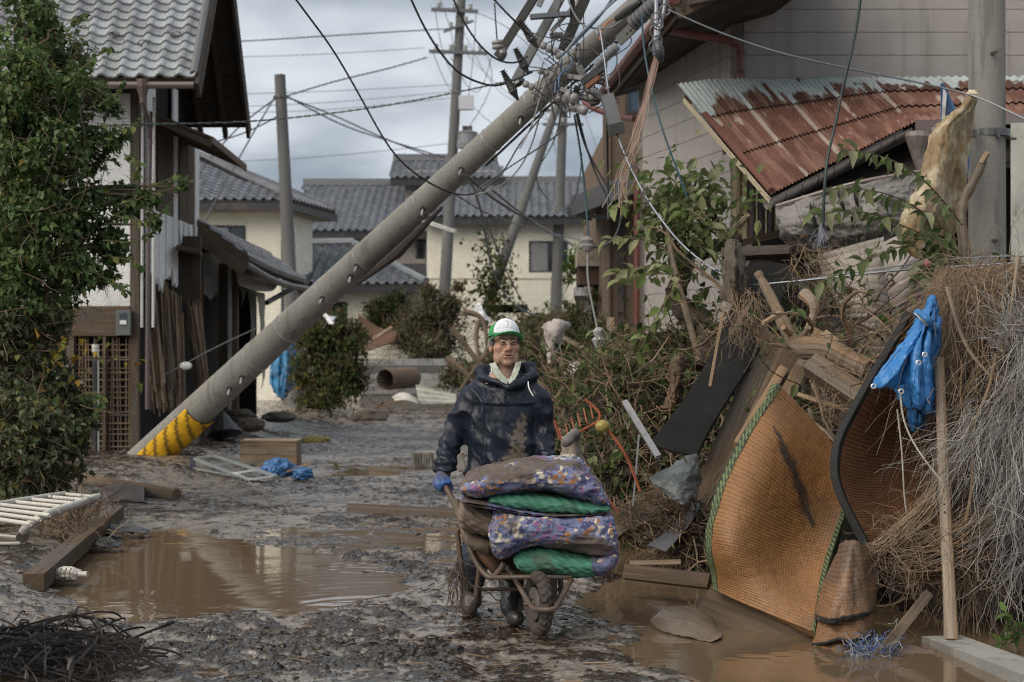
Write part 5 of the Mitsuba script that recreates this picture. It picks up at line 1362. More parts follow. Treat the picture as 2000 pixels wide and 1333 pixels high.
for i, (x0, x1, y0, y1, d, L, n) in enumerate(((1985, 2050, 640, 720, [-.2, -.1, -1], (.4, 1.3), 240), (1955, 2030, 780, 950, [-.1, -.1, -1], (.3, .9), 300), (1960, 2030, 900, 1100, [-.25, 0, -.8], (.2, .6), 300), (1880, 1960, 780, 860, [-.5, -.1, -.8], (.2, .6), 160), (1950, 2020, 620, 700, [-.2, 0, .4], (.1, .4), 200))):
    g = rng(60 + i)
    W = wander(n, 12, area(x0, x1, y0, y1, 9.0, 9.7)(g, n), d, g.uniform(*L, n), .24, 70 + i, .05, .22)
    mm_ = vtube(W, .0016 * g.uniform(.6, 1.4, (n, 1)) * np.ones(12), 3)
    mm_.uv = None
    ms.append(mm_.col(np.array([.30, .29, .27])))
    ms[-1].c = ms[-1].b = np.repeat(np.array([.27, .26, .245]) * g.uniform(.3, 1.25, (n, 1)), 36, 0)
obj('fibres', cat(ms), 'vc_clean', nt, kind='stuff')
g = rng(91)
W = wander(300, 8, area(1665, 1740, 1262, 1300, 8.5, 8.8)(g, 300), [0, 0, .1], g.uniform(.05, .25, 300), .9, 92, 0, 1.2)
m = vtube(W, .002, 3)
m.uv = None
m = m.col((.06, .09, .17))
m.c = m.b = np.repeat(np.array([[.05, .10, .24], [.25, .26, .25], [.06, .07, .09]])[g.integers(3, size=300)], 24, 0)
obj('net_tangle', m, 'vc_clean', label='small tangle of blue and white net string in the water', cat='net', kind='stuff')

# ---------------------------------------------------------------- frame, bars and bits behind the barrow
of = thing('orange_frame', 'bent orange tube frame with wire rack in the litter right of the worker', 'frame')
ORG = (.27, .085, .042)
for pp in (((1142, 780), (1160, 795), (1172, 816), (1142, 838), (1110, 858)), ((1184, 836), (1200, 856), (1222, 890), (1250, 960)), ((1122, 868), (1150, 915), (1185, 970), (1208, 1002)), ((1083, 822), (1092, 850), (1098, 862))):
    obj('frame_tube', paint(tube(cr(PL(*[(*q, 11.6) for q in pp]), 18), .010, 8), ORG, .45, 9), 'vc_matte', of)
for i in range(6):
    obj('rack_wire', paint(tube(PL((1092 + i * 12, 838 - i * 10, 11.7), (1098 + i * 12, 858 - i * 8, 11.55)), .005, 5), ORG, .3), 'vc_satin', of)
V = patch([[(1108, 852, 11.5), (1118, 846, 11.4), (1126, 862, 11.5)], [(1102, 880, 11.5), (1118, 885, 11.4), (1138, 895, 11.5)], [(1098, 930, 11.5), (1125, 940, 11.4), (1158, 940, 11.5)]], 36, 30, .02, 6, 2)
V = crumple(V, .05, 8, 2, .3, (1.6, 1.6, .35))
obj('white_cloth', paint(shell(V, .005), (.27, .23, .18), .3, 6), 'vc_cloth', smooth=True, label='dirty off white cloth draped on the orange frame', cat='cloth')
obj('grey_glove', paint(tube(cr(PL((1100, 868, 11.35), (1112, 858, 11.3), (1122, 848, 11.35), (1128, 858, 11.4)), 14), [.02, .03, .035, .04, .04, .035, .03, .03, .035, .04, .035, .03, .025, .015], 9), (.13, .125, .12), .4, 12), 'vc_cloth', smooth=True, label='grey wet glove hanging on the orange frame above the cloth', cat='glove')
obj('aluminium_bar', paint(beam(P(1220, 785, 12.2), P(1286, 893, 11.7), .042, .03, up=(0, -1, .4)), (.22, .225, .24), .5, 8), 'vc_matte', label='pale aluminium bar slanting through the litter beside the black board', cat='bar')
obj('metal_rod', paint(beam(P(1248, 850, 11.9), P(1236, 990, 11.5), .013, .012), (.15, .15, .15), .4), 'vc_matte', label='thin grey metal rod standing under the aluminium bar', cat='rod')
V = patch([[(1272, 1215, 9.4), (1300, 1190, 9.5), (1345, 1185, 9.7)], [(1310, 1240, 9.2), (1350, 1215, 9.3), (1385, 1205, 9.5)], [(1390, 1262, 8.95), (1410, 1250, 9.1), (1400, 1225, 9.4)]], 30, 30, .01, 3, 8)
V[:, :, 2] = np.maximum(V[:, :, 2], -.03)
obj('plastic_sheet', paint(shell(crumple(V, .018, 5, 3), .004), (.12, .09, .065), .3, 4), 'vc_gloss', smooth=True, label='brownish translucent plastic sheet half sunk in the puddle left of the mat', cat='plastic')
obj('crate_side', tn(shell(patch([[(1362, 1170, 9.7), (1440, 1155, 9.9)], [(1372, 1235, 9.35), (1445, 1230, 9.6)]], 8, 8), .02), 3), 'wood', label='dark box side panel lying in the water at the mat foot', cat='panel')
V = patch([[(1700, 1262, 8.8), (1760, 1258, 8.8), (1828, 1276, 8.7)], [(1705, 1285, 8.6), (1765, 1282, 8.6), (1826, 1284, 8.6)]], 12, 30, .02, 6, 3)
obj('brown_rag', paint(shell(V, .01), (.10, .07, .055), .4, 5), 'vc_cloth', smooth=True, label='wet brown rag lying in the water right of the net tangle', cat='cloth')
kb = beam(P(1838, 1256, 9.0), P(2060, 1340, 7.65), .22, .08)
obj('concrete_kerb', kb, 'concrete', label='pale concrete kerb slab at the lower right corner', cat='kerb')
g = rng(88)
for cpt, sg, n_, kk_, sz, cl2 in ((P(1345, 400, 15.6), (.30, .2, .24), 420, pt, .12, [((.11, .15, .06), 2), ((.17, .20, .09), 2), ((.25, .25, .15), 1)]), (P(1330, 470, 15.3), (.2, .2, .2), 160, pt, .12, [((.11, .15, .06), 2), ((.17, .20, .09), 2)])):
    obj('leaves', leaves(cpt + g.normal(0, sg, (n_, 3)), [-.3, -.4, 0], sz, .6, cl2, 89, .5), 'vc_leaf', kk_, kind='stuff')
g = rng(131)
tg = thing('tangle', 'dense tangle of dark broken branches and vines woven through the heap behind the mats', 'branches')
labels[tg]['kind'] = 'stuff'
W = wander(420, 9, np.vstack([area(1400, 1720, 580, 980, 13.5, 14.4)(g, 300), area(1560, 1780, 640, 900, 11.9, 12.8)(g, 120)]), [.1, -.2, .1], g.uniform(.3, 1.3, 420), .22, 132, .05, 1.0)
m = vtube(W, np.linspace(1, .35, 9) * (g.uniform(0, 1, (420, 1)) ** 4 * .022 + .0035), 5)
m.uv[:, 1] = m.uv[:, 1] % 90 + 100 * np.repeat(g.integers(1, 11, 420), 45)
obj('branches', m, 'wood', tg, kind='stuff')
obj('straw', cat([straw('', '', 160, area(1425, 1485, 560, 640, 13.0, 13.6), [0, -.1, -1], (.15, .6), .3, 133, (6, 15), spread=.5), straw('', '', 120, area(1540, 1640, 480, 560, 13.4, 14), [-.1, -.1, -.7], (.15, .5), .35, 134, (6, 15), spread=.8), straw('', '', 140, area(1600, 1700, 690, 800, 11.2, 11.8), [0, -.1, -.8], (.1, .4), .35, 135, (7, 16), spread=.8)]), 'wood', tg, kind='stuff')
lp_ = W[:, 4:].reshape(-1, 3)[g.integers(420 * 5, size=900)] + g.normal(0, .03, (900, 3))
obj('leaves', leaves(lp_, [0, -.4, -.2], .10, .6, [((.07, .10, .04), 2), ((.13, .16, .08), 2), ((.10, .075, .045), 2)], 136), 'vc_leaf', tg, kind='stuff')
wd = thing('weed', 'green weeds growing over the kerb in the lower right corner', 'plant')
leaf_set('weed', .07, .5, [(.07, .11, .04), (.10, .15, .05)])
for i, pp in enumerate((((1980, 1250), (1970, 1220), (1955, 1235)), ((1990, 1260), (1985, 1230), (1998, 1215)), ((1995, 1240), (1965, 1250), (1950, 1260)), ((1985, 1245), (1975, 1205), (1962, 1195)))):
    spray(wd, 'weed', PL(*[(*q, 8.6) for q in pp]), 8, 500 + i, .003)
# ---------------------------------------------------------------- big tree at the left edge
leaf_set('tree', .078, .8, [(.055, .085, .034), (.08, .12, .045), (.115, .155, .07), (.16, .18, .07)])
lt = thing('leafy_tree', 'tall dense dark green tree with ivy like leaves filling the left edge', 'tree')
BL = [(50, 50, 72), (135, 105, 50), (55, 180, 104), (158, 195, 54), (210, 208, 28), (70, 300, 108), (185, 288, 48), (238, 264, 22), (55, 430, 112), (162, 420, 70), (238, 390, 38), (292, 374, 28), (335, 366, 17), (358, 358, 11), (300, 432, 16), (218, 481, 36), (60, 540, 100), (150, 528, 48),
      (208, 545, 26), (40, 640, 98), (105, 620, 38), (50, 750, 98), (128, 770, 44), (40, 850, 108), (118, 858, 58), (160, 812, 32), (55, 915, 72), (125, 918, 42), (20, 330, 130), (20, 600, 110)]
g = rng(15)
obj('trunk', tube(cr(PL((20, 1010, 17), (28, 800, 16.9), (15, 600, 16.8), (30, 400, 16.6), (45, 200, 16.5), (50, 60, 16.4)), 30), np.linspace(.16, .04, 30), 10, tone=3), 'wood', lt)
ps, tw = [], []
for i, (px, py, r) in enumerate(BL):
    Y = 16.3 + .5 * math.sin(i * 2.1) - .35 * (py > 620) * 1.0
    c, R = P(px, py, Y), r / F * Y
    n = int(r * r * .30)
    d = nrm(g.normal(0, 1, (n, 3)))
    nn = meshkit.noise(d * 2.2 + i * 3.3, i)
    rad = R * (g.uniform(.25, 1, (n, 1)) ** .5) * (.72 + .55 * nn)[:, None]
    q = c + d * rad
    keep = meshkit.fbm(q * 4.2, 3, 77) > .455 - .08 * (np.linalg.norm(q - c, axis=1) < .55 * R)
    ps.append(q[keep])
    root = P(min(px, 40), py + 40, 16.7)
    obj('limb', tube(cr([root, (root + c) / 2 + [0, 0, .06], c + [R * .6, 0, -.05]], 14), np.linspace(.035, .007, 14), 5, tone=5), 'wood', lt)
    nt_ = int(10 + r * .5)
    tw.append(wander(nt_, 5, c + g.normal(0, R * .4, (nt_, 3)), [.5, -.3, 0], R * .9, .3, 40 + i, .1, .9))
m = vtube(np.vstack(tw), np.array([.006, .005, .004, .003, .002]), 3)
obj('twigs', tn(m, 8), 'wood', lt, kind='stuff')
ps = np.vstack(ps)
low = ps[:, 2] < 1.9
cu = [((.065, .105, .038), 4), ((.11, .165, .064), 4), ((.18, .23, .115), 3), ((.22, .21, .06), .35)]
cl_ = [((.085, .105, .052), 4), ((.135, .155, .09), 4), ((.19, .205, .135), 2.5), ((.23, .20, .06), .5), ((.12, .085, .05), .6)]
obj('crown', leaves(ps[~low], [.2, -.5, 0], .085, .8, cu, 18, .5, True) + leaves(ps[low], [.2, -.5, 0], .088, .8, cl_, 19, .5, True), 'vc_leaf', lt, kind='stuff')
for i, pp in enumerate((((230, 400), (300, 380), (372, 352)), ((240, 385), (310, 358), (350, 340)), ((220, 420), (290, 430), (330, 400)), ((200, 470), (270, 470), (300, 450)), ((200, 500), (260, 510), (275, 520)), ((190, 540), (240, 560), (246, 575)),
                       ((190, 240), (250, 250), (275, 230)), ((180, 210), (230, 180), (240, 165)), ((150, 140), (200, 100), (215, 92)), ((120, 80), (150, 40), (170, 30)), ((240, 300), (270, 320), (268, 345)), ((150, 850), (190, 800), (200, 790)), ((140, 780), (180, 770), (210, 800)))):
    spray(lt, 'tree', PL(*[(*q, 15.8 - .1 * j) for j, q in enumerate(pp)]), 20, 700 + i, .005)
g = rng(16)
yl = P(105, 695, 15.6) + g.normal(0, [.35, .2, .12], (60, 3))
obj('yellow_leaves', leaves(yl, [0, -.5, 0], .1, .8, [((.28, .23, .05), 2), ((.30, .18, .04), 1), ((.14, .16, .05), 2)], 4, .6, True), 'vc_leaf', lt, kind='stuff')
fl = P(125, 720, 15.9) + g.normal(0, [.22, .1, .08], (40, 3))
obj('pale_flowers', leaves(fl, [0, -.5, .4], .05, .9, [((.45, .42, .34), 1)], 5, 0, True), 'vc_leaf', lt, kind='stuff')

def bush(name, label, cat_, blobs, seed, size, cols, dens, twigs=200, tr=.006, kind=None):
    k = thing(name, label, cat_)
    g = rng(seed)
    ps, tw = [], []
    for i, (px, py, Y, r) in enumerate(blobs):
        c, R = P(px, py, Y), r / F * Y
        n = int(dens * R * R)
        d = nrm(g.normal(0, 1, (n, 3)))
        q = c + d * R * (g.uniform(.2, 1, (n, 1)) ** .5) * (.4 + 1.2 * meshkit.noise(d * 2.9 + i * 3.1, seed))[:, None]
        ps.append(q[meshkit.fbm(q * (2.2 / max(R, .1)), 3, seed) > .40])
        nt_ = max(6, twigs // len(blobs))
        tw.append(wander(nt_, 6, c + [0, 0, -R * .8], [0, 0, 1], R * 2.2, .22, seed + i, 0, .7))
    m = vtube(np.vstack(tw), tr * np.array([1.6, 1.3, 1, .8, .6, .4]), 3)
    obj('stems', tn(m, 7), 'wood', k, kind='stuff')
    if dens:
        obj('foliage', leaves(np.vstack(ps), [0, -.4, 0], size, .65, cols, seed, .4, True), 'vc_leaf', k, kind='stuff')
    return k
bush('dry_bush', 'bare dry brown bush between the tree and the toppled pole foot', 'bush', [(222, 815, 24.6, 32), (255, 825, 25.4, 28), (215, 850, 24.4, 22), (262, 790, 25.6, 24)], 51, .05, [((.12, .095, .07), 3), ((.17, .14, .11), 1), ((.06, .08, .035), .6)], 4500, 600, .006)
bush('hedge', 'dark evergreen hedge with brown dead top beside the blue sheet', 'hedge', [(608, 660, 40, 36), (606, 720, 40, 40), (612, 770, 40, 34), (650, 660, 40.5, 48), (672, 700, 40.5, 44), (655, 740, 40, 48), (690, 655, 40.5, 30), (690, 740, 40.5, 30), (640, 640, 40.5, 34), (640, 780, 39.5, 26)], 52, .12,
     [((.05, .08, .03), 4), ((.10, .12, .045), 3), ((.11, .085, .05), 2), ((.12, .125, .045), 1)], 6500, 300, .012)
bush('bush', 'dusty green bush growing round the foot of the crooked pole', 'bush', [(850, 610, 48, 42), (820, 640, 48, 40), (865, 660, 48, 44), (830, 690, 47, 40), (800, 660, 47.5, 30), (880, 600, 48, 28), (850, 730, 47, 36), (840, 570, 48, 18), (895, 560, 48, 10)], 53, .15,
     [((.065, .075, .04), 3), ((.10, .105, .06), 3), ((.15, .15, .09), 1.6), ((.09, .065, .045), 1)], 3200, 500, .012)
bush('bush', 'very dark evergreen shrub under the window of the low tiled house', 'bush', [(750, 620, 49.5, 36), (775, 600, 49.5, 34), (790, 630, 49.5, 30), (735, 640, 49.5, 26), (770, 645, 49, 26)], 54, .13, [((.03, .045, .02), 4), ((.055, .075, .033), 2)], 5000, 200, .012)
bush('bush', 'bright green young shrub on the porch before the brown house', 'bush', [(1130, 500, 29.2, 24), (1118, 520, 29.2, 20), (1150, 490, 29.3, 16), (1112, 545, 29, 12)], 55, .09, [((.10, .19, .035), 3), ((.14, .24, .06), 2), ((.05, .09, .02), 1)], 5200, 90, .005)
bush('bush', 'leafy green shrub at the foot of the brown house doorway', 'bush', [(1130, 620, 27, 30), (1110, 645, 27, 30), (1150, 660, 26, 34), (1180, 640, 25, 24), (1200, 690, 24, 30), (1160, 580, 27.5, 16)], 56, .085, [((.04, .06, .024), 3), ((.07, .09, .035), 2), ((.11, .12, .06), 1)], 4600, 200, .006)

# ---------------------------------------------------------------- left foreground
rl = thing('railing', 'white tubular metal railing lying flat on the mud bank at the left edge', 'railing')
WH = (.46, .45, .41)
A_ = lambda px, py, dz=0: P(px, py, 13.7) + [0, (1040 - py) * .028, 0]
def Rp(px, py, h=.30):
    Y = (CH - h) * F / (py - HY)
    return P(px, py, Y)
obj('rail', paint(tube(cr([Rp(43, 1048, .12), Rp(56, 1026, .22), Rp(86, 1008, .28), Rp(128, 992, .3), Rp(192, 970, .3)], 30), .032, 10), WH, .3, 5), 'vc_clean', rl, smooth=True)
obj('rail', paint(tube(cr([Rp(-120, 1006), Rp(-20, 988), Rp(60, 975), Rp(126, 965)], 16), .026, 9), WH, .3, 5), 'vc_clean', rl, smooth=True)
obj('rail_end', paint(tube([Rp(44, 1051, .12), Rp(44, 1044, .14)], .045, 12), (.10, .085, .07), .3), 'vc_matte', rl)
for i in range(8):
    t = i / 7
    a = Rp(-90 + 215 * t, 1001 - 36 * t)
    b = Rp(60 + 130 * t, 1024 - 53 * t - 10 * t * (1 - t))
    obj('baluster', paint(tube([a, b], .016, 7), WH, .3, 5, i), 'vc_clean', rl, smooth=True)
for i, (a, b) in enumerate((((0, 1040), (45, 1050)), ((0, 1063), (40, 1061)))):
    obj('brace', paint(tube([Rp(a[0] - 60, a[1], .1), Rp(*b, .1)], .012, 6), WH, .3, 5), 'vc_clean', rl)
g = rng(66)
m = vtube(wander(420, 6, np.array([G(*q, .05) for q in zip(g.uniform(60, 205, 420), g.uniform(985, 1060, 420))]), [0, -.2, .3], g.uniform(.15, .5, 420), .35, 67, .05, .9), np.array([1, .9, .8, .6, .5, .3]) * .006, 3)
m.uv[:, 1] = m.uv[:, 1] % 90 + 100 * np.repeat(g.integers(3, 13, 420), 18)
obj('twig_litter', m, 'wood', label='loose dry twigs washed under the fallen railing', cat='twigs', kind='stuff')
obj('kerb_beam', beam(G(66, 1138, .06), G(228, 1000, .08), .13, .11, 3), 'wood', label='long wet brown kerb beam along the puddle at the left', cat='beam')
cb = thing('cable_pile', 'tangled heap of black flat plastic straps in the lower left corner', 'straps')
labels[cb]['kind'] = 'stuff'
g = rng(23)
ms = []
for i in range(230):
    c = P(g.uniform(-40, 190), 1325 + g.uniform(-10, 40), g.uniform(7.6, 8.3))
    c[2] = g.uniform(.0, .06)
    a0, R, h = g.uniform(0, 6.28), g.uniform(.10, .36), g.uniform(.03, .24)
    sw = g.uniform(2.2, 4.6)
    t = np.linspace(0, sw, 20)
    ph = g.uniform(0, 6.28)
    C = c + np.stack([np.cos(a0) * R * np.cos(t) * 1.3, np.sin(a0) * R * np.cos(t) * .7, np.abs(np.sin(t * .9 + ph)) * h * .8], 1) + np.cumsum(g.normal(0, .003, (20, 3)), 0)
    C[:, 2] = np.maximum(C[:, 2], .01)
    w_ = nrm(np.cross(np.gradient(C, axis=0), [.3, 1, .4])) * .0055
    V = np.stack([C - w_, C + w_], 1)
    ms.append(shell(V, .002).col(np.array([.022, .022, .025]) * g.uniform(.5, 1.6)))
    ms[-1].uv = None
obj('straps', cat(ms), 'vc_satin', cb, smooth=True, kind='stuff')
m = ico(G(132, 1122, .04), (.10, .07, .05), 4, .25, 3, 4)
bg_ = obj('plastic_bag', paint(m, (.42, .39, .34), .5, 12), 'vc_gloss', smooth=True, label='small dirty white plastic bag floating at the puddle edge', cat='bag')
obj('neck', paint(lathe(G(155, 1121, .05), [1, -.2, .0], [(0, .02), (.03, .018), (.035, .02), (.06, .02)], 9), (.42, .40, .36), .2), 'vc_gloss', bg_)
for i in range(4):
    c = G(115 + i * 9, 1122, .045)
    obj('stripe', paint(tube([c + [.0, .07 * math.cos(a), .05 * math.sin(a)] for a in np.linspace(2.0, 5.6, 10)], .005, 5), (.16, .13, .10), .2), 'vc_satin', bg_)
for i, (px, py, w_, lab) in enumerate(((215, 1043, .2, 'black plastic scrap at the top of the left puddle'), (262, 1043, .12, 'grey wet plastic scrap right of the black scrap in the puddle'), (205, 1070, .12, 'small black plastic scrap low at the left puddle edge'))):
    c = G(px, py, 0)
    t = np.linspace(-1, 1, 14)
    V = c + np.stack([np.broadcast_to(t[:, None] * w_, (14, 10)), np.broadcast_to(np.linspace(-1, 1, 10)[None] * w_ * .8, (14, 10)), .03 + .05 * np.cos(t * 2)[:, None] * np.cos(np.linspace(-1, 1, 10) * 1.7)[None]], -1)
    V[..., 2] += (meshkit.fbm(V * 8, 3, i) - .5) * .06
    obj('plastic_scrap', paint(shell(V, .006), (.02, .02, .022) if i != 1 else (.07, .07, .075), .3, 4), 'vc_gloss', smooth=True, label=lab, cat='scrap')
obj('timber_pole', tube(cr([G(150, 932, .12), G(215, 945, .12), G(345, 968, .05)], 20), np.linspace(.055, .07, 20), 10, tone=6), 'wood', label='round timber pole half sunk in mud under the leafy tree', cat='timber')
V = np.stack([np.stack([G(x_, y_ + 6, .02) + [0, 0, .13 * (j / 9.) * (1 - .3 * abs(i - 8) / 8.)] for j, y_ in enumerate(np.linspace(975, 965, 10))]) for i, x_ in enumerate(np.linspace(198, 282, 17))])
V[..., 2] += (meshkit.fbm(V * 6, 3, 1) - .5) * .10
obj('leather_scrap', paint(shell(V, .012), (.07, .05, .042), .4, 5), 'vc_satin', smooth=True, label='crumpled dark brown sheet in the mud below the timber pole', cat='sheet')
sp = obj('marker_post', paint(tube(PL((187, 894, 23.5), (186, 672, 23.5)), .045, 9), (.025, .024, .024), .2), 'vc_satin', label='thin black marker post with white bands beside the leafy tree', cat='post')
for yv in (684, 768, 676):
    obj('white_band', paint(tube(PL((186.3, yv + 4, 23.5), (186.3, yv - 3, 23.5)), .049, 10), (.5, .5, .48), .2), 'vc_satin', sp)
obj('metal_rod', paint(tube(PL((193, 890, 23.3), (192, 674, 23.3)), .014, 7), (.40, .40, .39), .3), 'vc_metal', label='thin pale metal rod standing right beside the black marker post', cat='rod')
for px, py, r_, lab in ((212, 790, .14, 'pale muddy sack leaning in the dry bush'),):
    obj('sack', paint(ico(P(px, py, 24.3), (.26, .16, .16), 4, .25, 2, 3), (.27, .24, .20), .3), 'vc_matte', smooth=True, label=lab, cat='sack')
for i, (px, py, Y, rx, rz, rgb, lab) in enumerate(((318, 835, 26.2, .28, .14, (.27, .215, .16), 'tan boulder just left above the toppled pole foot'), (360, 872, 25.6, .24, .24, (.24, .19, .135), 'tan muddy sack behind the striped pole foot'), (492, 830, 28, .22, .12, (.14, .115, .095), 'muddy stone right of the dark cone under the annex'), (545, 815, 30, .3, .1, (.13, .11, .09), 'flat muddy stone before the blue sheet'), (470, 812, 30, .25, .12, (.12, .1, .085), 'muddy stone under the annex opening'))):
    obj('boulder' if i != 1 else 'sack', paint(ico(P(px, py, Y), (rx, rx * .8, rz), 4, .3, 1.8, i + 9), rgb, .4, 4), 'vc_matte', smooth=True, label=lab, cat='stone' if i != 1 else 'sack')
obj('dark_cone', paint(tube(PL((440, 848, 26.2), (436, 805, 26.3)), [.28, .02], 12), (.025, .025, .028), .3), 'vc_satin', label='dark torn cone shaped sheet behind the toppled pole', cat='sheet')

# wooden box, step ladder, blue bundle, blocks, bars in the mud
x0, x1 = P(471, 0, 22.8)[0], P(580, 0, 22.8)[0]
wb = thing('wooden_box', 'light brown wooden box standing in the mud right of the toppled pole', 'box')
zt, zb = .30, -.02
for i, (a, b) in enumerate(((zb, .13), (.135, zt))):
    obj('board', box([x0, 22.75, a], [x1, 22.78, b], 13), 'wood', wb)
obj('lid', box([x0 - .01, 22.74, zt + .002], [x1 + .01, 23.3, zt + .022], 15), 'wood', wb)
obj('board', box([x1 - .025, 22.782, zb], [x1, 23.29, zt], 11), 'wood', wb)
obj('board', box([x0, 22.782, zb], [x0 + .025, 23.29, zt], 11), 'wood', wb)
sl_ = thing('step_ladder', 'aluminium step ladder lying folded in the mud before the wooden box', 'ladder')
AL = (.52, .53, .54)
r1a, r1b, r2a, r2b = G(417, 890, .22), G(540, 931, .08), G(380, 896, .2), G(488, 938, .02)
for a, b in ((r1a, r1b), (r2a, r2b), (r2a + [0, 0, -.12], r2b + [.2, 0, -.02])):
    obj('side_rail', paint(beam(a, b, .05, .025), AL, .2), 'vc_metal', sl_)
for t in (0, .36, .7, .98):
    obj('rung', paint(beam(r1a + (r1b - r1a) * t, r2a + (r2b - r2a) * t, .06, .025), AL, .2), 'vc_metal', sl_)
obj('foot', paint(box(r2a + [-.05, -.03, -.18], r2a + [.0, .03, .02]), (.02, .035, .10), .2), 'vc_satin', sl_)
bb = thing('blue_bundle', 'small blue crumpled sheet bundle lying before the wooden box', 'tarpaulin')
for px, py, r_ in ((545, 910, .16), (530, 915, .1), (592, 920, .1)):
    m = ico(G(px, py + 6, .07), (r_ * 1.2, r_, r_ * .75), 4, .5, 2.6, px)
    obj('fold', paint(m, (.045, .13, .30), .5, 9), 'vc_tarp', bb, smooth=True)
obj('stick', beam(G(560, 922, .05), G(608, 905, .15), .04, .02, 16), 'wood', label='pale split stick leaning over the blue bundle', cat='stick')
obj('foam_piece', paint(ico(G(615, 860, .06), (.24, .12, .08), 3, .3, 2, 4), (.30, .24, .10), .3), 'vc_matte', smooth=True, label='yellowish foam piece in the mud beyond the wooden box', cat='foam')
obj('steel_angle', paint(beam(G(678, 992, .04), G(905, 1003, .04), .01, .09) + beam(G(678, 990, .085), G(905, 1001, .085), .07, .008), (.085, .055, .045), .3), 'vc_satin', label='rusty steel angle bar lying in the mud left of the wheelbarrow', cat='bar')
for i, (a, b, lab) in enumerate(((808, 846, 'ribbed pale concrete block left behind the worker'), (846, 908, 'smooth pale concrete block touching the worker from behind'))):
    xa, xb = P(a, 0, 22.4)[0], P(b - 1, 0, 22.4)[0]
    k = obj('concrete_block', paint(box([xa, 22.3, -.03], [xb, 22.55, .19]), (.30, .285, .255), .3, 8), 'vc_matte', label=lab, cat='block')
    if i == 0:
        for j in range(7):
            obj('rib', paint(box([xa + .01 + j * .036, 22.28, 0], [xa + .03 + j * .036, 22.298, .17]), (.30, .285, .255), .2), 'vc_matte', k)

# far middle: block wall, drum, litter
bw = thing('block_wall', 'grey concrete block wall between the hedge and the crooked pole', 'wall')
g = rng(31)
for r in range(5):
    for c in range(7):
        xw = P(702, 0, 46)[0] + c * .40 + (.2 if r % 2 else 0)
        zz = .08 + r * .195 + .3
        k_ = g.uniform(.7, 1.15) * (.45 if r == 3 else 1)
        obj('block', paint(box([xw, 46 + g.normal(0, .008), zz], [xw + .388, 46.15, zz + .185]), np.array([.26, .26, .25]) * k_, .3, 4, c), 'vc_matte', bw)
obj('mortar', paint(box([P(702, 0, 46)[0] + .03, 46.03, 0], [P(702, 0, 46)[0] + 2.9, 46.13, 1.33]), (.13, .125, .115), .2), 'vc_matte', bw)
ms = [tube(PL((752, 742, 43.6), (806, 738, 44.6)), .0 + .31, 22, caps=False)]
dr_ = obj('steel_drum', paint(shell(np.array([[P(752, 742, 43.6) + (P(806, 738, 44.8) - P(752, 742, 43.6)) * t + np.array([.22 * math.cos(a) , -.22 * math.cos(a) * .25, .27 * math.sin(a)]) for a in np.linspace(0, 6.283, 28)] for t in np.linspace(0, 1, 8)]), .012), (.15, .10, .075), .4, 4), 'vc_matte', smooth=True, label='rusty open steel drum lying on its side before the block wall', cat='drum')
V = patch([[(812, 752, 39), (850, 760, 39.3), (890, 770, 39.6)], [(818, 790, 38.2), (850, 790, 38.6), (892, 788, 39)]], 8, 30, .02, 2, 4)
t_ = np.arange(8) % 2
V[:, :, 1] += (t_ * .06)[:, None]
obj('gutter_panel', paint(shell(V, .01), (.42, .40, .34), .2, 3), 'vc_matte', label='bent cream plastic panel lying left behind the worker', cat='panel')
V = patch([[(766, 776, 38), (790, 768, 38.2), (815, 782, 38.2)], [(772, 784, 37.6), (792, 782, 37.6), (816, 790, 37.8)]], 10, 20, .03, 3, 5)
obj('plastic_sheet', paint(shell(V, .01), (.50, .48, .43), .2), 'vc_matte', smooth=True, label='white plastic sheet lying before the rusty drum', cat='plastic')
for i, (px, py, w_, h_, lab) in enumerate(((718, 822, .42, .20, 'large dark mud lump in the middle of the street'), (785, 795, .3, .17, 'rounded muddy stone below the white plastic sheet'), (640, 800, .3, .14, 'grey muddy stone at the foot of the hedge'), (670, 790, .26, .18, 'squared muddy stone right of the hedge foot'), (612, 790, .28, .16, 'pale block at the left foot of the hedge'))):
    Yq = CH * F / (py - HY)
    obj('boulder', paint(ico(P(px, py - 4, Yq), (w_, w_ * .7, h_), 4, .4, 1.9, i + 40), (.085, .066, .05) if i < 2 else (.16, .145, .12), .4, 3), 'vc_matte', smooth=True, label=lab, cat='stone')
obj('roof_wreck', paint(shell(patch([[(700, 612, 47.5), (740, 640, 47.2), (775, 645, 47)], [(706, 690, 47), (735, 680, 46.8), (770, 668, 46.6)]], 12, 12, .06, 2, 3), .03), (.10, .055, .035), .5, 5), 'vc_matte', smooth=True, label='reddish brown broken roof piece over the block wall', cat='panel')
obj('tan_branch', tube(cr(PL((722, 668, 46.4), (742, 655, 46.3), (765, 640, 46.4)), 8), .05, 6, tone=16), 'wood', label='tan bare branch lying on the brown roof piece', cat='branch')
V = patch([[(622, 606, 39.4), (640, 614, 39.2), (658, 618, 39.4)], [(640, 630, 39.2), (650, 634, 39.0), (652, 630, 39.2)]], 16, 16, .05, 3, 4)
obj('plastic_sheet', paint(shell(crumple(V, .035, 5, 3), .006), (.62, .63, .65), .2), 'vc_gloss', smooth=True, label='white plastic scrap caught on top of the hedge', cat='plastic')
g = rng(71)
for i in range(16):
    px, py = g.uniform(700, 905), g.uniform(752, 800)
    Yq = CH * F / (py - HY)
    a, c_ = P(px, py, Yq), g.uniform(-1.2, 1.2)
    L = g.uniform(.4, 1.4)
    obj('plank', beam(a + [0, 0, .04], a + [L * math.cos(c_), L * math.sin(c_), .05 + g.uniform(0, .25)], g.uniform(.05, .16), .03, int(g.integers(4, 17))), 'wood', label='loose plank lying among the litter in the far street', cat='plank', group='loose planks in the far street')
g = rng(73)
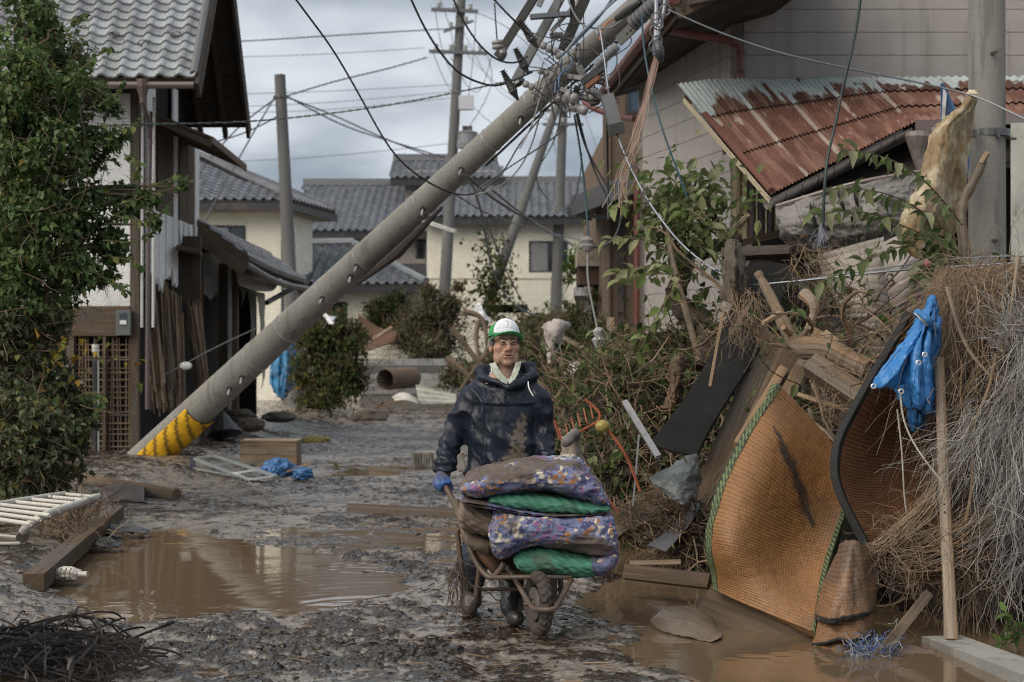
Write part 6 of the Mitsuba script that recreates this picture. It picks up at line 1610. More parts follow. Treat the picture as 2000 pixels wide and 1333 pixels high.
q_ = np.array([P(a, b, CH * F / (max(b, 742) - HY)) for a, b in zip(g.uniform(620, 1040, 380), g.uniform(728, 800, 380))])
m = vtube(wander(380, 5, q_, [0, 0, .25], g.uniform(.3, 1.8, 380), .25, 74, .1, .9), np.array([1, .9, .8, .6, .4]) * g.uniform(.008, .03, (380, 1)), 4)
m.uv[:, 1] = m.uv[:, 1] % 90 + 100 * np.repeat(g.integers(3, 17, 380), 20)
obj('wreckage', m, 'wood', label='broken sticks and splinters strewn across the far end of the street', cat='wreckage', kind='stuff')
dl = thing('fallen_tree', 'bare fallen tree with grey limbs left of the worker head', 'tree')
for i, pp in enumerate((((882, 640), (920, 690), (985, 770)), ((905, 610), (940, 622), (950, 690)), ((990, 640), (950, 690), (900, 760)), ((870, 700), (915, 735), (945, 790)), ((935, 625), (930, 660), (940, 720)))):
    obj('limb', tube(cr(PL(*[(*q, 34 + i) for q in pp]), 16), np.linspace(.07, .03, 16), 7, tone=10), 'wood', dl)
V = patch([[(925, 600, 41), (940, 590, 40.8), (948, 612, 41)], [(930, 640, 41), (945, 625, 40.7), (965, 628, 41)]], 24, 24, .15, 1.6, 9)
obj('plastic_sheet', paint(shell(crumple(V, .035, 5, 3), .006), (.62, .63, .66), .2), 'vc_gloss', smooth=True, label='shiny white plastic scrap above left of the worker cap', cat='plastic')
obj('plastic_bag', paint(ico(P(884, 730, 44), (.3, .2, .16), 3, .3, 2, 3), (.5, .5, .5), .3), 'vc_matte', smooth=True, label='white bag lying at the foot of the crooked pole', cat='bag')
V = patch([[(1058, 640, 24), (1085, 628, 23.8), (1112, 634, 24)], [(1066, 655, 23.9), (1085, 650, 23.6), (1100, 650, 23.9)], [(1070, 680, 23.9), (1080, 682, 23.7), (1090, 672, 23.9)], [(1070, 708, 23.9), (1076, 712, 23.8), (1082, 700, 23.9)]], 40, 30, .06, 3, 7)
obj('plastic_bag', paint(shell(crumple(V, .035, 5, 3), .006), (.36, .33, .30), .4), 'vc_cloth', smooth=True, label='torn white plastic bag on the brush right of the worker cap', cat='bag')
V = patch([[(1102, 725, 19), (1120, 710, 18.8), (1140, 708, 19)], [(1104, 738, 18.9), (1122, 730, 18.6), (1145, 722, 18.9)]], 16, 16, .05, 4, 3)
obj('plastic_sheet', paint(shell(crumple(V, .035, 5, 3), .006), (.42, .42, .40), .2), 'vc_cloth', smooth=True, label='grey plastic rag in the green branches behind the worker', cat='plastic')
for i, (a, b, t_, lab) in enumerate((((1100, 660), (1140, 680), 15, 'splintered tan board on the brush below the porch'), ((1090, 700), (1106, 728), 17, 'short pale splinter standing right of the worker shoulder'), ((1192, 620), (1192, 668), 16, 'pale cut stump at the foot of the brown house'))):
    obj('splinter_board', beam(P(*a, 22), P(*b, 22), .09, .06, t_), 'wood', label=lab, cat='board')
obj('yellow_strap', paint(beam(P(1186, 684, 21), P(1214, 670, 21), .035, .01), (.42, .33, .04), .2), 'vc_satin', label='yellow strap lying on the brush before the downpipe', cat='strap')
bl = thing('blue_sheet', 'blue plastic sheet hanging at the first pole beside the hedge', 'tarpaulin')
V = pleats([[(528, 640, 41.6), (550, 632, 41.4), (572, 645, 41.6)], [(530, 680, 41.6), (555, 680, 41.3), (578, 690, 41.5)], [(528, 725, 41.6), (555, 725, 41.2), (585, 735, 41.5)], [(534, 765, 41.6), (552, 778, 41.3), (568, 760, 41.6)]], 40, 40, .08, 20, 2)
obj('sheet', paint(shell(V, .01), (.045, .17, .32), .4, 3), 'vc_tarp', bl, smooth=True)
# ---------------------------------------------------------------- smooth solids from distance fields
def surf(fn, lo, hi, h):
    lo, hi = np.asarray(lo, float), np.asarray(hi, float)
    n = np.ceil((hi - lo) / h).astype(int) + 1
    X = [lo[i] + h * np.arange(n[i]) for i in range(3)]
    D = np.concatenate([fn(np.stack(np.meshgrid(X[0][i:i + 24], X[1], X[2], indexing='ij'), -1)) for i in range(0, n[0], 24)], 0)
    S = D < 0
    c = [(a, b, d) for a in (0, 1) for b in (0, 1) for d in (0, 1)]
    sl = lambda A, o: A[o[0]:n[0] - 1 + o[0], o[1]:n[1] - 1 + o[1], o[2]:n[2] - 1 + o[2]]
    cnt = sum(sl(S, o).astype(int) for o in c)
    act = (cnt > 0) & (cnt < 8)
    ijk = np.argwhere(act)
    idx = -np.ones(act.shape, int)
    idx[act] = np.arange(len(ijk))
    acc, num = np.zeros((len(ijk), 3)), np.zeros(len(ijk))
    V = np.stack([D[ijk[:, 0] + o[0], ijk[:, 1] + o[1], ijk[:, 2] + o[2]] for o in c], 1)
    for i, a in enumerate(c):
        for j, b in enumerate(c):
            if j > i and sum(abs(p - q) for p, q in zip(a, b)) == 1:
                x = (V[:, i] < 0) != (V[:, j] < 0)
                t = np.where(x, V[:, i] / np.where(x, V[:, i] - V[:, j], 1), 0)
                acc += np.where(x[:, None], np.array(a) + t[:, None] * (np.array(b) - np.array(a)), 0)
                num += x
    v = lo + h * (ijk + acc / np.maximum(num, 1)[:, None])
    F_ = []
    for ax in range(3):
        o1, o2 = [(1, 2), (2, 0), (0, 1)][ax]
        A = np.take(S, range(n[ax] - 1), ax)
        B = np.take(S, range(1, n[ax]), ax)
        e = np.argwhere(A != B)
        e = e[(e[:, o1] > 0) & (e[:, o2] > 0) & (e[:, o1] < n[o1] - 1) & (e[:, o2] < n[o2] - 1)]
        fl = A[tuple(e.T)]
        q = []
        for d1, d2 in ((0, 0), (1, 0), (1, 1), (0, 1)):
            k = e.copy()
            k[:, o1] -= d1
            k[:, o2] -= d2
            q.append(idx[tuple(k.T)])
        q = np.stack(q, 1)
        F_.append(np.where(fl[:, None], q, q[:, ::-1]))
    f = np.vstack(F_)
    return M(v, f)

def rc(p, a, b, ra, rb, sc=None):
    a, b = np.asarray(a, float), np.asarray(b, float)
    if sc is not None:
        p, a, b = p * sc, a * sc, b * sc
    d = b - a
    t = np.clip(((p - a) @ d) / (d @ d + 1e-12), 0, 1)
    return np.linalg.norm(p - a - t[..., None] * d, axis=-1) - (ra + (rb - ra) * t)
def el(p, c, r):
    r = np.asarray(r, float)
    q = (p - np.asarray(c)) / r
    k = np.linalg.norm(q, axis=-1)
    return k * (k - 1) / np.maximum(np.linalg.norm(q / r, axis=-1), 1e-9)
def smin(a, b, k):
    h = np.clip(.5 + .5 * (b - a) / k, 0, 1)
    return b + (a - b) * h - k * h * (1 - h)
def smax(a, b, k):
    return -smin(-a, -b, k)
def vnorm(m):
    n = np.zeros_like(m.v)
    fc = np.cross(m.v[m.f[:, 1]] - m.v[m.f[:, 0]], m.v[m.f[:, 2]] - m.v[m.f[:, 0]])
    for k in range(3):
        np.add.at(n, m.f[:, k], fc)
    return nrm(n)

# ---------------------------------------------------------------- the worker
YM = 9.72
def Mp(px, py, dy=0.0):
    return P(px, py, YM + dy)
man = thing('person', 'person in a muddy navy rain jacket and green and white cap pushing the wheelbarrow', 'person')
Hc, yaw = Mp(986, 676), math.radians(13)
HR = np.stack([[math.cos(yaw), math.sin(yaw), 0], [math.sin(yaw), -math.cos(yaw), 0], [0, 0, 1]], 1)   # local x (viewer's right), y forward, z up
tilt = rot([1, 0, 0], 4)
HR = HR @ tilt
toL = lambda v: (v - Hc) @ HR
toW = lambda v: v @ HR.T + Hc
def head(q):
    d = el(q, (0, -.012, .03), (.077, .096, .096))
    d = smin(d, el(q, (0, .022, -.045), (.062, .066, .070)), .03)
    d = smin(d, el(q, (0, .066, -.103), (.026, .020, .018)), .025)
    for s in (-1, 1):
        d = smin(d, el(q, (s * .044, .055, -.016), (.028, .028, .026)), .025)
        d = smin(d, el(q, (s * .050, .030, -.075), (.017, .035, .03)), .03)
        d = smax(d, -el(q, (s * .031, .108, .012), (.019, .020, .009)), .012)
        d = smin(d, el(q, (s * .031, .083, .012), (.017, .012, .010)), .004)
        d = smin(d, rc(q, (s * .012, .093, .020), (s * .044, .083, .031), .0075, .006), .012)
        d = smin(d, el(q, (s * .013, .096, -.030), (.009, .012, .008)), .007)
        d = smin(d, rc(q, (s * .021, .085, -.038), (s * .034, .070, -.068), .006, .004), .012)
        e = el(q, (s * .080, -.010, -.004), (.011, .022, .034))
        e = smax(e, -el(q, (s * .090, -.004, .000), (.009, .013, .022)), .006)
        d = smin(d, e, .008)
    d = smin(d, rc(q, (0, .088, .022), (0, .108, -.022), .009, .0145), .012)
    d = smin(d, rc(q, (-.025, .079, -.055), (.025, .079, -.055), .008, .008), .010)
    d = smin(d, rc(q, (-.016, .083, -.070), (.016, .083, -.070), .009, .009), .010)
    d = smax(d, -rc(q, (-.029, .090, -.0615), (.029, .090, -.0615), .0028, .0028), .004)
    d = smax(d, -rc(q, (-.018, .094, -.083), (.018, .094, -.083), .004, .004), .012)
    d = smin(d, rc(q, (0, -.020, -.08), (0, -.03, -.20), .056, .066), .03)
    d = smin(d, rc(q, (-.09, -.03, -.235), (.09, -.03, -.235), .06, .06), .06)
    return d
hm = surf(head, (-.12, -.13, -.22), (.12, .14, .14), .0034)
ql = hm.v
sk_ = np.tile(np.array([.385, .232, .168]), (len(ql), 1))
bl = lambda c, r: np.exp(-((ql - np.asarray(c)) ** 2 / np.asarray(r, float) ** 2).sum(1))[:, None]
for s in (-1, 1):
    sk_ = sk_ * (1 - .35 * bl((s * .045, .07, -.02), (.025, .04, .022)) * np.array([.1, .6, .7]))
    sk_ = sk_ * (1 - .4 * bl((s * .08, -.01, -.005), (.02, .03, .04)) * np.array([.1, .6, .7]))
    sk_ = sk_ * (1 - .30 * bl((s * .031, .09, .000), (.018, .03, .006)))
sk_ = sk_ * (1 - .4 * bl((0, .11, -.025), (.018, .02, .018)) * np.array([.1, .5, .6]))
lip = np.clip(bl((0, .092, -.056), (.022, .02, .006)) + bl((0, .093, -.070), (.018, .02, .008)), 0, 1)
sk_ = sk_ * (1 - lip) + np.array([.31, .135, .11]) * lip
sk_ = sk_ * (1 - .25 * bl((0, .07, -.10), (.05, .05, .03)))
sk_ *= (.86 + .28 * meshkit.fbm(ql * 70, 3, 4))[:, None]
hm.v = toW(ql)
hm.c = np.clip(sk_, .01, 1)
# the rest of the body below, covered by the clothes
J = {n: Mp(*v) for n, v in dict(ne=(987, 742), ch=(985, 800), pe=(985, 960), sl=(918, 775), el=(889, 852, .04), wl=(869, 918, -.13), sr=(1047, 772), er=(1062, 846, .04), wr=(1068, 910, -.12),
                                hl=(958, 985), kl=(927, 1092, .03), al=(919, 1172, .2), hr=(1012, 985), kr=(1002, 1082, -.12), ar=(1000, 1182, -.25)).items()}
def body(p):
    s = np.array([1, 1.45, 1.])
    d = rc(p, J['ch'], J['pe'], .13, .13, s)
    for a, b, r1, r2 in (('ne', 'ch', .06, .09), ('sl', 'el', .034, .036), ('el', 'wl', .036, .028), ('sr', 'er', .034, .036), ('er', 'wr', .036, .028), ('hl', 'kl', .085, .055), ('kl', 'al', .055, .04), ('hr', 'kr', .085, .055), ('kr', 'ar', .055, .04), ('sl', 'sr', .03, .03)):
        d = smin(d, rc(p, J[a], J[b], r1, r2), .03)
    return d
bm = surf(body, Mp(840, 1225, -.5), Mp(1110, 730, .45), .02)
bm.c = np.tile(np.array([.33, .19, .13]), (len(bm.v), 1))
obj('body', hm + bm, 'vc_skin', man, smooth=True)
def loc(name, m, rgb, mat='vc_clean', par=man, smooth=True, **k):
    m = M(toW(m.v), m.f, m.uv, m.c)
    return obj(name, paint(m, rgb, k.pop('amp', .1), k.pop('sc', 60)), mat, par, smooth, **k)
for s in (-1, 1):
    loc('eyebrow', tube(cr([(s * .012, .1025, .0245), (s * .030, .0985, .034), (s * .048, .083, .030)], 10), np.array([.002, .003, .0035, .004, .004, .0038, .0035, .003, .002, .0012]), 6), (.05, .04, .035), amp=.5, sc=150)
    loc('eye', tube(cr([(s * .018, .0935, .0105), (s * .031, .0955, .0125), (s * .044, .0875, .0095)], 10), np.array([.0012, .002, .0026, .003, .003, .003, .0026, .002, .0015, .001]), 7), (.018, .014, .012), 'vc_gloss')
    loc('eyelid', tube(cr([(s * .016, .0935, .0135), (s * .031, .0965, .0175), (s * .047, .086, .0125)], 10), .0022, 6), (.25, .14, .095), 'vc_skin')
    loc('eyelid', tube(cr([(s * .018, .0935, .0055), (s * .031, .0955, .0045), (s * .044, .087, .0055)], 10), .002, 6), (.27, .15, .10), 'vc_skin')
    loc('nostril', ico((s * .0075, .1065, -.0345), (.004, .004, .0022), 2, 0), (.03, .014, .011))
loc('mouth_line', tube(cr([(-.033, .0765, -.0645), (-.016, .0880, -.0605), (0, .0915, -.0615), (.016, .0880, -.0605), (.033, .0765, -.0655)], 14), .0026, 6), (.06, .022, .018))
g = rng(2)
hv = []
for s in (-1, 1):      # short grey hair above the ears and at the nape
    hd = lambda q, s=s: smin(el(q, (s * .074, .012, .030), (.012, .030, .030)), el(q, (s * .068, -.035, .005), (.018, .045, .045)), .02)
    hmesh = surf(hd, (-.11, -.11, -.07) if s < 0 else (.03, -.11, -.07), (-.03, .07, .09) if s < 0 else (.11, .07, .09), .0045)
    hmesh.v += (meshkit.fbm(hmesh.v * [90, 90, 40], 3, 4)[:, None] - .5) * .006 * nrm(hmesh.v)
    hv.append(hmesh)
loc('hair', cat(hv), (.11, .105, .10), 'vc_matte', amp=.9, sc=110)
# trucker cap
def dome(az0, az1, e0, e1, n, m, off=0):
    az, e = np.meshgrid(np.radians(np.linspace(az0, az1, n)), np.radians(np.linspace(e0, e1, m)), indexing='ij')
    r = 1 + off
    V = np.stack([.089 * r * np.cos(e) ** .85 * np.sin(az), -.010 + .107 * r * np.cos(e) ** .8 * np.cos(az), .048 + (.092 + .015 * np.clip(np.cos(az), 0, 1)) * r * np.sin(e) ** .72], -1)
    return V
ck_ = loc('cap', shell(dome(-180, 180, 2, 89.5, 60, 20), .003), (.035, .23, .085), 'vc_cloth')
loc('cap_front', shell(dome(-56, 56, 6, 82, 40, 24, .022), .004), (.66, .66, .70), 'vc_cloth', par=ck_, amp=.05)
u_, t_ = np.meshgrid(np.linspace(-1, 1, 36), np.linspace(0, 1, 14), indexing='ij')
az = u_ * math.radians(72)
bx_ = (.089 + .012 * t_) * np.sin(az) * 1.02
by_ = -.010 + .107 * np.cos(az) + t_ * .068 * np.cos(u_ * 1.35) ** .7
bz_ = .062 - .030 * np.abs(u_) ** 2.0 - .004 * t_ + .012 * t_ * (1 - np.abs(u_) ** 2)
loc('brim', shell(np.stack([bx_, by_, bz_], -1), .005), (.04, .27, .10), 'vc_cloth', par=ck_)
def onfront(a, e):
    return dome(a, a + .01, e, e + .01, 2, 2, .040)[0, 0]
emb = [tube([onfront(*p) for p in q], .0011, 5) for q in (((2, 45), (2, 36), (1, 28)), ((2, 41), (-2, 47), (-4, 50)), ((2, 41), (6, 47), (8, 50)), ((1, 36), (3, 27)), ((2, 46), (2, 48)))]
emb += [tube([onfront(a, 21), onfront(a + 2.2, 21 + g.uniform(-.8, .8))], .0009, 4) for a in np.arange(-11, 14, 3.1)]
emb += [tube([onfront(a, 18.2), onfront(a + 1.6, 18.2)], .0005, 4) for a in np.arange(-10, 12, 2.4)]
loc('emblem', cat(emb), (.02, .02, .022), par=ck_, label='small dark figure emblem with a line of lettering')

# jacket
def jacket(p):
    s = np.array([1, 1.42, 1.])
    d = rc(p, Mp(984, 812), Mp(983, 940), .205, .222, s) / 1.2
    d = smin(d, rc(p, Mp(931, 778), Mp(1038, 775), .070, .070), .06)
    d = smin(d, rc(p, Mp(945, 748, .02), Mp(1028, 748, .02), .05, .05), .07)
    a = smin(rc(p, Mp(917, 783), Mp(889, 852, .04), .075, .068), rc(p, Mp(888, 852, .04), Mp(869, 912, -.11), .070, .052), .03)
    b = smin(rc(p, Mp(1047, 781), Mp(1061, 846, .04), .075, .066), rc(p, Mp(1061, 846, .04), Mp(1067, 902, -.10), .068, .052), .03)
    d = smin(smin(d, a, .025), b, .025)
    ring = [Mp(985, 716, .12), Mp(942, 724, .06), Mp(940, 736, -.02), Mp(963, 745, -.10), Mp(992, 756, -.145), Mp(1022, 745, -.10), Mp(1042, 735, -.02), Mp(1034, 722, .06)]
    h = None
    for u, v in zip(ring, ring[1:] + ring[:1]):
        c = rc(p, u, v, .026, .026)
        h = c if h is None else np.minimum(h, c)
    h = smin(h, rc(p, Mp(940, 726, .07), Mp(1036, 722, .07), .034, .034), .03)
    d = smin(d, h, .018)
    d = smax(d, -rc(p, Mp(988, 690, -.035), Mp(990, 737, -.06), .082, .052), .012)
    d = smax(d, -rc(p, Mp(990, 735, -.10), Mp(993, 752, -.19), .05, .014), .01)
    zb = Mp(0, 955)[2]
    return smax(d, zb - p[..., 2], .01)
jm = surf(jacket, Mp(845, 962, -.32), Mp(1095, 700, .30), .0085)
N_ = vnorm(jm)
xp, yp = CX + jm.v[:, 0] / YM * F, HY - (jm.v[:, 2] - CH) / YM * F
q = jm.v
dgn = np.stack([q[:, 0] * 5.5 + q[:, 2] * 3.5, q[:, 1] * 3, q[:, 2] * 2.6 - q[:, 0] * 2.0], 1)
wr_ = (1 - 2 * np.abs(meshkit.fbm(dgn, 3, 12) - .5)) ** 3 + .12
fine_ = (1 - 2 * np.abs(meshkit.fbm(dgn * 2.6 + 5, 3, 13) - .5)) ** 2
arm = sstep(915, 895, xp) + sstep(1048, 1060, xp)
bunch = np.sin(yp * .42 + 2.4 * meshkit.noise(q * 9, 2)) * sstep(850, 880, yp) * np.clip(arm, 0, 1) * .006
disp = (wr_ - .66) * .036 + (fine_ - .6) * .006 + bunch
disp *= 1 - .5 * sstep(760, 740, yp)
fr2 = (q[:, 1] < YM - .02) & (np.abs(xp - 986) < 62)
disp += np.where(fr2, .010 * np.exp(-((yp - 787) / 1.6) ** 2) * sstep(942, 952, xp) * sstep(1046, 1036, xp) - .006 * sstep(786, 789, yp) * sstep(960, 800, yp), 0)
disp += np.where(fr2, -.006 * np.exp(-((xp - 948) / 1.3) ** 2) * sstep(795, 800, yp), 0)
jm.v = q + N_ * disp[:, None]
k1, k2_ = meshkit.fbm(q * 9, 4, 3), meshkit.fbm(q * 52, 3, 4)
mud_ = np.exp(-(((xp - 1012) / 24) ** 2 + ((yp - 868) / 42) ** 2)) * .80 + np.exp(-(((xp - 1025) / 16) ** 2 + ((yp - 822) / 24) ** 2)) * .52 + np.exp(-(((xp - 990) / 34) ** 2 + ((yp - 905) / 20) ** 2)) * .50 + np.exp(-(((xp - 1016) / 8) ** 2 + ((yp - 772) / 7) ** 2)) * .45 + np.exp(-(((xp - 928) / 9) ** 2 + ((yp - 785) / 10) ** 2)) * .16 + np.exp(-(((xp - 941) / 12) ** 2 + ((yp - 875) / 14) ** 2)) * .20 + .05 * (yp > 860)
mk = sstep(.14, .34, mud_) * sstep(.53, .66, mud_ * 1.0 + (k1 - .5) * .3 + (k2_ - .5) * 1.1 + .0) * (q[:, 1] < YM)
cj = np.array([.008, .0115, .022]) * (.75 + .5 * k1)[:, None]
jm.c = cj * (1 - mk[:, None] * .85) + np.array([.115, .094, .07]) * (mk * .85 * (.6 + .8 * k2_))[:, None]
jk = obj('jacket', jm, 'vc_nylon', man, smooth=True)
obj('shirt_collar', paint(shell(crumple(patch([[(957, 712, YM - .02), (968, 708, YM - .045)], [(967, 733, YM - .115), (978, 727, YM - .10)], [(989, 752, YM - .150), (993, 745, YM - .13)]], 24, 10), .008, 30, 2), .006), (.33, .36, .31), .2, 30), 'vc_cloth', man, smooth=True)
obj('shirt_collar', paint(shell(crumple(patch([[(1018, 707, YM - .02), (1007, 706, YM - .045)], [(1011, 732, YM - .115), (1001, 728, YM - .10)], [(995, 752, YM - .150), (992, 745, YM - .13)]], 24, 10), .008, 30, 3), .006), (.36, .385, .33), .2, 30), 'vc_cloth', man, smooth=True)
obj('undershirt', paint(ico(Mp(993, 746, -.118), (.02, .012, .02), 3, .05), (.33, .31, .33), .1), 'vc_cloth', man, smooth=True)
for pp in (((960, 720, -.165), (959.5, 728, -.175), (955.5, 731, -.178)), ((1032, 746, -.165), (1033, 758, -.185), (1038, 768, -.19), (1041.5, 774, -.19))):
    obj('drawstring', paint(tube(cr([Mp(*p) for p in pp], 12), .0042, 6), (.6, .6, .6), .1), 'vc_clean', jk, smooth=True)
def legs(p):
    d = smin(rc(p, J['hl'], J['kl'], .115, .078), rc(p, J['kl'], Mp(921, 1150, .15), .078, .062), .03)
    d = np.minimum(d, smin(rc(p, J['hr'], J['kr'], .115, .082), rc(p, J['kr'], Mp(998, 1160, -.2), .082, .062), .03))
    d = smin(d, rc(p, J['hl'], J['hr'], .14, .14), .05)
    return d
tm = surf(legs, Mp(875, 1172, -.42), Mp(1060, 930, .42), .011)
tm.v += vnorm(tm) * ((1 - 2 * np.abs(meshkit.fbm(tm.v * [9, 9, 14], 3, 5) - .5)) * .02 - .012)[:, None]
obj('trousers', paint(tm, (.022, .028, .045), .5, 8, 3, mud=.2, mudz=.4, mudc=(.07, .058, .046)), 'vc_nylon', man, smooth=True)
for nm, top, an, heel, ball, toe in (('boot', (921, 1128, .13), (920, 1172, .20), (921, 1180, .26), (916, 1196, .02), (914, 1199, -.05)), ('boot', (997, 1128, -.18), (1000, 1183, -.25), (999, 1194, -.20), (1006, 1206, -.42), (1010, 1208, -.49))):
    def boot(p):
        d = rc(p, Mp(*top), Mp(*an), .070, .056)
        d = smin(d, rc(p, Mp(*an), Mp(*heel), .052, .045), .03)
        d = smin(d, rc(p, Mp(*an), Mp(*ball), .050, .045), .035)
        d = smin(d, rc(p, Mp(*ball), Mp(*toe), .046, .040), .02)
        d = smax(d, -(Mp(*top)[2] - p[..., 2] + .0) - .0, .008)
        return smax(d, .004 - p[..., 2], .008)
    cc_ = (Mp(*top) + Mp(*toe)) / 2
    bo = surf(boot, np.minimum(Mp(*top), Mp(*toe)) - [.12, .2, .12], np.maximum(Mp(*top), Mp(*toe)) + [.12, .25, .06], .0085)
    bk_ = obj('boot', paint(bo, (.014, .014, .015), .5, 9, 2, mud=.15, mudz=.16, mudc=(.07, .058, .046)), 'vc_gloss', man, smooth=True)
    obj('boot_trim', paint(tube([Mp(*top) + (Mp(*an) - Mp(*top)) * .3 + np.array([math.cos(a), math.sin(a), .08 * math.sin(a * 2)]) * .070 for a in np.linspace(0, 6.4, 24)], .004, 5), (.10, .10, .10), .1), 'vc_gloss', bk_, smooth=True)

# wheelbarrow axis and gloves
def glove(H, a, wrist, elbow, side, name_label):
    """a gloved fist closed round the handle: H a point on its axis, a its direction, side the way the back of the hand faces"""
    a = nrm(a)
    o = nrm(side - a * (side @ a))
    e = np.cross(a, o)
    e = e if e[2] > 0 else -e
    def ring(th, r, t):
        return H + a * t + (o * math.cos(th) + e * math.sin(th)) * r
    segs = []
    for i, (t, L_) in enumerate(((.030, .95), (.010, 1.0), (-.011, .97), (-.031, .85))):
        ths = [math.radians(20 + x * L_) for x in (0, 55, 120, 190)]
        pts = [ring(ths[0], .040, t), ring(ths[1], .034, t), ring(ths[2], .032, t), ring(ths[3], .031, t)]
        segs.append([(pts[j], pts[j + 1], .0125 - .0008 * j - (.001 if i == 3 else 0), .0117 - .0008 * j) for j in range(3)])
    th_ = [ring(math.radians(-15), .040, .030), ring(math.radians(-65), .036, .042), ring(math.radians(-120), .033, .038), ring(math.radians(-165), .032, .030)]
    def f(p):
        d = el((p - (H + o * .036 + e * .006)) @ np.stack([a, o, e], 1), (0, 0, 0), (.048, .018, .034))
        d = smin(d, rc(p, H + o * .036 + e * .01, wrist, .030, .034), .03)
        d = smin(d, rc(p, wrist, wrist + (elbow - wrist) * .22, .034, .050), .02)
        for s in segs:
            c = np.minimum(np.minimum(rc(p, *s[0]), rc(p, *s[1])), rc(p, *s[2]))
            d = smin(d, c, .006)
        c = np.minimum(np.minimum(rc(p, th_[0], th_[1], .014, .0135), rc(p, th_[1], th_[2], .0135, .0125)), rc(p, th_[2], th_[3], .0125, .011))
        d = smin(d, c, .009)
        top = wrist + (elbow - wrist) * .22
        return smax(d, (p - top) @ nrm(elbow - wrist), .004)
    m = surf(f, np.minimum(H, wrist) - .11, np.maximum(H, wrist) + .12, .0042)
    m.v += vnorm(m) * ((meshkit.fbm(m.v * 45, 3, 3) - .5) * .006)[:, None]
    obj('glove', paint(m, (.014, .095, .34), .35, 14, 2, mud=.35, mudz=1.2, mudc=(.10, .10, .11)), 'vc_satin', man, smooth=True, label=name_label)
Hl, al_ = P(868, 944, 9.50), P(890, 985, 9.36) - P(867, 942, 9.51)
glove(Hl, al_, P(866, 922, 9.60), J['el'], np.array([-1, .2, .1]), 'blue rubber glove gripping the left handle')
Hr, ar_ = P(1078, 938, 9.55), P(1082, 980, 9.42) - P(1078, 936, 9.56)
glove(Hr, ar_, P(1069, 914, 9.60), J['er'], np.array([1, .2, .1]), 'blue rubber glove behind the quilts')

# ---------------------------------------------------------------- wheelbarrow
wbk = thing('wheelbarrow', 'rusty muddy single wheel barrow loaded with folded quilts and pushed by the worker', 'wheelbarrow')
RUST = (.105, .062, .042)
def rtube(name, pts, r, rgb=RUST, par=wbk, n=30):
    return obj(name, paint(tube(cr([P(*p) for p in pts], n), r, 10), rgb, .5, 12, mud=.4, mudz=.7, mudc=(.075, .062, .052)), 'vc_satin', par, smooth=True)
rtube('handle', ((865, 937, 9.54), (870, 950, 9.47), (882, 972, 9.40), (894, 1000, 9.32), (903, 1032, 9.27), (914, 1060, 9.22), (930, 1098, 9.18), (946, 1120, 9.15), (960, 1128, 9.12), (973, 1118, 9.1), (985, 1100, 9.08)), .0165, n=60)
obj('handle_sleeve', paint(tube(cr(PL((889, 980, 9.37), (897, 1000, 9.32), (905, 1018, 9.29)), 8), .026, 10), (.12, .10, .085), .5, 12), 'vc_matte', wbk, smooth=True)
rtube('handle', ((1076, 930, 9.57), (1082, 975, 9.44), (1092, 1030, 9.35), (1100, 1085, 9.25), (1096, 1120, 9.15), (1085, 1128, 9.1)), .0165)
lg = rtube('leg', ((893, 1035, 9.30), (899, 1090, 9.30), (908, 1158, 9.28), (914, 1182, 9.27), (922, 1184, 9.26), (930, 1160, 9.25), (936, 1112, 9.22)), .015, n=50)
def sh_(p):
    return smin(rc(p, P(913, 1165, 9.27), P(917, 1184, 9.26), .030, .038), rc(p, P(917, 1184, 9.26), P(926, 1172, 9.25), .036, .03), .03)
fm_ = surf(sh_, P(917, 1178, 9.26) - .1, P(917, 1178, 9.26) + .1, .007)
obj('leg_foot', paint(fm_, (.075, .06, .048), .5, 14), 'vc_gloss', lg, smooth=True)
lg2 = rtube('leg', ((1090, 1060, 9.45), (1092, 1110, 9.45), (1094, 1168, 9.43), (1088, 1172, 9.42), (1082, 1120, 9.4)), .015)
rtube('cross_bar', ((928, 1151, 9.25), (975, 1151, 9.3), (1092, 1152, 9.42)), .010)
rtube('fork', ((990, 1108, 9.15), (1010, 1138, 9.07), (1030, 1172, 8.98), (1040, 1186, 8.90), (1052, 1190, 8.80), (1078, 1190, 8.77), (1088, 1183, 8.82), (1096, 1168, 8.9), (1116, 1132, 9.05)), .0145, n=60)
rtube('fork', ((1078, 1132, 9.1), (1074, 1160, 9.05), (1080, 1180, 8.95)), .012)
rtube('stay', ((872, 1055, 9.33), (905, 1060, 9.3)), .006)
rtube('rim_bar', ((960, 1128, 9.12), (1020, 1127, 9.0), (1115, 1128, 9.05)), .013)
V = patch([[(915, 1062, 9.25), (960, 1072, 9.2), (1010, 1080, 9.3), (1090, 1080, 9.4)], [(930, 1085, 9.22), (966, 1098, 9.18), (1010, 1104, 9.3), (1085, 1104, 9.38)], [(962, 1118, 9.2), (982, 1124, 9.2), (1012, 1125, 9.3), (1075, 1125, 9.35)]], 20, 40)
obj('tray', paint(shell(V, .006), (.115, .058, .036), .6, 9, mud=.4, mudz=.5, mudc=(.07, .06, .05)), 'vc_matte', wbk, smooth=True)
V = patch([[(915, 1062, 9.25), (905, 1050, 9.5), (930, 1045, 9.8)], [(962, 1118, 9.2), (955, 1105, 9.45), (970, 1095, 9.75)]], 14, 24)
obj('tray_side', paint(shell(V, .006), (.115, .058, .036), .6, 9), 'vc_matte', wbk, smooth=True)
V = patch([[(962, 1120, 9.2), (955, 1107, 9.45), (970, 1097, 9.75)], [(1075, 1127, 9.1), (1080, 1110, 9.4), (1075, 1100, 9.75)]], 14, 24)
obj('tray_floor', paint(shell(V, .006), (.10, .055, .038), .6, 9), 'vc_matte', wbk, smooth=True)
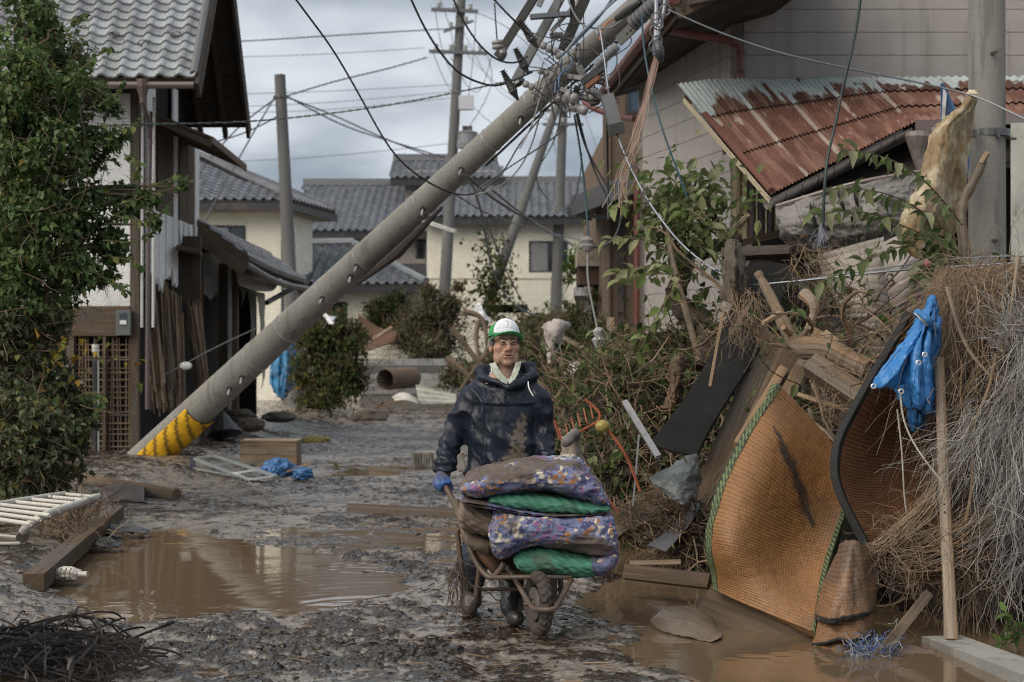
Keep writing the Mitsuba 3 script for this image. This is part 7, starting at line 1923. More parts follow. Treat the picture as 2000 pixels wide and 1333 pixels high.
# wheel
wc, rd = P(1052, 1183, 8.97), nrm(np.array([.30, -.95, 0]))
wx = np.cross(rd, [0, 0, 1])           # axle direction
wx = wx if wx[0] < 0 else -wx
wc[2] = .172
R_, r_ = .134, .037
wa_, wb_ = np.meshgrid(np.linspace(0, 2 * np.pi, 97), np.linspace(0, 2 * np.pi, 25), indexing='ij')
tread_ = .004 * np.sign(np.sin(wa_ * 24 + np.sign(np.sin(wb_)) * 1.6)) * (np.cos(wb_) > .45) + .003 * (np.abs(np.sin(wb_)) < .12) * (np.cos(wb_) > 0) * -1
rr2 = r_ + tread_
V = wc + (rd[None, None] * np.cos(wa_)[..., None] + np.array([0, 0, 1]) * np.sin(wa_)[..., None]) * (R_ + rr2 * np.cos(wb_))[..., None] + wx * (rr2 * np.sin(wb_) * .95)[..., None]
m = gridm(V)
m.uv = None
wh = obj('wheel', paint(lathe(wc - wx * .03, wx, [(0, .02), (.001, .088), (.01, .088), (.02, .075), (.045, .072), (.05, .088), (.06, .088), (.061, .02)], 28), (.10, .09, .08), .5, 16), 'vc_satin', wbk, smooth=30)
obj('tyre', paint(m, (.024, .022, .020), .5, 14, mud=.9, mudz=.45, mudc=(.06, .05, .043)), 'vc_rough', wh, smooth=False)
obj('hub', paint(lathe(wc - wx * .085, wx, [(0, .012), (.04, .012), (.041, .03), (.12, .03), (.121, .012), (.17, .012)], 14), (.06, .045, .035), .4, 16), 'vc_satin', wh, smooth=30)
g = rng(8)
m = vtube(wander(26, 8, P(893, 1120, 9.25) + g.normal(0, [.01, .01, .06], (26, 3)), [-.05, -.1, -1], g.uniform(.1, .3, 26), .3, 3, .1, .3), .003, 3)
obj('root_strands', tn(m, 4), 'wood', wbk, kind='stuff')

# ---------------------------------------------------------------- folded quilts
def floral(p, seed, mudtop=None):
    q = (p + (meshkit.fbm(p * 14, 2, seed)[:, None] - .5) * .06) @ rot([.3, 1, .2], 33).T
    n1, n2, n3 = meshkit.fbm(q * 9 + seed, 3, seed), meshkit.fbm(q * 26 + seed, 3, seed + 1), meshkit.fbm(q * 62, 2, seed + 2)
    c = np.array([.125, .138, .245]) * (.6 + .8 * n1)[:, None]
    def lay(c, mask, rgb):
        return c * (1 - mask[:, None]) + np.asarray(rgb) * mask[:, None]
    c = lay(c, sstep(.50, .60, n1 * .5 + n2 * .5 + .02) * .7, (.20, .22, .35))
    c = lay(c, sstep(.54, .58, meshkit.fbm(q * 30 + 40, 3, seed + 5)) * .85, (.028, .030, .085))
    def petals(f, sd):
        u = q * f
        c0 = np.floor(u)
        best, who = np.full(len(u), 9.), np.zeros(len(u))
        for o in np.ndindex(3, 3, 3):
            cc = c0 + np.array(o) - 1
            hsh = lambda k: np.modf(np.abs(np.sin(cc @ np.array([12.9898, 78.233, 37.719]) + k * 19.19 + sd)) * 43758.5453)[0]
            d = np.linalg.norm(cc + np.stack([hsh(1), hsh(2), hsh(3)], 1) - u, axis=1)
            w_ = d < best
            best, who = np.where(w_, d, best), np.where(w_, hsh(4), who)
        return best, who
    pd, pw = petals(29, seed)
    fl = sstep(.50, .40, pd)
    pet = np.sin(q[:, 0] * 170 + 3 * n2) * np.sin(q[:, 2] * 150 + q[:, 1] * 90) * .05
    cl_ = meshkit.fbm(q * 9 + 17, 3, seed + 7)
    c = lay(c, fl * sstep(.40, .46, cl_) * (pw > .10), np.array([.46, .40, .30]))
    c = lay(c, sstep(.36, .22, pd) * sstep(.42, .48, cl_) * (pw > .25), (.58, .53, .44))
    c = lay(c, fl * sstep(.51, .56, meshkit.fbm(q * 9.5 + 61, 3, seed + 9)) * (pw > .2), (.26, .125, .05))
    c = lay(c, fl * sstep(.53, .58, meshkit.fbm(q * 10 + 83, 3, seed + 11)) * (pw > .2), (.19, .09, .20))
    d = sstep(.55, .66, meshkit.fbm(p * 5 + 29, 4, seed + 13) + (0 if mudtop is None else mudtop))
    c = lay(c, d * .93, np.array([.088, .066, .050]))
    return c * (.75 + .5 * n3)[:, None]
def slab(top, bot, Yf, depth, n=240, m=120, puff=.012, seed=0, skew=.18, p_=2.6, pleat=0.0, endr=.05, back=0.0):
    """a padded fold lying across the barrow: top and bottom outline of its front given in the picture, from left to right"""
    top, bot = np.array(top, float), np.array(bot, float)
    s = np.linspace(0, 1, n)
    x0, x1 = top[0, 0], top[-1, 0]
    x = x0 + (x1 - x0) * (.5 - .5 * np.cos(np.pi * s)) * .35 + (x1 - x0) * s * .65
    def ev(c):
        return np.interp(x, c[:, 0], c[:, 1]) if len(c) < 3 else CubicSpline(c[:, 0], c[:, 1], bc_type='natural')(np.clip(x, c[0, 0], c[-1, 0]))
    zt, zb_ = ev(top), ev(bot)
    w = (x - x0) / (x1 - x0)
    ends = np.clip(np.minimum(w, 1 - w) / endr, 0, 1)
    ends = np.sqrt(1 - (1 - ends) ** 2)
    X = (x - CX) / F * (Yf + .06)
    Yc = Yf + depth / 2 + X * skew + back * w
    zc = CH - ((zt + zb_) / 2 - HY) / F * Yf
    hh = (zb_ - zt) / 2 / F * Yf * np.maximum(ends, .06)
    th = np.linspace(0, 2 * np.pi, m)
    cy, cz = np.sign(np.cos(th)) * np.abs(np.cos(th)) ** (2 / p_), np.sign(np.sin(th)) * np.abs(np.sin(th)) ** (2 / p_)
    V = np.stack([np.broadcast_to(X[:, None], (n, m)), Yc[:, None] - cy[None] * depth / 2 * (.55 + .45 * ends[:, None]), zc[:, None] + cz[None] * hh[:, None]], -1)
    N = normals(V)
    ce = V.mean(1, keepdims=True)
    N = N * np.sign((N * (V - ce)).sum(-1, keepdims=True))
    a = meshkit.fbm(V * [4.5, 9, 13], 4, seed) - .5
    b = (1 - 2 * np.abs(meshkit.fbm(V * [7, 14, 24] + V[..., ::-1] * [5, 0, 0] + 3, 3, seed + 1) - .5)) ** 3 - .5
    d = a * puff * 3.0 + b * puff * 1.1
    if pleat:
        d = d + np.sin(V[:, :, 0] * 120 + V[:, :, 2] * 200 + 5 * meshkit.noise(V * 12, seed)) * pleat * (.4 + meshkit.noise(V * 9, seed + 4))
    V = V + N * (d * np.maximum(ends, .1)[:, None])[..., None]
    mm_ = gridm(V)
    mm_.uv = None
    ca, cb = V[0].mean(0), V[-1].mean(0)
    k = len(mm_.v)
    f = [[k, (j + 1) % m, j] for j in range(m - 1)] + [[k + 1, (n - 1) * m + j, (n - 1) * m + j + 1] for j in range(m - 1)]
    mm_ = M(np.vstack([mm_.v, ca, cb]), np.vstack([mm_.f, f]))
    vol = (mm_.v[mm_.f[:, 0]] * np.cross(mm_.v[mm_.f[:, 1]], mm_.v[mm_.f[:, 2]])).sum()
    if vol < 0:
        mm_.f = mm_.f[:, ::-1]
    return mm_
GRN = np.array([.055, .185, .125])
def green(m, seed):
    n = meshkit.fbm(m.v * [14, 14, 24], 4, seed)
    st = sstep(.55, .7, meshkit.fbm(m.v * 6 + 4, 4, seed + 1))[:, None]
    c = GRN * (.6 + .8 * n)[:, None]
    return c * (1 - .6 * st) + np.array([.07, .068, .048]) * .6 * st
q1 = thing('quilt', 'folded blue floral quilt with green lining lying on top of the wheelbarrow load', 'quilt')
m = slab([(896, 944), (930, 928), (985, 914), (1040, 906), (1090, 902), (1132, 908), (1165, 940), (1196, 988)], [(896, 972), (930, 978), (985, 972), (1040, 968), (1090, 974), (1132, 984), (1165, 992), (1196, 1002)], 9.02, .74, seed=3, endr=.07, puff=.014)
xp = CX + m.v[:, 0] / 9.1 * F
m.c = floral(m.v, 3, .24 * sstep(.70, .86, m.v[:, 2]) * sstep(1130, 1000, xp) + .16 * sstep(960, 905, xp) + .05)
obj('floral_cover', m, 'vc_cloth', q1, smooth=True)
m = slab([(952, 972), (990, 966), (1040, 966), (1100, 976), (1150, 986), (1195, 992)], [(952, 984), (990, 1000), (1040, 1006), (1100, 1010), (1150, 1012), (1195, 1006)], 9.04, .66, 180, 90, seed=9, pleat=.0035, puff=.009)
m.c = green(m, 4)
obj('green_lining', m, 'vc_cloth', q1, smooth=True)
m = slab([(898, 968), (930, 976), (985, 990), (1050, 1002), (1120, 1006), (1192, 1000)], [(898, 990), (930, 992), (985, 1000), (1050, 1012), (1120, 1014), (1192, 1010)], 9.03, .70, 180, 60, seed=13, puff=.007)
m.c = floral(m.v, 23, .06) * .8
obj('floral_edge', m, 'vc_cloth', q1, smooth=True)
q2 = thing('quilt', 'lower blue floral quilt with green lining bulging over the wheel of the barrow', 'quilt')
m = slab([(953, 1012), (965, 1000), (1010, 1000), (1080, 1010), (1150, 1012), (1195, 1014), (1211, 1030)], [(953, 1070), (965, 1092), (1010, 1086), (1080, 1080), (1150, 1094), (1195, 1098), (1211, 1080)], 8.95, .74, 260, 140, seed=5, endr=.06, puff=.017)
m.c = floral(m.v, 5, .10 * sstep(.56, .48, m.v[:, 2]))
obj('floral_cover', m, 'vc_cloth', q2, smooth=True)
m = slab([(895, 988), (910, 980), (935, 984), (975, 1000)], [(895, 1030), (910, 1042), (935, 1052), (975, 1060)], 9.10, .62, 120, 100, seed=15, pleat=.004, endr=.15, puff=.010)
m.c = np.array([.135, .10, .075]) * (.5 + 1.0 * meshkit.fbm(m.v * [9, 9, 22], 4, 3))[:, None]
obj('muddy_roll', m, 'vc_cloth', q2, smooth=True)
m = slab([(905, 1042), (925, 1044), (962, 1056)], [(905, 1060), (925, 1078), (962, 1092)], 9.12, .6, 80, 70, seed=16, endr=.2, puff=.009)
m.c = np.array([.11, .083, .062]) * (.5 + 1.0 * meshkit.fbm(m.v * [12, 12, 18], 4, 5))[:, None]
obj('muddy_roll', m, 'vc_cloth', q2, smooth=True)
m = slab([(1002, 1088), (1030, 1078), (1080, 1078), (1140, 1090), (1206, 1092)], [(1002, 1112), (1030, 1127), (1080, 1134), (1140, 1139), (1206, 1120)], 8.97, .66, 180, 100, seed=19, pleat=.003, puff=.011)
m.c = green(m, 14)
obj('green_lining', m, 'vc_cloth', q2, smooth=True)
m = slab([(1150, 1098), (1175, 1090), (1213, 1076)], [(1150, 1130), (1175, 1138), (1213, 1112)], 8.95, .70, 100, 80, seed=21, endr=.2, puff=.009)
m.c = floral(m.v, 31, -.06) * .8
obj('floral_edge', m, 'vc_cloth', q2, smooth=True)
# ---------------------------------------------------------------- wires, crossarms and fittings
def wire(pts, r, label, rgb=(.025, .025, .027), n=40, cat_='cable', group=None, mat='vc_satin', name='overhead_cable', sides=6):
    return obj(name, paint(tube(cr(PL(*pts), n), r, sides), rgb, .05, 2), mat, label=label, cat=cat_, group=group, smooth=True)
wire(((560, -25, 14.5), (610, 42, 14.8), (650, 98, 15), (715, 210, 15.5), (770, 300, 16), (830, 352, 16.5), (880, 376, 16.8), (925, 378, 17), (975, 345, 17), (1010, 290, 17), (1062, 222, 17)), .009, 'thick black cable sagging from the top across the toppled pole', n=70)
g1 = cr(PL((-40, 257, 17), (110, 250, 18), (280, 243, 19), (470, 238, 20), (640, 222, 20), (800, 198, 19.5), (940, 170, 19), (1000, 157, 18.6)), 240)
tw_ = np.stack([np.zeros(240), np.cos(np.arange(240) * .9), np.sin(np.arange(240) * .9)], 1) * .007
tk = thing('overhead_cable', 'dark green twisted cable running from the leafy tree to the toppled pole', 'cable')
for s in (1, -1):
    obj('strand', paint(tube(g1 + tw_ * s, .006, 5), (.02, .045, .035) if s > 0 else (.10, .13, .12), .2), 'vc_satin', tk, smooth=True)
wire(((440, 82, 44), (560, 75, 46), (700, 66, 48), (890, 55, 50)), .018, 'long black cable from the tiled gable to the crooked pole top')
for i, pp in enumerate((((440, 112, 60), (640, 105, 60), (830, 93, 60)), ((400, 185, 60), (640, 178, 60), (890, 165, 60)), ((470, 208, 60), (640, 200, 60), (890, 178, 60)), ((470, 220, 60), (640, 214, 60), (890, 190, 60)), ((400, 318, 60), (640, 305, 60), (880, 280, 60)), ((905, 60, 51), (940, 130, 52), (1000, 195, 56), (1090, 225, 60)),
                        ((905, 100, 51), (990, 180, 55), (1085, 245, 60)), ((915, 20, 51), (1000, 60, 40), (1090, 160, 60)), ((845, 100, 50), (870, 160, 50), (896, 200, 50)), ((950, 104, 50), (960, 160, 50), (915, 250, 50)), ((860, 0, 50), (880, 60, 50), (890, 130, 50)), ((930, 20, 50), (925, 100, 50), (915, 190, 50)), ((850, 20, 50), (865, 100, 50), (885, 150, 50)),
                        ((1060, 215, 60), (1075, 245, 60), (1085, 300, 60)), ((1140, 217, 60), (1180, 330, 55)), ((880, 110, 50), (930, 180, 50), (960, 110, 50)), ((1055, 215, 60), (1000, 240, 60), (925, 270, 50)), ((910, 190, 50), (960, 240, 52), (1060, 240, 60)))):
    wire(pp, .011, 'thin grey cable crossing the sky among the far poles', (.09, .095, .105), group='thin far cables against the clouds', n=20, sides=4)
wire(((558, 188, 43), (650, 160, 44), (740, 138, 46), (834, 112, 49)), .022, 'grey cable rising from the slim pole clamp to the crooked pole', (.10, .105, .115))
for i, (pp, lab) in enumerate(((((560, 188, 43), (660, 240, 45), (760, 275, 48), (868, 308, 50)), 'upper of two grey cables falling right from the slim pole clamp'), (((560, 190, 43), (650, 225, 45), (750, 270, 48), (850, 308, 52)), 'lower of two grey cables falling right from the slim pole clamp'),
                               (((536, 190, 43), (500, 250, 42), (452, 335, 41), (400, 430, 40)), 'steep grey stay cable falling left from the slim pole clamp'), (((536, 194, 43), (470, 245, 42), (410, 310, 41)), 'grey cable falling left from the slim pole to the tiled roof'), (((546, 225, 43), (470, 262, 42), (385, 285, 41)), 'flat grey cable from the slim pole to the plaster house'))):
    wire(pp, .02, lab, (.08, .085, .09))
wire(((795, -20, 15.5), (830, 55, 15.8), (870, 115, 16.2), (910, 150, 16.6), (955, 166, 16.8), (990, 162, 17), (1040, 140, 17)), .011, 'black cable looping from the top edge to the lowest dark insulator')
wire(((880, -15, 16), (905, 40, 16.2), (935, 85, 16.4), (970, 115, 16.6), (1005, 122, 16.8), (1030, 110, 17)), .010, 'black cable looping from the top edge to the middle dark insulator')
wire(((962, -5, 16.2), (985, 20, 16.4), (1015, 50, 16.6), (1035, 70, 16.8)), .010, 'black cable running from the top edge to the upper dark insulator')
wire(((1683, -15, 12.6), (1672, 60, 12.6), (1652, 150, 12.6), (1630, 250, 12.6), (1614, 330, 12.5), (1608, 445, 12.5)), .012, 'dark green rope hanging down over the rusty roof', (.015, .03, .03), cat_='rope', name='hanging_rope')
g = rng(5)
m = vtube(wander(40, 6, P(1607, 440, 12.5) + g.normal(0, .012, (40, 3)), [-.15, 0, -1], g.uniform(.06, .2, 40), .25, 6, .25, .25), .0014, 3)
m.uv = None
obj('frayed_end', m.col((.26, .28, .32)), 'vc_clean', 'hanging_rope', kind='stuff')
wire(((1305, 18, 14.2), (1380, 52, 14.2), (1470, 86, 14.2), (1560, 112, 14.2), (1740, 150, 14.3), (1898, 186, 14.2), (1960, 212, 14.0), (2040, 250, 13.8)), .008, 'light steel cable from the roof corner to the cream sack and the right edge', (.26, .27, .29), mat='vc_metal', n=60)
sc_ = wire(((1172, 55, 15.5), (1180, 110, 15.4), (1190, 190, 15.2), (1208, 270, 15), (1262, 385, 14.6), (1300, 440, 14.4), (1340, 485, 14.2), (1400, 530, 14), (1450, 555, 13.8), (1485, 556, 13.6), (1600, 545, 13.4), (1740, 530, 13.2), (1900, 519, 13.0), (2050, 510, 12.8)), .0085, 'silver messenger cable with hanging rings falling from the pole to the right edge', (.26, .28, .31), mat='vc_metal', n=120, name='messenger_cable')
wire(((1480, 556, 13.62), (1560, 548, 13.5), (1700, 528, 13.3), (1880, 505, 13.1), (2030, 500, 12.9)), .006, 'thin second cable just above the silver messenger cable at the right', (.2, .22, .25))
g = rng(9)
for px, py, Y in ((1222, 292, 14.9), (1238, 330, 14.8), (1262, 372, 14.6), (1266, 395, 14.6), (1348, 498, 14.2), (1375, 515, 14.1), (1398, 532, 14), (1440, 553, 13.8), (1560, 552, 13.5), (1548, 540, 13.5), (1566, 556, 13.45), (1684, 548, 13.3), (1738, 540, 13.2), (1655, 548, 13.35)):
    c = P(px, py + 3, Y - .03)
    a = np.linspace(g.uniform(0, 2), g.uniform(5.2, 8.5), 18)
    r_ = g.uniform(.024, .036)
    obj('cable_ring', paint(tube(c + np.stack([np.cos(a) * r_, np.linspace(-.02, .02, 18), np.sin(a) * r_ * 1.15], 1), .005, 5), (.04, .045, .055), .1), 'vc_satin', sc_, smooth=True)
for yv in (170, 192, 222, 232):
    obj('cable_clip', paint(tube(PL((1186 + (yv - 170) * .19, yv, 15.2), (1187 + (yv - 170) * .19, yv + 3, 15.2)), .024, 8), (.42, .43, .45), .1), 'vc_metal', sc_)
tb = obj('terminal_box', paint(beam(P(1186, 190, 15.15), P(1205, 258, 15.05), .11, .13, up=(0, -1, .2)), (.095, .095, .10), .3, 6), 'vc_satin', label='grey slim terminal box hanging on the silver cable below the toppled pole', cat='terminal box')
obj('box_end', paint(beam(P(1201, 243, 15.03), P(1206, 262, 15.03), .13, .15, up=(0, -1, .2)), (.03, .03, .032), .2), 'vc_satin', tb)
cw = thing('copper_wires', 'bundle of stripped pinkish copper wires dangling from the steel coil', 'wires')
g = rng(14)
for i in range(14):
    j = g.normal(0, 5, 4)
    obj('wire', paint(tube(cr(PL((1288 + j[0] * .5, 90, 15), (1268 + j[0], 165, 15), (1240 + j[1] * 1.3, 270, 14.95), (1222 + j[2] * 1.6, 340, 14.95), (1208 + j[3] * 2.2, 396 + j[0] * 3, 14.9)), 24), .0036, 5), (.30, .19, .14) if i % 3 else (.33, .28, .22), .2), 'vc_clean', cw, smooth=True)
wire(((1254, 25, 15.2), (1258, 90, 15.2), (1272, 170, 15.1), (1296, 258, 15), (1322, 330, 15), (1342, 385, 15)), .009, 'bluish green cable hanging in front of the siding wall', (.03, .09, .12))
ck = thing('steel_coil', 'steel cable with coiled hanging loops at the eave above the copper wires', 'cable')
obj('strand', paint(tube(cr(PL((1300, -15, 15), (1295, 30, 15), (1286, 60, 15), (1284, 110, 15)), 20), .016, 8), (.33, .34, .36), .2), 'vc_metal', ck, smooth=True)
obj('strand', paint(tube(cr(PL((1282, -15, 15.1), (1282, 40, 15.1), (1280, 110, 15.1)), 12), .02, 8), (.4, .41, .44), .2), 'vc_metal', ck, smooth=True)
for px, py in ((1283, 35), (1286, 46), (1280, 60), (1284, 80), (1278, 90), (1284, 98), (1300, 18)):
    a = np.linspace(0, 6.6, 18)
    obj('loop', paint(tube(P(px, py, 14.9) + np.stack([np.cos(a) * .045, a * .004, np.sin(a) * .05], 1), .007, 5), (.16, .165, .18), .1), 'vc_metal', ck, smooth=True)
obj('plastic_sleeve', paint(tube(cr(PL((1284, 78, 14.9), (1288, 100, 14.85), (1292, 122, 14.9)), 8), [.025, .035, .042, .045, .044, .04, .03, .015], 9), (.045, .045, .05), .4), 'vc_gloss', ck, smooth=True)
for i, (pp, r_, c_, lab) in enumerate(((((1122, 225, 17.5), (1138, 330, 18), (1147, 430, 18), (1149, 470, 18)), .012, (.05, .10, .12), 'bluish cable hanging to a white insulator left of the canopy'), (((1126, 222, 17.5), (1150, 300, 18), (1190, 370, 18)), .012, (.04, .042, .046), 'knotted black cable falling to the dark canopy'), (((1129, 222, 17.6), (1160, 330, 18), (1205, 420, 18)), .01, (.05, .05, .055), 'thin black cable right of the knotted cable'),
                                     (((1186, 215, 16), (1187, 330, 17), (1188, 430, 17)), .012, (.03, .03, .032), 'straight black cable hanging before the brown house edge'), (((1150, 480, 18), (1148, 540, 18), (1160, 610, 18), (1168, 650, 18)), .012, (.30, .30, .31), 'pale grey cable dangling before the porch'), (((1148, 482, 18), (1180, 480, 18), (1205, 455, 18), (1215, 400, 18)), .014, (.05, .05, .055), 'black cable looping right from the white insulator'),
                                     (((900, 330, 22), (960, 385, 26), (1050, 440, 32), (1120, 480, 40)), .022, (.03, .03, .033), 'thick black cable dropping right behind the toppled pole'), (((960, 370, 24), (1030, 425, 30), (1110, 475, 40)), .016, (.045, .045, .05), 'second black cable beside the thick dropping cable'), (((915, 340, 24), (942, 425, 28), (960, 520, 32), (1005, 595, 36), (1062, 625, 38)), .02, (.14, .19, .20), 'pale green cable falling to the brush before the cream wall'),
                                     (((950, 430, 30), (985, 520, 34), (1030, 610, 38)), .016, (.07, .075, .08), 'grey cable falling steeply before the cream wall'), (((890, 380, 24), (985, 430, 30), (1160, 475, 40)), .013, (.10, .10, .105), 'thin cable crossing the cream wall to the right'), (((1060, 200, 17), (1020, 320, 17.5), (960, 372, 17.5), (890, 380, 17.6)), .008, (.16, .16, .16), 'light cable looping under the toppled pole'), (((1100, 190, 17), (1075, 290, 20), (1062, 380, 24), (1090, 405, 24), (1130, 360, 22), (1136, 300, 20)), .008, (.11, .11, .11), 'long slack loop of thin cable before the grey roof'),
                                     (((1110, 245, 18), (1080, 270, 17.6), (990, 330, 17.3), (930, 372, 17.3)), .008, (.06, .06, .065), 'thin dark cable from the broken fittings back to the toppled pole'))):
    wire(pp, r_, lab, c_)
ins = obj('insulator', paint(lathe(P(1148, 462, 18), [0, 0, -1], [(0, .03), (.04, .07), (.08, .05), (.1, .075), (.15, .05), (.17, .02)], 10), (.25, .245, .24), .2), 'vc_gloss', label='white porcelain insulator hanging left of the brown house wall', cat='insulator')
obj('insulator', paint(lathe(P(1170, 640, 18), [0, 0, -1], [(0, .03), (.04, .07), (.1, .05), (.13, .08), (.2, .05), (.24, .02)], 10), (.3, .3, .3), .2), 'vc_gloss', label='white porcelain insulator at the cable end on the brush', cat='insulator')
gy = wire(((262, 756, 24), (330, 728, 24.2), (400, 690, 24.4), (500, 642, 24.6)), .012, 'stay wire with white guard running from the dry bush to the annex', (.14, .14, .14))
obj('stay_guard', paint(ico(P(363, 715, 24.2), (.09, .05, .06), 3, .02), (.62, .62, .58), .1), 'vc_satin', gy, smooth=True)
# crossarms bolted to the toppled pole
ca = lambda a, b, w_, lab: obj('crossarm', paint(beam(P(*a), P(*b), w_, w_ * .9, up=(0, -1, .3)), (.14, .142, .15), .25, 5), 'vc_metal', lp, label=lab)
c1 = ca((1050, -15, 17.2), (972, 110, 17.6), .075, 'outer grey crossarm')
c2 = ca((1102, -18, 17.3), (1006, 160, 17.4), .085, None)
c3 = ca((1142, -12, 17.2), (1076, 62, 17.3), .035, None)
c4 = ca((1146, -10, 17.0), (1100, 96, 17.4), .09, None)
for a, b in (((1036, 33, 17.1), (1124, 26, 17.2)), ((1052, 12, 17.1), (1060, -5, 17.1)), ((1074, 70, 17.4), (1100, 68, 17.4)), ((1098, 68, 17.4), (1102, 95, 17.4)), ((1118, -6, 17), (1118, 60, 17.3))):
    obj('bracket', paint(beam(P(*a), P(*b), .05, .04, up=(0, -1, .3)), (.15, .15, .155), .2), 'vc_metal', lp)
for j, (a, b) in enumerate((((1014, 38, 16.9), (1050, 94, 16.95)), ((1006, 94, 16.9), (1032, 144, 16.95)), ((981, 137, 16.9), (1012, 196, 16.95)))):
    A2, B2 = P(*a), P(*b)
    prof = []
    L_ = np.linalg.norm(B2 - A2)
    for i in range(9):
        t = i / 9 * .75
        prof += [(t * L_, .018 + .004 * i), (t * L_ + .004, .042 + .004 * (i % 2)), (t * L_ + .012, .02 + .003 * i)]
    ik = obj('pin_insulator', paint(lathe(A2, B2 - A2, prof + [(L_ * .8, .03), (L_, .012)], 10), (.035, .035, .038), .2), 'vc_satin', lp)
def knob(a, b, r_, rgb=(.27, .265, .255), par=lp, nm='insulator'):
    A2, B2 = P(*a), P(*b)
    L_ = np.linalg.norm(B2 - A2)
    return obj(nm, paint(lathe(A2, B2 - A2, [(0, r_ * .5), (L_ * .08, r_), (L_ * .4, r_), (L_ * .45, r_ * .7), (L_ * .55, r_ * .7), (L_ * .6, r_), (L_ * .92, r_), (L_, r_ * .5)], 12), rgb, .15), 'vc_gloss', par, smooth=True)
for a, b, r_ in (((1056, 86, 16.9), (1078, 98, 16.9), .04), ((1078, 96, 16.9), (1096, 112, 16.9), .04), ((1052, 136, 16.9), (1072, 146, 16.9), .036), ((1022, 162, 16.9), (1044, 172, 16.9), .036), ((1160, 128, 16.6), (1182, 146, 16.6), .045), ((1108, 186, 16.6), (1126, 196, 16.5), .06), ((1116, 205, 16.6), (1146, 218, 16.5), .05), ((1085, 188, 16.7), (1108, 200, 16.7), .04), ((1150, 190, 16.5), (1172, 188, 16.5), .035)):
    knob(a, b, r_)
knob((971, 78, 17.2), (973, 96, 17.2), .06)
wire(((966, 5, 17.2), (968, 40, 17.2), (971, 80, 17.2)), .008, 'short vertical cable holding the round insulator at the outer crossarm')
obj('bracket', paint(lathe(P(1010, 158, 17.4), P(1022, 178, 17.4) - P(1010, 158, 17.4), [(0, .07), (.03, .08), (.06, .03)], 10), (.1, .1, .1), .2), 'vc_metal', lp)
obj('bracket', paint(lathe(P(975, 104, 17.5), P(990, 108, 17.5) - P(975, 104, 17.5), [(0, .05), (.03, .07), (.06, .07), (.08, .02)], 10), (.13, .125, .12), .2), 'vc_metal', lp)
def ribs(a, b, n, r_, rgb, lab=None):
    A2, B2 = P(*a), P(*b)
    L_ = np.linalg.norm(B2 - A2)
    prof = []
    for i in range(n):
        t = i / n * L_
        prof += [(t, r_ * .55), (t + .15 * L_ / n, r_), (t + .5 * L_ / n, r_), (t + .65 * L_ / n, r_ * .55)]
    return obj('ribbed_insulator', paint(lathe(A2, B2 - A2, prof + [(L_, r_ * .55)], 12), rgb, .2), 'vc_satin', lp, smooth=30, label=lab)
ribs((1166, 128, 16.2), (1206, 90, 16), 11, .045, (.20, .205, .22))
ribs((1236, 46, 15.6), (1296, -8, 15.3), 8, .075, (.10, .10, .11), 'dark ribbed insulator stack near the pole top')
obj('metal_plate', paint(beam(P(1208, 80, 15.8), P(1246, 44, 15.6), .10, .03, up=(0, -1, .2)), (.30, .30, .29), .3, 9), 'vc_metal', lp)
for px, py in ((1225, 66), (1232, 60)):
    q = P(px, py, 15.62)
    obj('bolt', paint(tube([q, q + [0, -.02, 0]], .012, 6), (.05, .05, .05), .1), 'vc_metal', lp)
for i, (a, b, w_) in enumerate((((1110, 150, 16.7), (1180, 160, 16.5), .05), ((1130, 130, 16.7), (1160, 205, 16.5), .06), ((1095, 175, 16.8), (1170, 200, 16.5), .05), ((1140, 160, 16.6), (1180, 130, 16.4), .07), ((1150, 175, 16.5), (1178, 192, 16.4), .06), ((1120, 210, 16.7), (1128, 168, 16.6), .06))):
    obj('bracket', paint(beam(P(*a), P(*b), w_, w_ * .7, up=(0, -1, .3)), (.09, .09, .095), .3, 5), 'vc_metal', lp)
obj('rusty_bar', paint(beam(P(1146, 170, 16.4), P(1172, 150, 16.3), .045, .04, up=(0, -1, .3)), (.16, .075, .05), .3), 'vc_matte', lp)
g = rng(33)
ms = []
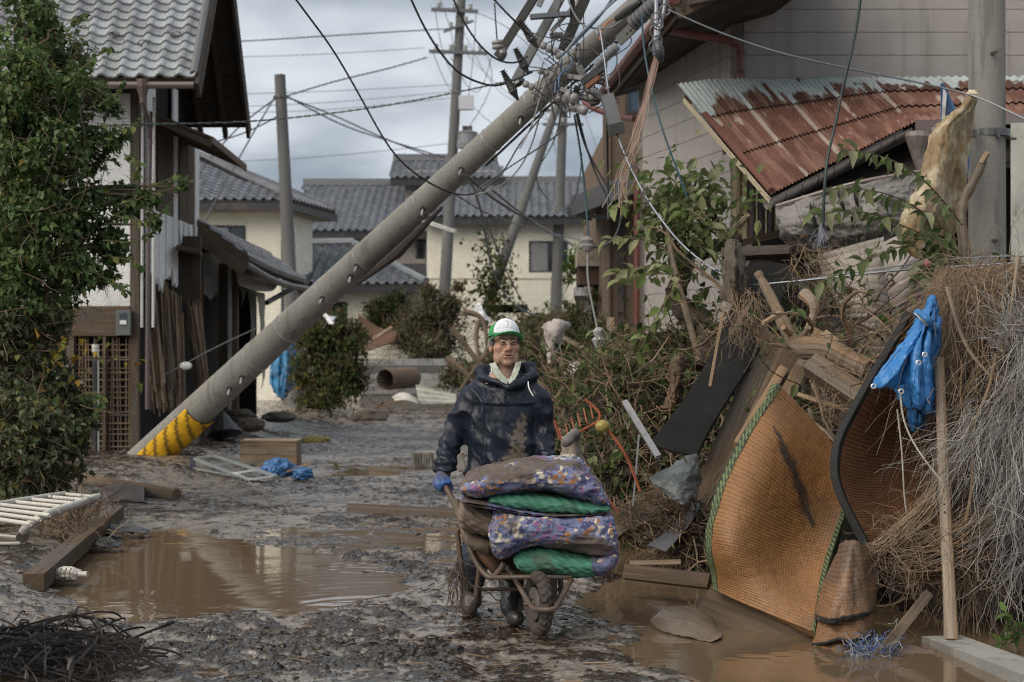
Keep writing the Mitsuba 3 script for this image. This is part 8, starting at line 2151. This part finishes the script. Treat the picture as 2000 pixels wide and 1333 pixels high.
for i in range(46):
    a = P(g.uniform(1060, 1180), g.uniform(60, 210), g.uniform(16.4, 17.2))
    b = a + g.normal(0, [.22, .1, .22], 3)
    ms.append(tube(cr([a, (a + b) / 2 + g.normal(0, .14, 3) - [0, 0, .08], b], 12), .006, 5))
ms = paint(cat(ms), (.035, .036, .04), .3)
obj('loose_wires', ms, 'vc_satin', lp, smooth=True, kind='stuff')
for i, (pp, rgb) in enumerate(((((1200, -10), (1180, 20), (1150, 55), (1120, 85), (1096, 110)), (.06, .10, .15)), (((1215, -10), (1190, 10), (1160, 40), (1130, 70), (1105, 100)), (.18, .21, .24)), (((1094, 122), (1100, 140), (1088, 155), (1084, 182)), (.07, .12, .21)), (((1118, 115), (1110, 135), (1095, 145), (1092, 186)), (.07, .12, .21)), (((1205, 35), (1190, 42), (1178, 55), (1172, 78)), (.42, .12, .06)), (((1110, 0), (1135, 45), (1165, 55), (1200, 50), (1240, 12)), (.13, .14, .15)), (((1235, 5), (1250, 18), (1265, 12), (1275, 6)), (.12, .18, .28)), (((1070, 150), (1055, 190), (1040, 240), (1015, 290)), (.2, .2, .21)))):
    obj('lead_wire', paint(tube(cr(PL(*[(*q, 16.75 - .12 * j) for j, q in enumerate(pp)]), 24), .013 if i < 2 else .009, 6), rgb, .2), 'vc_satin', lp, smooth=True)
obj('cable_joint', paint(tube(PL((1205, 36, 15.9), (1228, 20, 15.7), (1250, 5, 15.5)), [.03, .045, .03], 9), (.03, .03, .033), .2), 'vc_satin', lp, smooth=True)
obj('under_cable', paint(tube(cr([on(X)[0] + sx * (on(X)[1] + .03) for X in (1190, 1120, 1050, 985, 930)], 24), .014, 6), (.022, .022, .024), .1), 'vc_satin', lp, smooth=True)
for X in (1068, 1090, 1110, 1040):
    q, r = on(X)
    obj('cable_clip', paint(tube([q + sx * (r + .01), q + sx * (r + .055)], .02, 7), (.4, .4, .4), .1), 'vc_metal', lp)
# unused materials out
for k in [k for k, v in scene.items() if v.get('type') in ('twosided', 'blendbsdf', 'principledthin') and k not in _mats | {'vc_tile'}]:
    del scene[k]
